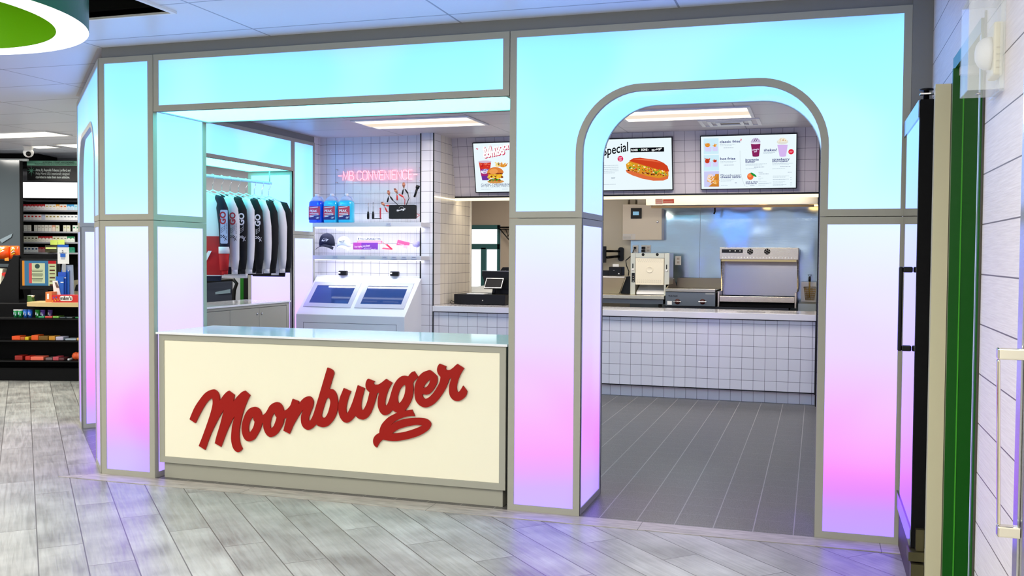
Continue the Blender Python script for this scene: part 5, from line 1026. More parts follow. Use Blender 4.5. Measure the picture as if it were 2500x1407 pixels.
# ================================================================ MENU SCREENS
TVO = Vector((0, 5.12-.05*.9776, 2.75-.05*.2105)); TVB = Vector((0, -.2105, .9776)); TVN = Vector((0, -.9776, -.2105))
DK = (24, 28, 60)
class Art:
    """flat pictures and lettering shown by one screen, layer over layer"""
    def __init__(s): s.m = MB(); s.t = .0002
    def poly(s, pts, col, k=1.0):
        s.m.use(em(col, k)).prism([p[:2] for p in pts], TVO, X, TVB, s.t, s.t); s.t += .00004; return s
    def rect(s, a, b, col, k=1.0): return s.poly([(a[0], b[1]), (b[0], b[1]), (b[0], a[1]), (a[0], a[1])], col, k)
    def ell(s, c, rx, ry, col, tilt=0, a0=0, a1=360, n=28):
        ct, st = math.cos(tilt), math.sin(tilt); p = []
        for k in range(n+(0 if a1-a0 == 360 else 1)):
            a = math.radians(a0+(a1-a0)*k/n); u, v = rx*math.cos(a), ry*math.sin(a); p.append((c[0]+u*ct-v*st, c[1]+u*st+v*ct))
        return s.poly(p, col)
    def txt(s, str_, c, size, col, bold=0, sx=1, tilt=0, shear=0, align='LEFT'):
        ct, st = math.cos(tilt), math.sin(tilt)
        s.m.use(em(col)).text(str_, TVO+Vector(X)*c[0]+TVB*c[1]+TVN*s.t, Vector(X)*ct+TVB*st, TVB*ct-Vector(X)*st, size, bold=bold, sx=sx, shear=shear, align=align); s.t += .00004; return s
    def lines(s, a, b, n, col, th=.0030, seed=0):
        """rows of small print, too small to read"""
        r = random.Random(seed); h = (a[1]-b[1])/max(n, 1)
        for k in range(n):
            x = a[0]; z = a[1]-h*(k+.5); xe = b[0] if k < n-1 else a[0]+(b[0]-a[0])*.8
            while x < xe-.004:
                w_ = min(r.uniform(.006, .020), xe-x); s.m.use(em(col)).prism([(x, z-th/2), (x+w_, z-th/2), (x+w_, z+th/2), (x, z+th/2)], TVO, X, TVB, s.t, s.t); x += w_+.003
        s.t += .00004; return s
    def sticks(s, c, r_, n, cols, seed=0, up=.6, ln=.02, w_=.0022):
        rnd = random.Random(seed)
        for k in range(n):
            a = rnd.uniform(-1.2, 1.2); x = c[0]+rnd.uniform(-r_, r_); z = c[1]+rnd.uniform(-r_*.6, r_*up); l = ln*rnd.uniform(.5, 1.2); d = (math.sin(a), abs(math.cos(a))); nrm = (d[1]*w_, -d[0]*w_)
            s.poly([(x-nrm[0], z-nrm[1]), (x+nrm[0], z+nrm[1]), (x+d[0]*l+nrm[0], z+d[1]*l+nrm[1]), (x+d[0]*l-nrm[0], z+d[1]*l-nrm[1])], cols[k % len(cols)])
        return s
    def blobs(s, p0, p1, n, wob, r_, cols, seed=0):
        rnd = random.Random(seed)
        for k in range(n):
            t = rnd.random(); s.ell((p0[0]+(p1[0]-p0[0])*t, p0[1]+(p1[1]-p0[1])*t+math.sin(t*math.pi)*wob[0]+rnd.uniform(-wob[1], wob[1])), r_*rnd.uniform(.5, 1.3), r_*rnd.uniform(.35, .8), cols[rnd.randrange(len(cols))], rnd.uniform(-.6, .6), n=9)
        return s
def screen(x0, x1, s0, s1, label, art, group='menu screens on the bulkhead'):
    base = TVO+Vector(X)*((x0+x1)/2)+TVB*s0
    t = root('menu_screen', label, 'screen', tuple(base), 0, group)
    link('casing', MB().prism([[(x0, s0), (x1, s0), (x1, s1), (x0, s1)], [(x0+.009, s0+.009), (x0+.009, s1-.009), (x1-.009, s1-.009), (x1-.009, s0+.009)]], TVO, X, TVB, -.038, .002), BLACK, t)
    link('casing_back', MB().prism([(x0+.004, s0+.004), (x1-.004, s0+.004), (x1-.004, s1-.004), (x0+.004, s1-.004)], TVO, X, TVB, -.046, -.003), BLKM, t)
    link('display', MB().use(em((236, 250, 255), 1.0)).prism([(x0+.008, s0+.008), (x1-.008, s0+.008), (x1-.008, s1-.008), (x0+.008, s1-.008)], TVO, X, TVB, -.002, 0).add([], []), None, t)
    d = link('picture', art.m, None, t, recalc=False); return t
# right screen: fries and shakes
c = [(-1.194,-0.0488),(-0.2235,-0.0508),(-1.186,-0.6129),(-0.2146,-0.6137)]
X0, X1, S0, S1 = (c[0][0]+c[2][0])/2, (c[1][0]+c[3][0])/2, (c[2][1]+c[3][1])/2, (c[0][1]+c[1][1])/2
a = Art(); LB = (206, 238, 250); LV = (204, 206, 246)
v = [(-1.154,-0.0781),(-1.001,-0.2408),(-1.155,-0.2499),(-0.9982,-0.4158),(-1.153,-0.4205),(-0.9978,-0.5843)]
a.rect(v[0], v[1], LB).rect(v[2], v[3], LB).rect(v[4], v[5], LV)
v = [(-1.144,-0.1628),(-1.073,-0.1647),(-1.076,-0.2133),(-1.137,-0.2117),(-1.066,-0.1649),(-1.01,-0.1664),(-1.013,-0.2113),(-1.061,-0.2101),(-1.114,-0.1482),(-1.04,-0.1554)]
a.poly([v[3], v[2], v[1], v[0]], (216, 212, 250)).poly([v[7], v[6], v[5], v[4]], (216, 212, 250)); OR = [(232, 150, 50), (246, 186, 90), (206, 120, 40)]
a.ell(v[8], .026, .020, (226, 140, 44)).sticks(v[8], .020, 22, OR, 1, .5, .022).ell(v[9], .014, .012, (226, 150, 60)).sticks(v[9], .012, 14, OR, 2, .5, .018)
v = [(-1.146,-0.3197),(-1.075,-0.3187),(-1.078,-0.3728),(-1.141,-0.3741),(-1.065,-0.3189),(-1.009,-0.3202),(-1.012,-0.3716),(-1.062,-0.3706),(-1.118,-0.3126),(-1.039,-0.3144)]
RF = [(200, 54, 30), (226, 90, 50), (150, 30, 20)]
a.poly([v[3], v[2], v[1], v[0]], (220, 212, 252)).poly([v[7], v[6], v[5], v[4]], (216, 212, 250)).ell(v[8], .024, .024, (196, 60, 36)).sticks(v[8], .018, 20, RF, 3, .8, .022).ell(v[9], .018, .013, (196, 60, 36)).sticks(v[9], .014, 14, RF, 4, .5, .016)
v = [(-1.084,-0.4945),(-1,-0.5817),(-1.108,-0.5801),(-1.071,-0.5519),(-1.035,-0.4487),(-0.9995,-0.4494),(-1.056,-0.5366)]
a.ell(v[0], .040, .046, (226, 196, 200)).ell(v[0], .036, .042, (238, 220, 222)).poly([v[2], v[1], v[5], v[4], v[3]], (206, 132, 48)).sticks(v[6], .034, 30, OR+[(250, 220, 170)], 5, 1.3, .045, .004)
v = [(-0.9898,-0.1287),(-0.9874,-0.3042),(-0.9844,-0.4745),(-0.9835,-0.4936),(-0.7302,-0.3188),(-0.7302,-0.3392),(-0.4635,-0.3198),(-0.4634,-0.3385),(-0.5474,-0.2253),(-0.7278,-0.5444),(-0.7278,-0.5614)]
BL = (44, 52, 124)
a.txt('classic fries', v[0], .037, BL, .02, 1.25).txt('hot fries', v[1], .037, BL, .02, 1.25).txt('Moonburger', v[2], .032, BL, .02, 1.28).txt('cheese sauce', v[3], .032, BL, .02, 1.22)
a.txt('brownie', v[4], .032, BL, .02, 1.25).txt('batter', v[5], .032, BL, .02, 1.25).txt('strawberry', v[6], .032, BL, .02, 1.2).txt('shortcake', v[7], .032, BL, .02, 1.2).txt('shakes!', v[8], .036, BL, .02, 1.25)
a.txt('and a nice', v[9], .025, BL, .02, 1.2).txt('mandarin', v[10], .025, BL, .02, 1.2)
GY = (150, 168, 190)
for i, q in enumerate(([(-0.9883,-0.1389),(-0.8321,-0.1636)], [(-0.9834,-0.3156),(-0.8226,-0.3397)], [(-0.9821,-0.5056),(-0.8482,-0.5296)], [(-0.7287,-0.3469),(-0.5172,-0.3718)], [(-0.4609,-0.3477),(-0.2585,-0.3723)], [(-0.5522,-0.2342),(-0.437,-0.2548)])): a.lines(q[0], q[1], 2, GY, seed=i)
for i, q in enumerate(([(-0.9498,-0.1741),(-0.8247,-0.1877)], [(-0.9483,-0.3524),(-0.8201,-0.3654)], [(-0.8372,-0.5401),(-0.808,-0.5499)], [(-0.6432,-0.3794),(-0.5172,-0.3922)], [(-0.3849,-0.3807),(-0.2558,-0.3935)], [(-0.5959,-0.4508),(-0.475,-0.4632)], [(-0.3088,-0.4395),(-0.2601,-0.449)], [(-0.5985,-0.4339),(-0.544,-0.4451)], [(-0.6828,-0.5709),(-0.6279,-0.582)])): a.lines(q[0], q[1], 1, (96, 104, 150), .004, seed=20+i)
for i, q in enumerate(([(-0.5984,-0.4773),(-0.5711,-0.488)], [(-0.5983,-0.4952),(-0.5413,-0.5065)], [(-0.5983,-0.5132),(-0.5611,-0.524)], [(-0.5982,-0.5311),(-0.4992,-0.543)], [(-0.5982,-0.5491),(-0.4695,-0.5614)], [(-0.5981,-0.5671),(-0.5138,-0.5786)], [(-0.4552,-0.4748),(-0.2936,-0.4981)], [(-0.455,-0.5105),(-0.2983,-0.5234)], [(-0.4549,-0.536),(-0.3297,-0.5585)], [(-0.4547,-0.5667),(-0.3221,-0.579)], [(-0.2839,-0.4931),(-0.2605,-0.5027)], [(-0.2837,-0.516),(-0.2603,-0.525)], [(-0.2834,-0.549),(-0.2599,-0.5586)], [(-0.2832,-0.5704),(-0.2597,-0.5799)], [(-0.7277,-0.397),(-0.5936,-0.4084)], [(-0.463,-0.4024),(-0.2993,-0.4128)], [(-0.9799,-0.5679),(-0.8888,-0.5766)])): a.lines(q[0], q[1], 1 if q[0][1]-q[1][1] < .012 else 2, GY, seed=40+i)
v = [(-0.6756,-0.1451),(-0.5796,-0.1478),(-0.594,-0.2737),(-0.6582,-0.2721),(-0.6278,-0.1263),(-0.599,-0.2179),(-0.6288,-0.1071)]
a.poly([v[3], v[2], v[1], v[0]], (136, 36, 92)).ell(((v[2][0]+v[3][0])/2, v[3][1]), (v[2][0]-v[3][0])/2, .006, (136, 36, 92)).ell(v[4], .050, .022, (206, 206, 226)).ell(v[4], .044, .040, (190, 178, 214), 0, 0, 180)
for k in range(5): a.ell((v[6][0]-.02+k*.010, v[6][1]-.004), .003, .022, (70, 40, 84) if k % 2 else (230, 222, 244), -.5, n=10)
a.ell((v[4][0], v[0][1]+.003), .050, .008, (236, 240, 252)); w_ = (-0.6296,-0.212); a.txt('where', w_, .026, (236, 220, 250), .03, 1, .12, align='CENTER'); a.txt('to?', (w_[0]+.002, w_[1]-.020), .026, (236, 220, 250), .03, 1, .12, align='CENTER')
v = [(-0.4133,-0.1624),(-0.3114,-0.1652),(-0.3273,-0.2801),(-0.3905,-0.2786),(-0.3625,-0.1338),(-0.3553,-0.119)]
a.poly([v[3], v[2], v[1], v[0]], (214, 184, 240)).ell(((v[2][0]+v[3][0])/2, v[3][1]), (v[2][0]-v[3][0])/2, .006, (214, 184, 240)).ell(v[4], .056, .026, (226, 226, 216)).ell(v[4], .046, .042, (240, 236, 222), 0, 0, 180).blobs((v[4][0]-.03, v[4][1]+.008), (v[4][0]+.035, v[4][1]+.008), 26, (.018, .012), .006, [(206, 150, 60), (246, 240, 220), (180, 130, 70), (230, 200, 120)], 8)
v = [(-0.2778,-0.2362),(-0.289,-0.2309),(-0.7747,-0.1029),(-0.6803,-0.481),(-0.648,-0.4636)]
a.ell(v[0], .027, .027, (222, 34, 62)).lines((v[0][0]-.016, v[0][1]+.010), (v[0][0]+.016, v[0][1]-.010), 2, (250, 190, 200), .004)
a.poly([(v[2][0]-.008, v[2][1]), (v[2][0]+.002, v[2][1]-.016), (v[2][0]+.003, v[2][1]-.003), (v[2][0]+.009, v[2][1]), (v[2][0]+.001, v[2][1]+.018), (v[2][0]-.002, v[2][1]+.003)], (222, 50, 84))
a.ell(v[3], .032, .035, (240, 110, 60)).ell((v[3][0]-.006, v[3][1]+.008), .018, .016, (250, 150, 80)).ell(v[4], .036, .011, (30, 150, 60), -.62)
cu = [(-0.7848,-0.2131),(-0.7835,-0.3253),(-0.7802,-0.4278),(-0.7628,-0.5104),(-0.7378,-0.5778),(-0.7028,-0.5897)]
for i in range(len(cu)-1): p, q = cu[i], cu[i+1]; a.poly([p, (p[0]+.0016, p[1]), (q[0]+.0016, q[1]+.001), q], (150, 160, 170))
screen(X0, X1, S0, S1, 'right menu screen listing classic fries, hot fries and shakes', a)
# middle screen: special
c = [(-1.479,-0.0458),(-1.476,-0.6116)]
mx1 = (c[0][0]+c[1][0])/2; mx0 = mx1-.972
a = Art(); v = [(-1.963,-0.1689),(-2.187,-0.2104),(-2.035,-0.2673),(-1.924,-0.1552),(-1.566,-0.2025),(-1.916,-0.1877),(-1.812,-0.1875),(-1.718,-0.1841),(-1.721,-0.1869)]
sp_ = (-2.227,-0.2331)
a.txt('Special', sp_, .138, (10, 12, 16), .012, .76, .17, .25)
a.ell(v[2], .031, .031, (222, 40, 96))
for k, s_ in enumerate(('limited', 'time', 'only!')): a.txt(s_, (v[2][0], v[2][1]+.007-k*.013), .014, (255, 235, 240), .02, 1, .1, align='CENTER')
a.rect(v[3], v[4], (6, 8, 14)); a.txt('ROSSI', v[5], .030, (245, 250, 250), .04, .90); a.ell((-1.828,-0.1759), .006, .006, (30, 150, 60)); a.txt('SONS', (v[6][0]+.002, v[5][1]), .030, (245, 250, 250), .04, .90); a.txt('\u00d7', (-1.736,-0.1877), .02, (245, 250, 250), .02)
q = (-1.645,-0.1784)
s_ = .110/LW
for loops in LOGO:
    a.m.use(em((245, 250, 250))).prism([[(q[0]+(x-LC0[0])*s_, q[1]+(z-LC0[1])*s_) for x, z in l[::2]] for l in loops], TVO, X, TVB, a.t, a.t)
a.t += .0001
bun = [(-1.943,-0.293),(-1.895,-0.2647),(-1.823,-0.2605),(-1.741,-0.2742),(-1.647,-0.288),(-1.577,-0.3189),(-1.534,-0.3549),(-1.518,-0.4079),(-1.532,-0.4252),(-1.626,-0.394),(-1.743,-0.3563),(-1.86,-0.3185)]
fil = [(-1.977,-0.3278),(-1.931,-0.2933),(-1.824,-0.3016),(-1.683,-0.3341),(-1.526,-0.4019),(-1.524,-0.4606),(-1.627,-0.4823),(-1.745,-0.4595),(-1.863,-0.4189),(-1.969,-0.3812)]
bot = [(-1.982,-0.3869),(-1.862,-0.3893),(-1.685,-0.4341),(-1.524,-0.4547),(-1.531,-0.4899),(-1.581,-0.5096),(-1.687,-0.5096),(-1.805,-0.4851),(-1.911,-0.4476),(-1.97,-0.4168)]
a.poly(list(reversed(bot)), (222, 110, 62)); a.poly(list(reversed(fil)), (220, 150, 40)); a.poly(list(reversed(bun)), (206, 66, 32)); hi = [(-1.895,-0.2794),(-1.8,-0.2728),(-1.682,-0.2884),(-1.595,-0.3185),(-1.683,-0.3048),(-1.8,-0.2875)]; a.poly(list(reversed(hi)), (232, 110, 70))
p = [(-1.962,-0.3222),(-1.532,-0.4252),(-1.957,-0.3578),(-1.539,-0.4427),(-1.964,-0.3873),(-1.539,-0.4544),(-1.862,-0.4011),(-1.656,-0.4346)]
a.blobs(p[4], p[5], 60, (-.010, .008), .008, [(110, 40, 20), (150, 70, 36), (226, 180, 150), (90, 30, 20)], 11)
a.blobs(p[0], p[1], 70, (.004, .010), .009, [(246, 210, 60), (240, 190, 40), (214, 70, 30), (120, 170, 40), (250, 240, 200)], 12)
a.blobs(p[2], p[3], 60, (.0, .010), .010, [(248, 214, 60), (150, 190, 60), (250, 246, 220), (60, 120, 30), (200, 60, 30)], 13)
q = [(-2.215,-0.3256),(-2.058,-0.4271),(-2.245,-0.3249),(-2.138,-0.4584),(-2.096,-0.4861),(-2.228,-0.5319),(-2.044,-0.5468)]
a.lines((q[0][0]-.05, q[0][1]), q[1], 5, (140, 160, 180), .0032, 3).lines(q[3], q[4], 2, (90, 110, 140), .004, 4).lines((q[5][0]-.06, q[5][1]), q[6], 1, (150, 165, 185), .003, 5)
screen(mx0, mx1, S0, S1, 'middle menu screen showing a loaded hot dog and the word Special', a)
# left screen: combo
c = [(-3.705,-0.0533),(-3.703,-0.6194)]
lx0 = (c[0][0]+c[1][0])/2; a = Art()
v = [(-3.571,-0.1724),(-3.576,-0.2199),(-3.652,-0.1195),(-3.48,-0.1385),(-3.571,-0.2132)]
for dx, dz, col in ((.008, -.008, (206, 34, 84)), (.004, -.004, (206, 34, 84)), (0, 0, (255, 255, 255))):
    a.txt('full moon', (v[0][0]-.006+dx, v[0][1]+dz), .105, col, .05, .80, .16); a.txt('combo', (v[1][0]-.006+dx, v[1][1]+dz), .105, col, .05, .86, .16)
a.poly([(v[2][0]-.016, v[2][1]), (v[2][0], v[2][1]-.004), (v[2][0]+.004, v[2][1]-.010), (v[2][0]+.016, v[2][1]), (v[2][0], v[2][1]+.004), (v[2][0]+.002, v[2][1]+.010)], (214, 40, 90))
q = [(-3.643,-0.2708),(-3.497,-0.274),(-3.54,-0.4732),(-3.615,-0.4729),(-3.633,-0.3441),(-3.513,-0.3465),(-3.532,-0.4238),(-3.624,-0.4222)]
a.poly([q[3], q[2], q[1], q[0]], (110, 50, 150)); a.poly([q[7], q[6], q[5], q[4]], (170, 44, 110)); a.poly([q[4], q[5], q[1], q[0]], (212, 54, 40)); a.ell(((q[0][0]+q[1][0])/2, q[0][1]+.006), (q[1][0]-q[0][0])/2+.004, .014, (214, 190, 214)); a.blobs((q[0][0]+.02, q[0][1]-.03), (q[1][0]-.02, q[0][1]-.03), 14, (0, .02), .014, [(230, 90, 60), (190, 30, 40), (240, 130, 110)], 5)
w_ = (-3.574,-0.3658); a.ell((w_[0], w_[1]-.006), .050, .026, (240, 236, 252), .15); a.txt('where', (w_[0], w_[1]), .034, (110, 60, 170), .03, .9, .15, align='CENTER'); a.txt('to?', (w_[0], w_[1]-.026), .034, (110, 60, 170), .03, .9, .15, align='CENTER')
b_ = [(-3.453,-0.3887),(-3.542,-0.4236),(-3.369,-0.4268),(-3.457,-0.4892)]; bc, br_ = b_[0], .098
a.ell((b_[3][0], b_[3][1]), br_, .020, (214, 150, 80)); a.blobs((b_[1][0]+.01, b_[3][1]+.018), (b_[2][0]-.01, b_[3][1]+.018), 30, (0, .010), .013, [(90, 170, 50), (50, 120, 30), (200, 60, 40)], 6)
a.rect((b_[1][0]+.004, b_[1][1]+.018), (b_[2][0]-.004, b_[1][1]-.028), (244, 190, 50)); a.blobs((b_[1][0], b_[1][1]-.010), (b_[2][0], b_[1][1]-.010), 30, (0, .02), .014, [(250, 210, 70), (236, 170, 40), (120, 50, 30)], 7); a.rect((b_[1][0]-.003, b_[1][1]+.036), (b_[2][0]+.003, b_[1][1]+.016), (130, 60, 34)); a.blobs((b_[1][0], b_[1][1]+.028), (b_[2][0], b_[1][1]+.028), 24, (0, .006), .010, [(160, 60, 30), (90, 36, 24), (200, 90, 50)], 9)
a.ell((bc[0], bc[1]-.004), br_, .066, (222, 130, 60), 0, 0, 180); a.ell((bc[0]-.02, bc[1]+.014), .05, .03, (240, 160, 86), .1)
f_ = [(-3.419,-0.3075),(-3.357,-0.3133),(-3.303,-0.2738)]
a.ell(f_[0], .03, .018, (250, 226, 160)).sticks(f_[0], .028, 16, [(250, 220, 130), (240, 200, 90), (120, 90, 30)], 14, .8, .03, .004).ell(f_[1], .034, .018, (226, 150, 50)).sticks(f_[1], .028, 16, OR, 15, .8, .03, .004)
q = [(-3.631,-0.5302),(-3.633,-0.5509),(-3.629,-0.5717),(-3.493,-0.5667),(-3.383,-0.5729),(-3.301,-0.5672)]
a.txt('CLASSIC CHEESEBURGER', q[0], .0285, (70, 84, 130), .012, 1.15); a.txt('W/ SM. CLASSIC FRIES & SODA', q[1], .0285, (70, 84, 130), .012, 1.15)
a.lines((q[2][0], q[2][1]+.004), (q[3][0], q[2][1]-.004), 1, (150, 165, 185), .004, 5); a.lines((q[4][0], q[4][1]+.004), (q[5][0], q[4][1]-.004), 1, (150, 165, 185), .004, 6)
a.lines((q[1][0]+.50, q[0][1]+.24), (q[1][0]+.80, q[0][1]+.10), 5, (150, 165, 185), .004, 61)
screen(lx0, lx0+.972, S0, S1, 'left menu screen showing the full moon combo burger and drink', a)

# ================================================================ SHOP CEILING LAMPS
rg = root('ring_lamp', 'big green ring lamp with a glowing white underside', 'ring lamp', (-3.863, -1.982, 2.45))
RC = (-3.863, -1.982, 0); n = 96
m = MB().lathe([(.828, 2.452), (.828, 2.72)], RC, n, caps=False); link('outer_band', m, mat('dark_green_enamel', (12, 96, 62), .3), rg)
m = MB().lathe([(.689, 2.452), (.689, 2.72)], RC, n, caps=False); link('inner_band', m, mat('bright_green_enamel', (140, 226, 16), .35), rg)
link('light_ring', MB().lathe([(.6895, 2.4515), (.8275, 2.4515)], RC, n, caps=False), em((255, 255, 255), 2.2), rg, recalc=False)
link('top_ring', MB().lathe([(.6895, 2.72), (.8275, 2.72)], RC, n, caps=False), BLKM, rg, recalc=False)
for a_ in (20, 140, 260): x, y = RC[0]+.758*math.cos(math.radians(a_)), RC[1]+.758*math.sin(math.radians(a_)); link('suspension_wire', MB().tube([(x, y, 2.72), (x, y, 3.5)], .002, 5), CHROME, rg)
def panel_light(x0, x1, y0, y1, label, s=2.5, col=(255, 250, 232), grp='flat lit ceiling panels of the far shop'):
    t = root('ceiling_panel_light', label, 'ceiling light', ((x0+x1)/2, (y0+y1)/2, ZC-.01), 0, grp)
    link('frame', MB().prism([[(x0, y0), (x1, y0), (x1, y1), (x0, y1)], [(x0+.02, y0+.02), (x0+.02, y1-.02), (x1-.02, y1-.02), (x1-.02, y0+.02)]], (0, 0, ZC-.012), X, Y, 0, .011), WHITE, t)
    link('diffuser', B_(x0+.021, x1-.021, y0+.021, y1-.021, ZC-.010, ZC-.002), em(col, s), t)
q = [(-8.559,3.322),(-7.972,3.583),(-8.905,4.676),(-8.856,4.829)]
panel_light(-10.53, -7.98, 3.36, 3.76, 'long lit ceiling light nearest the angled arch')
panel_light(-8.87, -7.70, 4.43, 4.90, 'farther lit ceiling light before the tobacco rack')
panel_light(-9.40, -9.03, 4.50, 4.76, 'small sliver of ceiling light between camera dome and the farther light')

# ================================================================ FAR SHOP ON THE LEFT (front faces square to the aisle)
YW = .304873
RH = Vector((math.cos(YW), math.sin(YW), 0)); FH = Vector((-math.sin(YW), math.cos(YW), 0)); CP = Vector((0, -5.1756, 0))
def LW(u, d, z=0): return CP+RH*u+FH*d+Vector((0, 0, z))
class LB_(MB):
    """a mesh built in aisle coordinates: u across, d away from the aisle, z up"""
    def lbox(s, u0, u1, d0, d1, z0, z1):
        return s.add([LW(u, d, z) for z in (z0, z1) for d in (d0, d1) for u in (u0, u1)], [(0, 2, 3, 1), (4, 5, 7, 6), (0, 1, 5, 4), (2, 6, 7, 3), (0, 4, 6, 2), (1, 3, 7, 5)])
    def lprism(s, pts, d0, d1): return s.prism(pts, LW(0, d0), RH, Z, d0-d1, 0)
def L0(u, d, z): return tuple(LW(u, d, z))
def lroot(name, label, cat, u, d, z, group=None): return root(name, label, cat, L0(u, d, z), YW, group)
# checkout fixture with snack shelves
g = [(-5.661,0.0011),(-4.8,0.0069),(-4.573,0.0084)]; gb = 0.0
gf = lroot('checkout_counter', 'black checkout counter with shallow snack shelves in its front', 'counter', -5.2, 11.0, 0)
sl = [(-5.667,0.8669),(-5.666,0.7045),(-5.664,0.457),(-5.663,0.2328),(-5.667,0.8282)]
uL, uR = -6.1, -4.35; zt = sl[0][1]
link('body', LB_().lbox(uL, uR, 11.0, 11.5, .004, zt-.02), BLKM, gf)
for k, zz in enumerate((sl[1][1], sl[2][1], sl[3][1])): link('snack_shelf', LB_().lbox(uL+.02, uR, 10.76, 11.0, zz-.018, zz-.003), BLACK, gf)
link('end_panel', LB_().lbox(uL-.02, uL+.0, 10.75, 11.5, .004, zt-.02), BLKM, gf); link('plinth', LB_().lbox(uL, uR, 10.80, 11.0, .004, .14), BLKM, gf)
tp = [(-5.421,0.8724),(-5.373,0.8518),(-5.233,0.8389),(-5.079,0.8322),(-4.808,0.8301),(-4.808,0.8788),(-5.412,0.8779)]
wt_ = LB_(); out = [(tp[0][0], 10.84), (tp[1][0], 10.76), (tp[2][0], 10.72), (tp[3][0], 10.70), (tp[4][0]+.5, 10.70), (tp[4][0]+.5, 11.4), (tp[0][0], 11.4)]
wt_.prism(out, LW(0, 0, tp[5][1]-.045), RH, FH, 0, .045)
link('wood_worktop', wt_, mat('pale_oak', (214, 184, 128), .4), gf)
hp = [(-5.931,0.9865),(-5.888,1.135),(-5.83,1.299),(-5.775,1.399),(-5.318,1.417),(-5.288,1.391),(-5.04,1.393),(-5.036,0.8516),(-5.675,0.8473)]
hs = LB_(); hs.lprism([(hp[0][0]-.1, zt-.3), (hp[0][0]-.05, hp[0][1]), hp[1], hp[2], hp[3], (hp[3][0]+.06, hp[3][1]-.01), (hp[3][0]+.05, zt-.3)], 11.25, 11.45); link('curved_side_panel', hs, BLACK, gf)
link('screen_surround', LB_().lprism([(hp[3][0]+.1, tp[0][1]+.005), (hp[7][0]-.6, tp[0][1]+.005), (hp[4][0], hp[4][1]), (hp[3][0], hp[3][1])], 11.30, 11.46), BLKM, gf)
link('rear_board', LB_().lbox(-4.95, -4.3, 11.36, 11.44, tp[0][1]+.005, 1.42), mat('dark_walnut', (112, 86, 72), .5), gf)
# till monitor facing the customer
q = [(-5.609,1.338),(-5.221,1.341),(-5.219,1.052),(-5.607,1.049),(-5.439,1.05),(-5.405,1.039),(-5.571,1.338),(-5.309,1.34),(-5.349,1.31),(-5.348,1.08),(-5.532,1.309),(-5.309,1.333),(-5.221,1.304),(-5.433,1.275),(-5.422,1.23),(-5.596,1.053)]
mo = lroot('checkout_monitor', 'checkout monitor with a pale notice on a blue background', 'monitor', q[4][0], 11.15, tp[0][1])
link('casing', LB_().lbox(q[0][0]-.03, q[1][0]+.03, 11.12, 11.16, q[2][1]-.045, q[0][1]+.02), BLACK, mo, bevel=.004); link('stand', LB_().lbox(q[4][0]-.08, q[4][0]+.08, 11.13, 11.2, tp[0][1]+.003, q[2][1]-.04), BLACK, mo)
m = LB_(); 
def lr(col, a, b, dd, k=.9): m.use(em(col, k)).lbox(a[0], b[0], dd, dd+.0008, b[1], a[1])
lr((74, 128, 164), q[0], q[2], 11.118); lr((232, 150, 60), q[0], (q[6][0]-.012, q[2][1]), 11.116); lr((206, 214, 160), (q[7][0], q[0][1]), q[2], 11.116); lr((196, 44, 50), (q[7][0], q[0][1]), (q[2][0], q[12][1]), 11.114)
lr((222, 92, 92), (q[10][0], q[10][1]), (q[10][0]+.05, q[9][1]), 11.116); lr((214, 222, 176), (q[10][0]+.035, q[10][1]), (q[9][0], q[9][1]), 11.114)
m.use(em((70, 96, 90), .8)).prism([(q[13][0]+.028*math.cos(a*.2618), q[13][1]+.028*math.sin(a*.2618)) for a in range(24)], LW(0, 11.112), RH, Z, 0, 0)
for k in range(8): zz = q[14][1]-.0135*k-(.014 if k > 1 else 0)-(.014 if k > 4 else 0); hw = (.066, .06, .062, .066, .055, .064, .06, .055)[k]; m.use(em((70, 80, 70), .8)).lbox(q[13][0]-hw, q[13][0]+hw, 11.1105, 11.112, zz-.003, zz+.003)
for k in range(6): zz = q[12][1]-.03-k*.042; m.use(em((110, 70, 60), .8)).lbox(q[7][0]+.015, q[2][0]-.015, 11.112, 11.114, zz-.012 if k % 2 else zz-.006, zz+.006)
link('display', m, None, mo, recalc=False)
# green figurine, gift box tray, displays
q = [(-5.484,0.9443),(-5.436,0.883)]
fg = lroot('plant_pot_ornament', 'small green and white ornament on the oak counter top', 'ornament', q[0][0]+.03, 11.0, tp[0][1]+.002)
link('green_half', LB_().lprism([(q[0][0], tp[0][1]+.003), (q[0][0]+.06, tp[0][1]+.003), (q[0][0]+.04, q[0][1]), (q[0][0], q[0][1])], 10.98, 11.04), mat('leaf_green', (70, 110, 40), .6), fg); link('white_half', LB_().lprism([(q[1][0]-.045, tp[0][1]+.003), (q[1][0], tp[0][1]+.003), (q[1][0]-.02, q[0][1]-.05), (q[1][0]+.01, q[0][1]), (q[1][0]-.05, q[0][1]+.002)], 10.985, 11.035), CARD, fg)
q = [(-5.114,0.9595),(-4.829,0.869),(-5.193,0.9803),(-5.114,0.8742),(-5.018,0.9068),(-4.88,0.954),(-4.887,0.9042)]
cbox = lroot('candy_box', 'red open box of coated chocolate sweets on the oak counter', 'box', (q[0][0]+q[1][0])/2, 10.85, tp[0][1]+.002)
z0_ = tp[0][1]+.002
link('carton', LB_().lbox(q[0][0], q[1][0]+.02, 10.78, 10.94, z0_, q[0][1]), mat('sweet_box_red', (204, 36, 34), .45), cbox)
m = LB_(); m.use(CARD).lprism(rr(q[4][0]-.004, q[4][0]+.135, z0_+.022, z0_+.078, .02), 10.776, 10.7785); m.use(ink((40, 24, 24))).text('m&m\u2019s', LW(q[4][0], 10.774, z0_+.034), RH, Z, .056, bold=.03, sx=.82)
for k in range(7): r_ = random.Random(k); m.use(ink(((240, 160, 40), (70, 80, 180), (200, 120, 60))[k % 3])).prism([(q[0][0]+.012+.010*k+.008*math.cos(t*.7), z0_+.02+.05*((k*37)%10)/10+.008*math.sin(t*.7)) for t in range(9)], LW(0, 10.776), RH, Z, 0, 0)
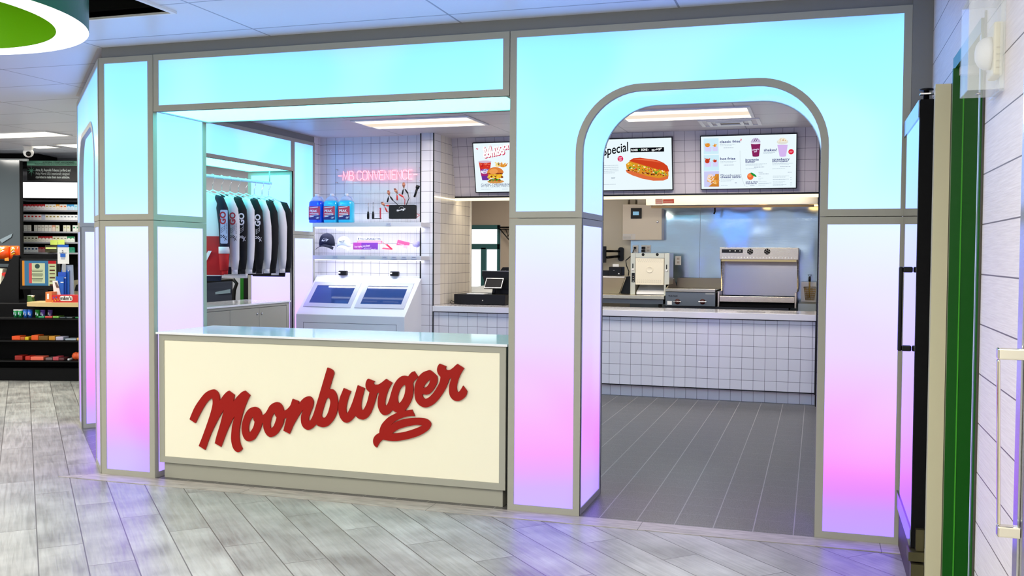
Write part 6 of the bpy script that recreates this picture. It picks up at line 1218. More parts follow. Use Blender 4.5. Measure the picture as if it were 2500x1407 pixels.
link('print', m, None, cbox, recalc=False)
ob = lroot('snack_box', 'smaller orange open display box left of the red sweet box', 'box', (q[2][0]+q[3][0])/2, 10.86, z0_)
link('carton', LB_().lbox(q[2][0], q[3][0]-.01, 10.80, 10.95, z0_, z0_+.12), mat('snack_box_orange', (222, 124, 60), .5), ob); link('back_flap', LB_().lbox(q[2][0], q[3][0]-.01, 10.93, 10.945, z0_+.12, q[2][1]), mat('box_brown', (150, 100, 60), .6), ob); link('sticker', LB_().lbox(q[2][0]+.04, q[3][0]-.06, 10.796, 10.799, z0_+.04, z0_+.10), CARD, ob)
q = [(-5.134,1.494),(-5.01,1.307),(-5.101,1.422),(-5.045,1.382),(-5.134,1.523),(-5.015,1.523)]
sgn = lroot('counter_sign', 'tall white counter sign with a blue square above gift cards', 'sign', (q[0][0]+q[1][0])/2, 11.0, q[1][1])
m = LB_().use(CARD).lbox(q[0][0], q[1][0], 10.97, 10.985, q[1][1], q[0][1]); m.use(mat('card_blue', (30, 100, 200), .4)).lbox(q[4][0], q[5][0], 10.968, 10.985, q[0][1], q[4][1]); m.lbox(q[2][0], q[3][0], 10.965, 10.968, q[3][1], q[2][1]); m.use(ink((90, 96, 110))).text('S', LW((q[0][0]+q[1][0])/2-.012, 10.966, q[0][1]-.060), RH, Z, .040, bold=.01); m.lbox(q[0][0]+.02, q[1][0]-.02, 10.966, 10.968, q[0][1]-.068, q[0][1]-.062); m.use(ink((180, 186, 196))).lbox(q[0][0]+.04, q[1][0]-.04, 10.966, 10.968, q[1][1]+.05, q[1][1]+.08)
link('sign_card', m, None, sgn, recalc=False); link('post', LB_().lbox((q[0][0]+q[1][0])/2-.02, (q[0][0]+q[1][0])/2+.02, 10.99, 11.0, z0_, q[1][1]+.02), CHROME, sgn)
q = [(-5.109,1.292),(-5.001,1.236),(-5.13,1.213),(-5.043,1.16),(-5.144,1.163),(-5.057,1.113),(-4.994,1.293),(-4.992,1.077)]
gc = lroot('card_rack', 'tiered clear rack of blue gift cards', 'rack', (q[0][0]+q[1][0])/2, 10.95, z0_)
link('rack_back', LB_().lprism([(q[2][0], z0_), (q[1][0]+.02, z0_), (q[6][0], q[6][1]), (q[0][0], q[0][1])], 11.02, 11.05), mat('grey_acrylic', (150, 164, 190), .2), gc)
link('card_tier', LB_().lbox(q[0][0], q[1][0]-.02, 11.0, 11.015, z0_, q[0][1]-.06), mat('card_blue', (30, 100, 200), .4), gc); link('card_tier', LB_().lbox(q[2][0], q[3][0], 10.97, 10.985, z0_, q[2][1]), mat('card_blue2', (36, 84, 190), .4), gc); link('card_tier', LB_().lbox(q[4][0], q[5][0], 10.94, 10.955, z0_, q[4][1]), mat('card_blue', (30, 100, 200), .4), gc)
m = LB_().use(CARD)
for (a_, b_) in ((q[0], q[1]), (q[2], q[3]), (q[4], q[5])): m.lbox(a_[0]+.09, b_[0]-.03, 10.935 if a_ is q[4] else (10.965 if a_ is q[2] else 10.995), 10.9385 if a_ is q[4] else (10.9685 if a_ is q[2] else 10.998), a_[1]-.07, a_[1]-.06)
link('card_print', m, None, gc)
q = [(-5.173,1.116),(-5.067,0.9764),(-5.147,1.098),(-5.096,1.037)]
dd = lroot('donation_box', 'small white slanted card holder in front of the gift cards', 'holder', q[0][0]+.06, 10.88, q[1][1])
link('body', LB_().lprism([(q[0][0]+.02, z0_), (q[1][0], z0_), (q[1][0]-.05, q[0][1]), (q[0][0], q[0][1])], 10.955-.03, 10.935), CARD, dd); link('picture', LB_().lprism([(q[2][0]+.02, q[3][1]), (q[3][0], q[3][1]), (q[3][0]-.03, q[2][1]), (q[2][0], q[2][1])], 10.920, 10.923), ink((110, 84, 76)), dd)
q = [(-5.085,0.9644),(-5.018,0.9649),(-5.019,1.135),(-5.056,1.112)]
pt = lroot('card_terminal', 'beige card payment terminal beside the blue gift cards', 'card terminal', q[1][0]-.05, 11.2, z0_)
link('body', LB_().lprism([(q[0][0], z0_), (q[1][0]+.12, z0_), (q[2][0]+.12, q[2][1]), (q[3][0], q[3][1])], 11.15, 11.25), mat('terminal_beige', (170, 160, 130), .4), pt); link('keypad', LB_().lprism([(q[0][0]+.06, z0_+.12), (q[1][0]+.1, z0_+.12), (q[2][0]+.08, q[2][1]-.05), (q[3][0]+.05, q[3][1]-.05)], 11.14, 11.149), BLACK, pt)
# cups on the top snack shelf
cups = [(-5.56,0.7175),(-5.508,0.7178),(-5.45,0.712),(-5.398,0.7124),(-5.315,0.7114),(-5.257,0.7118),(-5.175,0.7162)]
cz = sl[1][1]-.002
for i, (p, col, rim, lab) in enumerate(zip(cups, ((20, 130, 70), (24, 140, 74), (40, 104, 190), (34, 92, 190), (40, 150, 60), (100, 70, 170), (84, 60, 140)), (CARD, CARD, None, None, None, None, None), ('green gum tub with white lid, leftmost on the shelf', 'green gum tub with white lid, second from the left', 'light blue gum tub right of the green lidded tubs', 'darker blue gum tub in the middle', 'plain green gum tub between blue and purple', 'purple gum tub right of the plain green one', 'dark purple gum tub at the right end'))):
    h = cups[i]; r_ = .036; c0 = L0(p[0], 10.87, cz)
    o = root('gum_tub', lab, 'gum tub', c0, YW, 'gum tubs on the snack shelf')
    link('tub', MB().lathe([(.021, 0), (.0255, .076)], c0, 16), mat('tub_%d_%d' % (col[0], col[2]), col, .3), o); link('lid', MB().lathe([(.0258, .0765), (.0258, .088)], c0, 16), rim or mat('tub_%d_%d' % (col[0], col[2]), col, .3), o)
    m = LB_().use(ink((200, 214, 230))); m.lbox(p[0]-.014, p[0]-.004, 10.8435, 10.8445, cz+.034, cz+.060); m.lbox(p[0]+.004, p[0]+.013, 10.8435, 10.8445, cz+.022, cz+.044); link('label', m, None, o)
# gum packets, bars: each packet its own object
def packets(row, z, defs, name, cat, grp):
    for (x0, x1, h, col, lab) in defs:
        a_, b_ = row(x0), row(x1); c0 = L0((a_+b_)/2, 10.82, z)
        m = LB_().use(mat('wrap_%d_%d_%d' % col, col, .35)).lbox(a_, b_, 10.79, 10.93, z, z+h); o = link(name, m, None, None, base=c0, rz=YW, label=lab, cat=cat, group=grp, bevel=min(.006, h*.3))
def rowu(x): return (( x/5.86)-1250)/2370.71*10.8
packets(rowu, cz, [(545, 632, .022, (60, 150, 100), 'flat green gum packet below the purple tubs'), (640, 745, .022, (206, 70, 62), 'flat red gum packet in the row'), (750, 838, .022, (120, 180, 70), 'light green gum packet right of the red one'), (850, 935, .014, (70, 84, 90), 'grey gum packet, left of the two grey ones'), (945, 1030, .014, (90, 100, 104), 'grey gum packet, right of the two grey ones'), (1070, 1140, .016, (30, 130, 70), 'green gum packet beside the angled arch')], 'gum_packet', 'gum packet', 'gum packets on the snack shelf')
z2 = sl[2][1]-.002
packets(rowu, z2, [(160, 280, .045, (236, 84, 30), 'bright orange bar packet at the left of the middle shelf'), (282, 345, .035, (190, 90, 30), 'brown-orange bar packet on the middle shelf'), (348, 402, .035, (222, 190, 30), 'yellow bar packet on the middle shelf'), (440, 540, .055, (232, 90, 26), 'taller orange bar packet on the middle shelf'), (545, 680, .045, (120, 84, 20), 'dark gold bar packet on the middle shelf'), (690, 780, .045, (206, 140, 40), 'golden bar packet near the white one'), (790, 900, .040, (190, 180, 200), 'whitish bar packet on the middle shelf'), (925, 1085, .020, (160, 170, 180), 'long thin silver packet on the middle shelf'), (1092, 1130, .030, (220, 170, 90), 'tan packet beside the angled arch, middle shelf')], 'snack_bar', 'snack bar', 'bars on the middle snack shelf')
z3 = sl[3][1]-.002
packets(rowu, z3, [(200, 310, .050, (150, 30, 20), 'dark red packet at the left of the bottom shelf'), (350, 420, .045, (190, 40, 24), 'red packet on the bottom shelf'), (425, 612, .040, (240, 110, 84), 'long salmon packet on the bottom shelf'), (640, 740, .030, (110, 90, 90), 'greyish packet on the bottom shelf'), (745, 830, .040, (190, 70, 80), 'pink-red packet on the bottom shelf'), (835, 905, .030, (90, 40, 44), 'maroon packet on the bottom shelf'), (955, 985, .022, (220, 220, 220), 'tiny white packet on the bottom shelf')], 'snack_bar', 'snack bar', 'bars on the bottom snack shelf')
for i, x in enumerate((1040, 1085)):
    c0 = L0(rowu(x), 10.86, z3); link('orange_ball', MB().lathe([(.004, 0), (.03, .012), (.044, .044), (.03, .077), (.004, .088)], c0, 16), mat('orange_skin', (226, 90, 40), .5), label='round orange snack ball, %s of two on the bottom shelf' % ('left' if i == 0 else 'right'), cat='snack ball', base=c0, group='orange balls on the bottom shelf')
# chips rack at far left
q = [(-6.12,1.523),(-5.867,1.509),(-5.844,1.464),(-5.897,1.349),(-6.118,1.339),(-5.989,1.516)]
for i, (u0, u1, lab) in enumerate(((q[0][0]-.25, q[5][0], 'orange crisp bag with yellow print at the left edge'), (q[5][0], q[2][0]-.04, 'orange crisp bag right behind the checkout side panel'))):
    c0 = L0((u0+u1)/2, 11.6, q[3][1]); b = root('crisp_bag', lab, 'crisp bag', c0, YW, 'orange crisp bags')
    rings = []
    for z_, f_ in ((0, .2), (.04, .8), (.5, 1), (.92, .8), (1, .15)):
        zz = q[3][1]+(q[1][1]-q[3][1])*z_; rings.append([LW((u0+u1)/2+(u1-u0)/2*math.cos(t*.3927)*(.97 if 0 < z_ < 1 else 1), 11.6+.07*f_*math.sin(t*.3927), zz) for t in range(16)])
    link('bag', MB().loft(rings), mat('crisp_orange', (240, 90, 20), .25), b)
    m = LB_(); r_ = random.Random(i)
    for k in range(9): u_ = u0+.04+r_.random()*(u1-u0-.1); z_ = q[3][1]+.05+r_.random()*(q[1][1]-q[3][1]-.1); m.use(ink(((250, 220, 40), (90, 30, 10), (252, 240, 220))[k % 3])).lprism([(u_, z_), (u_+.05, z_+.02), (u_+.03, z_+.03)], 11.522, 11.524)
    link('print', m, None, b, recalc=False)
q = [(-6.066,1.325),(-5.959,1.326),(-6.019,1.128),(-6.064,1.052),(-6.008,1.234),(-6.065,1.257)]
c0 = L0(-6.4, 11.5, q[3][1]); b = root('crisp_bag', 'multicoloured snack bag low at the left picture edge', 'crisp bag', c0, YW)
m = LB_().use(mat('bag_white', (230, 224, 200), .3)).lprism([(q[0][0]-.2, q[3][1]), (q[3][0]+.03, q[3][1]), (q[4][0], q[4][1]), (q[5][0]-.2, q[5][1])], 11.45, 11.6)
for k in range(10): r_ = random.Random(50+k); u_ = q[0][0]-.1+r_.random()*.3; z_ = q[3][1]+.03+r_.random()*.28; m.use(ink(((200, 40, 30), (240, 200, 40), (60, 100, 180), (240, 140, 40))[k % 4])).lprism([(u_, z_), (u_+.05, z_), (u_+.045, z_+.04), (u_, z_+.03)], 11.446, 11.449)
link('bag', m, None, b)
ra = lroot('snack_rack', 'black rack holding the crisp bags behind the checkout', 'rack', -6.5, 11.8, 0)
link('tray', LB_().lbox(-7.4, -5.85, 11.5, 11.75, q[0][1]-.03+.0, q[0][1]+.02), BLKM, ra); link('back', LB_().lbox(-7.4, -5.5, 11.9, 11.95, .004, 1.25), BLKM, ra); link('base', LB_().lbox(-7.4, -6.15, 11.4, 11.9, .004, q[3][1]-.02), BLKM, ra)
# tobacco rack
DT = 13.0
t_ = [(-6.556,2.099),(-6.555,1.988),(-6.554,1.854),(-6.553,1.702),(-6.552,1.562),(-6.551,1.421),(-6.556,2.093),(-5.833,2.098)]
tb = lroot('tobacco_rack', 'black wall rack with five rows of cigarette packs', 'rack', -5.0, 13.2, 0)
uL, uR = t_[0][0], t_[7][0]+.35
link('back_board', LB_().lbox(uL-.03, uR, 13.25, 13.3, .004, 2.12), BLKM, tb)
for k in range(1, 6): link('rack_shelf', LB_().lbox(uL-.01, uR, 13.0, 13.24, t_[k][1]-.012, t_[k][1]-.002), BLACK, tb); link('price_rail', LB_().lbox(uL, uR-.0, 12.985, 12.995, t_[k][1]-.010, t_[k][1]+.012), mat('grey_rail', (150, 150, 156), .35), tb)
link('rack_side', LB_().lbox(uL-.05, uL-.031, 12.98, 13.3, .004, 2.12), BLKM, tb)
def pack(c0, w_, h, top, body, chev):
    m = LB_(); u, d, z = c0
    m.use(mat('pack_%d_%d_%d' % body, body, .4)).lbox(u-w_/2, u+w_/2, d, d+.022, z, z+h)
    if chev: m.use(ink(top)).lprism([(u-w_/2, z+h*.62), (u, z+h*.80), (u+w_/2, z+h*.62), (u+w_/2, z+h), (u-w_/2, z+h)], d-.0012, d-.0004)
    else: m.use(ink(top)).lbox(u-w_*.28, u+w_*.28, d-.0012, d-.0004, z+h*.58, z+h*.80)
    m.use(ink((150, 140, 150))).lbox(u-w_*.3, u+w_*.3, d-.0012, d-.0004, z+h*.30, z+h*.34)
    return m
rows = [  # row: z index, list of (count, top colour, body colour, chevron, label)
 (1, [(1, (200, 40, 60), (240, 236, 240), True, 'red pack at the left end of the top row'), (5, (206, 44, 50), (246, 240, 244), True, 'white pack with red chevron in the top row'), (3, (214, 190, 130), (248, 246, 246), False, 'white pack with gold mark in the top row'), (1, (236, 170, 70), (246, 236, 220), True, 'orange-topped pack in the top row'), (2, (220, 120, 60), (246, 238, 232), False, 'white pack with orange mark in the top row'), (2, (60, 160, 220), (200, 226, 246), True, 'white pack with blue chevron in the top row'), (1, (120, 200, 230), (190, 226, 240), False, 'pale blue taller pack in the top row')]),
 (2, [(5, (200, 40, 40), (244, 240, 240), False, 'white pack with red emblem in the second row'), (1, (170, 176, 200), (200, 204, 226), True, 'greyish blue pack in the second row'), (4, (150, 130, 60), (242, 240, 232), False, 'white pack with gold emblem in the second row'), (5, (140, 144, 150), (240, 240, 242), False, 'white pack with grey emblem in the second row')]),
 (3, [(1, (220, 220, 216), (230, 228, 222), False, 'single whitish pack at the left of the third row'), (2, (214, 210, 204), (226, 224, 216), False, 'whitish pack with faint lines in the third row'), (4, (190, 180, 170), (228, 224, 216), False, 'cream taller pack in the third row'), (1, (220, 160, 130), (236, 214, 200), True, 'salmon-edged pack in the third row'), (1, (170, 176, 120), (226, 224, 200), False, 'olive-marked pack in the third row'), (2, (190, 190, 140), (224, 222, 204), False, 'slim pale pack in the third row'), (4, (30, 130, 80), (230, 234, 226), False, 'white pack with green side in the third row')]),
 (4, [(4, (90, 84, 60), (228, 226, 208), False, 'cream pack with dark emblem in the fourth row'), (4, (170, 30, 36), (232, 226, 214), True, 'pack with dark red chevron in the fourth row'), (2, (130, 120, 60), (228, 226, 206), False, 'cream pack with olive emblem in the fourth row'), (2, (150, 150, 140), (226, 226, 214), False, 'cream pack with grey emblem in the fourth row'), (2, (20, 130, 80), (226, 232, 222), True, 'pack with green chevron in the fourth row')]),
 (5, [(4, (20, 60, 110), (226, 228, 230), False, 'white pack with navy panel in the fifth row'), (2, (150, 36, 40), (170, 120, 120), True, 'dull red pack in the fifth row'), (4, (120, 110, 60), (150, 150, 110), False, 'dark olive tin behind the yellow note in the fifth row'), (1, (20, 90, 190), (60, 120, 200), True, 'blue pack in the fifth row'), (3, (20, 120, 90), (40, 140, 110), False, 'green pack in the fifth row')])]
def ORD(j, n):
    return {0: 'leftmost', 1: 'second from left', 2: 'third from left'}[j] if j <= (n-1)//2 else {0: 'rightmost', 1: 'second from right', 2: 'third from right'}[n-1-j]
gaps = {3: {1: .04, 8: .05, 10: .03}}
for ri, (k, grp) in enumerate(rows):
    total = sum(g_[0] for g_ in grp); pitch = .0485; u = uL+.035; idx = 0; rnd = random.Random(k)
    for (cnt, top, body, chev, lab) in grp:
        proto = None
        for j in range(cnt):
            w_ = .046 if k != 3 else .042; h = (.088, .085, .096, .086, .084)[k-1]; z = t_[k][1]
            n_ = ORD(j, cnt); lb = lab if cnt == 1 else lab+', '+n_
            if proto is None:
                proto = link('cigarette_pack', pack((u, 13.02, z), w_, h, top, body, chev), None, None, base=L0(u, 13.02, z), rz=YW, label=lb, cat='cigarette pack', group='cigarette packs in the %s row' % ('top', 'second', 'third', 'fourth', 'fifth')[k-1], recalc=False); pu = u; cur = proto
            else: cur = dup(proto, RH*(u-pu)+Vector((0, 0, .0)), lb)
            u += pitch+gaps.get(k, {}).get(idx, 0); idx += 1
        u += 0
q = [(-6.573,2.366),(-5.789,2.151)]
lbx = lroot('light_box', 'blank white glowing sign above the cigarette packs', 'lightbox', (q[0][0]+q[1][0])/2, 13.0, q[1][1])
link('glowing_face', LB_().lbox(q[0][0]+.006, q[1][0]+.35, 12.90, 12.93, q[1][1]+.006, q[0][1]-.006), em((255, 255, 255), 2.0), lbx); link('casing', LB_().lbox(q[0][0]-.006, q[1][0]+.36, 12.931, 13.2, q[1][1]-.006, q[0][1]+.006), BLACK, lbx)
q = [(-6.43,2.645),(-5.802,2.383),(-6.43,2.582),(-6.412,2.512),(-6.337,2.53),(-6.316,2.519),(-6.315,2.472),(-6.315,2.426),(-6.325,2.602),(-6.221,2.626)]
sg = lroot('warning_sign', 'green and black court-ordered statement sign above the glowing sign', 'sign', (q[0][0]+q[1][0])/2, 13.0, q[1][1])
link('board', LB_().lbox(q[0][0], q[1][0]+.1, 12.9, 12.92, q[1][1]+.0, q[0][1]), mat('sign_black', (22, 22, 22), .5), sg); link('green_band', LB_().lbox(q[0][0], q[1][0]+.1, 12.897, 12.8995, q[2][1], q[0][1]), mat('sign_green', (112, 176, 148), .5), sg)
m = LB_().use(ink((214, 224, 220)))
for k, s_ in enumerate(('Altria, R.J. Reynolds Tobacco, Lorillard, and', 'Philip Morris USA intentionally designed', 'cigarettes to make them more addictive.')): m.text(s_, LW(q[5][0], 12.896, q[5+k][1]-.012), RH, Z, .047, bold=.02, sx=(.545, .575, .575)[k]*1.02)
m.use(ink((120, 190, 160)))
for k in range(8): a_ = k*math.pi/4; cx, cz_ = (q[3][0]+q[4][0])/2+.002, q[3][1]; r_ = .07 if k % 2 == 0 else .055; m.lprism([(cx+.005*math.cos(a_+1.57), cz_+.005*math.sin(a_+1.57)), (cx-.005*math.cos(a_+1.57), cz_-.005*math.sin(a_+1.57)), (cx+r_*math.cos(a_), cz_+r_*math.sin(a_))], 12.895, 12.897)
m.use(ink((30, 60, 50))); m.text('A FEDERAL COURT HAS ORDERED', LW(q[9][0], 12.894, q[9][1]-.012), RH, Z, .030, bold=.02, sx=.9); m.text('PHILIP MORRIS USA & R.J. REYNOLDS TOBACCO TO STATE:', LW(q[8][0], 12.894, q[8][1]-.012), RH, Z, .030, bold=.02, sx=.80)
link('lettering', m, None, sg, recalc=False)
for (u0, u1) in ((-5.16, -5.09), (-4.72, -4.6)): link('bracket', LB_().lbox(u0, u1, 12.93, 12.99, q[1][1]-.03, q[1][1]+.02), CHROME, sg)
# notes and shelf box in front of the packs
q = [(-6.156,1.598),(-6.057,1.535),(-6.052,1.604),(-5.968,1.535),(-6.202,1.528),(-6.051,1.442),(-6.19,1.501)]
for i, (a_, b_) in enumerate(((q[0], q[1]), (q[2], q[3]))): link('sticky_note', LB_().lbox(a_[0], b_[0], 12.95-.0, 12.953, b_[1], a_[1]), mat('note_yellow', (220, 240, 110), .6), label='yellow note on the tobacco rack, %s of two' % ('left' if i == 0 else 'right'), cat='note', base=L0(a_[0], 12.95, b_[1]), rz=YW, group='yellow notes')
link('scanner_lamp', LB_().use(mat('dark_tray', (70, 68, 50), .4)).lbox(q[4][0], q[5][0], 12.90, 12.96, q[5][1], q[4][1]).use(em((240, 250, 150), 1.0)).lbox(q[4][0]+.01, q[5][0], 12.893, 12.899, q[6][1]-.02, q[6][1]), label='dark tray with a thin yellow lit edge below the notes', cat='tray', base=L0(q[4][0], 12.9, q[5][1]), rz=YW)
# far shop surfaces
link('wall_back', LB_().lbox(-12, -3.6, 13.6, 13.7, 0, ZC), mat('grey_blue_wall', (150, 152, 160), .6), kind='structure', label='far shop wall behind the tobacco rack', base=L0(-6, 13.6, 0))
q = [(-6.655,2.728),(-6.139,2.686),(-6.133,2.618),(-6.654,2.626)]
link('wall_left', LB_().lbox(-9, q[1][0]*13.0/12.6, 13.0, 13.55, q[3][1]-.03, ZC-.0+.02), BLKM, kind='structure', label='black ceiling beam left of the statement sign', base=L0(-7, 12.8, 2.5))
link('trim_10', LB_().lbox(-9.0, (-6.33,2.638)[0], 12.70, 12.745, (-6.33,2.621)[1], (-6.33,2.652)[1]), mat('silver_strip', (210, 214, 214), .3), kind='structure', label='silver strip along the black beam', base=L0(-6, 12.7, 2.4))
q = [(-6.549,2.607),(-6.181,2.599),(-6.25,2.097),(-6.25,1.539),(-6.542,1.548)]
gd_ = lroot('glass_partition', 'dark smoked glass partition left of the tobacco rack', 'glass partition', -6.3, 12.45, 0)
link('pane', LB_().lbox(-9, q[2][0]-.05, 12.44, 12.45, .9, q[0][1]), mat('smoked_glass', (70, 78, 82), .12, spec=.6), gd_)
link('edge_post', LB_().lbox(q[2][0]-.05, q[2][0]-.02, 12.44, 12.47, .9, q[1][1]), BLKM, gd_)
rf = LB_().lprism([(-6.558,1.59), (-6.525,1.55), (-6.407,1.624), (-6.39,1.673)], 12.425, 12.432); link('leaflet', rf, mat('grey_leaflet', (120, 134, 142), .4), gd_)
# dome camera
q = (-9.33,4.523); cx_, cy_ = q
dc = root('dome_camera', 'white dome security camera on the far ceiling', 'security camera', (cx_, cy_, ZC-.12))
link('base', MB().lathe([(.062, -.002), (.060, -.02), (.05, -.05)], (cx_, cy_, ZC), 28), WHITE, dc); link('dome', MB().lathe([(.048, -.0505), (.060, -.070), (.062, -.085), (.052, -.118), (.03, -.138), (.004, -.145)], (cx_, cy_, ZC), 28), WHITE, dc)
dirn = (Vector((0, -5.17, 1.4))-Vector((cx_, cy_, ZC-.1))).normalized(); o_ = Vector((cx_, cy_, ZC-.100))+dirn*.055
link('lens', MB().tube([o_, o_+dirn*.006], .030, 20).tube([o_+dirn*.006, o_+dirn*.010], .018, 20), BLACK, dc)

# seen through the booth's side window: trolley and green post
tr_ = root('hand_cart', 'black cart with a bent tube handle beyond the side window', 'cart', (-6.95, 5.0, 0))
q = [(-7.397,1.192),(-7.107,1.174),(-7.108,0.983),(-7.329,0.942),(-7.329,0.913),(-7.108,0.932),(-7.38,1.082),(-6.997,1.109),(-6.947,1.059),(-6.981,0.978),(-6.99,0.89),(-6.939,0.876)]
def JW(p, dy=0): return (p[0], 5.4+dy, p[1])
m = MB(); m.prism([(q[0][0]-.5, .2), (q[1][0], .2), (q[1][0], q[1][1]), (q[0][0]-.5, q[0][1])], (0, 5.55, 0), X, Z, 0, .02); link('mesh_panel', m, mat('dark_blue_grey', (30, 38, 56), .5), tr_)
link('label_strip', MB().prism([q[3], q[4], q[5], q[2]], (0, 5.51, 0), X, Z, 0, .01), mat('steel_blue', (110, 128, 140), .4), tr_)
link('tube_handle', MB().tube([(q[6][0]-.4, 5.4, q[6][1]+.01), JW(q[6]), JW((q[7][0]-.03, q[7][1])), JW(q[7]), JW(q[8]), JW(q[9]), JW(q[10]), (q[10][0], 5.4, .12)], .022, 10), BLACK, tr_)
link('deck', B_(q[0][0]-.5, q[10][0]+.05, 5.0, 5.6, .10, .16), BLACK, tr_)
for x in (q[0][0]-.4, q[10][0]): link('wheel', MB().lathe([(.03, -.02), (.05, -.02), (.05, .02), (.03, .02)], (x, 5.1, .0525), 16, 'y'), BLKM, tr_)
q = [(-7.485,1.083),(-7.433,1.083),(-7.356,1.084),(-7.343,1.085),(-7.315,1.085)]
link('green_post', B_(q[0][0], q[1][0], 6.3, 6.4, .002, 1.45), GREEN, label='dark green post beyond the side window', cat='post', base=(q[0][0], 6.35, 0)); link('black_post', B_(q[1][0]+.002, q[2][0], 6.3, 6.4, .002, 1.45), BLKM, label='black post touching the green post', cat='post', base=(q[1][0], 6.35, 0))
q = [(-9.346,2.716),(-9.023,2.71),(-8.989,2.432),(-9.046,2.68),(-9.347,2.692)]
m = MB().box(q[0][0]-.6, q[1][0], 8.15, 8.2, q[1][1]-.04, q[1][1]).box(q[1][0]-.09, q[1][0], 8.15, 8.2, 0.0, q[1][1]-.04); link('door_2', m, mat('grey_green_frame', (92, 100, 90), .5), kind='structure', label='grey door frame beyond the clothes rail', base=(q[1][0], 8.2, 0))

# ================================================================ RIGHT SIDE: glass door, doorway, strobe
gdo = root('cooler_door', 'black framed glass cooler door at the right end of the booth', 'cooler door', (.43, -.38, .20))
GLS = mat('dark_door_glass', (10, 12, 18), .03, spec=1.0, coat=1.0)
y0, y1, z0, z1 = -.75, -.01, .205, 2.105
link('frame', MB().prism([[(y0, z0), (y1, z0), (y1, z1), (y0, z1)], [(y0+.06, z0+.10), (y0+.06, z1-.07), (y1-.06, z1-.07), (y1-.06, z0+.10)]], (.452, 0, 0), Y, Z, 0, .001).box(.400, .452, y0, y0+.045, z0, z1).box(.400, .452, y1-.045, y1, z0, z1).box(.400, .452, y0+.045, y1-.045, z0, z0+.05).box(.400, .452, y0+.045, y1-.045, z1-.05, z1), BLKM, gdo)
link('glass', B_(.3975, .4025, y0+.012, y1-.012, z0+.02, z1-.02), GLS, gdo)
link('top_rail', B_(.393, .3972, y0+.004, y1, z1-.075, z1-.002), mat('blue_steel', (120, 130, 150), .15, 1), gdo); link('bottom_rail', B_(.393, .3972, y0+.004, y1, z0+.0, z0+.075), mat('blue_steel', (120, 130, 150), .15, 1), gdo)
hy = -.60
link('handle', MB().box(.34, .3565, hy-.014, hy+.014, 1.03, 1.40).box(.3565, .396, hy-.014, hy+.014, 1.375, 1.40).box(.3565, .396, hy-.014, hy+.014, 1.03, 1.055), BLACK, gdo, bevel=.005)
link('hinge_pin', MB().lathe([(.012, 2.106), (.012, 2.145), (.028, 2.146), (.028, 2.152)], (.425, -.72, 0), 16), BLACK, gdo); link('hinge_arm', B_(.40, .46, -.735, -.70, 2.128, 2.134), CHROME, gdo)
link('hinge_bracket', MB().box(.415, .447, -.78, -.72, .20, .29).box(.385, .45, -.80, -.70, .16, .198).box(.395, .445, -.81, -.74, .05, .15), mat('dull_bronze', (96, 90, 62), .4, .7), gdo)
link('lower_gasket', MB().box(.405, .45, -.69, -.02, .004, .19), mat('dark_brown_metal', (60, 44, 30), .5), gdo)
link('trim_11', MB().box(.447, .506, -.845, -.80, .003, 2.15), mat('cream_metal', (214, 206, 170), .4), kind='structure', label='cream steel post beside the cooler door', base=(.47, -.82, 0))
link('trim_12', MB().box(.507, .512, -.87, -.80, .003, 2.15), mat('dark_gap', (60, 56, 44), .6), kind='structure', label='dark gap line beside the cream post', base=(.51, -.83, 0))
m = MB().use(GREEN).box(.498, .535, -.965, -.94, .003, 2.19).box(.536, .598, -.965, -.90, .003, 2.19); m.use(mat('green_edge', (66, 160, 40), .35)).box(.535, .540, -.968, -.964, .003, 2.19)
dr = root('door_1', 'green steel door frame recessed in the plank wall', None, (.55, -1.2, 0), kind='structure')
link('far_jamb', m, None, dr); link('door_leaf', B_(.59, .60, -1.60, -.90, .003, 2.19), mat('deep_green', (14, 92, 14), .4), dr)
link('head_jamb', B_(.505, .60, -1.60, -.90, 2.191, 2.24), GREEN, dr)
link('near_jamb', MB().use(mat('edge_highlight', (206, 214, 220), .3)).box(.508, .520, -1.575, -1.560, .003, 2.24).use(GREEN).box(.508, .56, -1.600, -1.576, .003, 2.24), None, dr)  # pale strip: the highlight along the jamb edge is put into its colour
link('trim_13', B_(.514, .52, -1.618, -1.602, .003, 2.26), mat('dark_gap', (60, 56, 44), .6), kind='structure', label='dark strip painted as the shadow gap between green frame and planks', base=(.517, -1.61, 0))  # solid strip; the shade of the gap is put into its colour
st = root('strobe_cover', 'clear plastic cover over a white alarm strobe on the plank wall', 'alarm', (.50, -1.87, 1.95))
CLP = mat('cover_plastic', (235, 240, 236), .08, alpha=.24, spec=.8)
cov = MB(); x0, x1, y0, y1, z0, z1 = .420, .5195, -1.96, -1.80, 1.945, 2.225
cov.box(x0, x0+.003, y0, y1, z0, z1).box(x0+.003, x1, y0, y0+.003, z0, z1).box(x0+.003, x1, y1-.003, y1, z0, z1).box(x0+.003, x1, y0+.003, y1-.003, z0, z0+.003).box(x0+.003, x1, y0+.003, y1-.003, z1-.003, z1)
link('clear_cover', cov, CLP, st)
link('cover_rim', MB().box(.506, .519, y0-.012, y1+.012, z0-.008, z0-.001).box(.506, .519, y0-.012, y1+.012, z1+.001, z1+.008).box(.506, .519, y0-.012, y0-.001, z0, z1), CLP, st)
link('alarm_body', MB().box(.492, .519, -1.945, -1.83, 1.99, 2.15), mat('aged_ivory', (226, 214, 176), .4), st, bevel=.006)
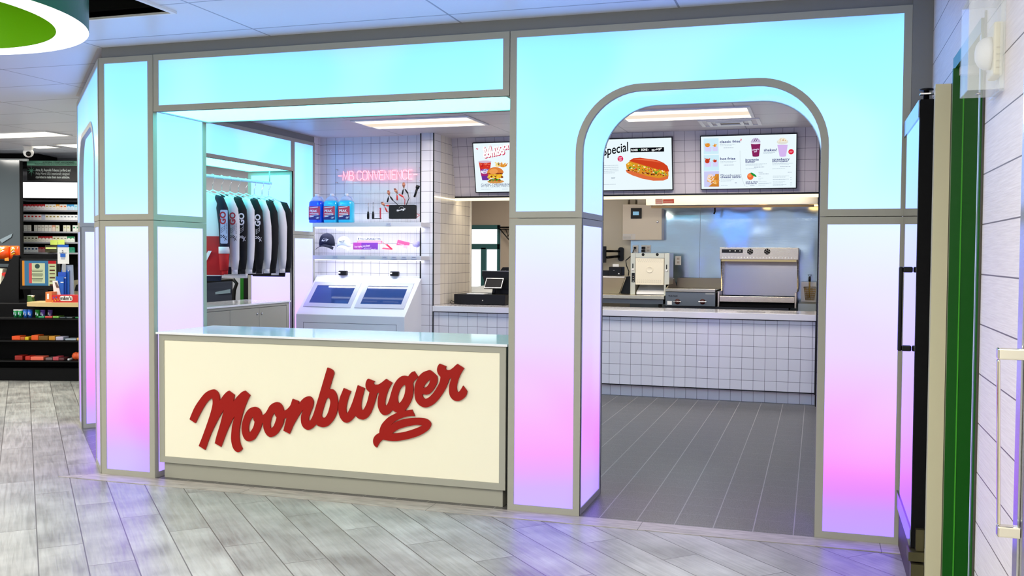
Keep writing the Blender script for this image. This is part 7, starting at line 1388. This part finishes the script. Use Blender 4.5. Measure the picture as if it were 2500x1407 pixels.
link('strobe_lens', MB().lathe([(.050, 0), (.0495, -.010), (.047, -.020), (.042, -.028), (.034, -.035), (.024, -.040), (.012, -.042), (.002, -.0425)], (.491, -1.888, 2.065), 28, 'x'), WHITE, st)
link('grille', MB().use(ink((190, 178, 140))).box(.50, .512, -1.9468, -1.9455, 2.01, 2.014).box(.50, .512, -1.9468, -1.9455, 2.03, 2.034).box(.50, .512, -1.9468, -1.9455, 2.05, 2.054).box(.50, .512, -1.9468, -1.9455, 2.07, 2.074), None, st)
link('screw', MB().lathe([(.008, 0), (.006, .004), (.001, .006)], (.455, -1.93, 1.936), 12), CHROME, st)
nd = root('cooler_door', 'nearest steel-edged cooler door with a chrome handle, cut by the right picture edge', 'cooler door', (.55, -2.45, 0))
ST2 = steel_mat('door_edge_steel', (206, 206, 204), .2)
link('steel_edge', MB().box(.494, .500, -2.46, -2.40, .003, 2.7).box(.500, .512, -2.52, -2.40, .003, 2.7), ST2, nd, bevel=.002)
link('black_gasket', B_(.5125, .52, -2.54, -2.44, .003, 2.7), BLACK, nd); link('door_leaf', B_(.521, .555, -2.56, -2.42, .003, 2.7), mat('cream_metal', (214, 206, 170), .4), nd)
hh_ = [(0.431,1.216),(0.481,1.218),(0.446,0.742),(0.483,0.746),(0.44,1.183),(0.439,0.778)]
link('handle', MB().box(hh_[0][0], .4945, -2.515, -2.485, hh_[0][1]-.028, hh_[0][1]).box(hh_[2][0]-.006, .4945, -2.515, -2.485, hh_[2][1], hh_[2][1]+.028).hexa([(hh_[2][0]-.006, -2.51, hh_[2][1]+.0285), (hh_[2][0]+.002, -2.51, hh_[2][1]+.0285), (hh_[2][0]+.002, -2.49, hh_[2][1]+.0285), (hh_[2][0]-.006, -2.49, hh_[2][1]+.0285), (hh_[0][0], -2.51, hh_[0][1]-.0285), (hh_[0][0]+.008, -2.51, hh_[0][1]-.0285), (hh_[0][0]+.008, -2.49, hh_[0][1]-.0285), (hh_[0][0], -2.49, hh_[0][1]-.0285)]), steel_mat('polished_handle', (214, 206, 184), .12), nd, bevel=.004)
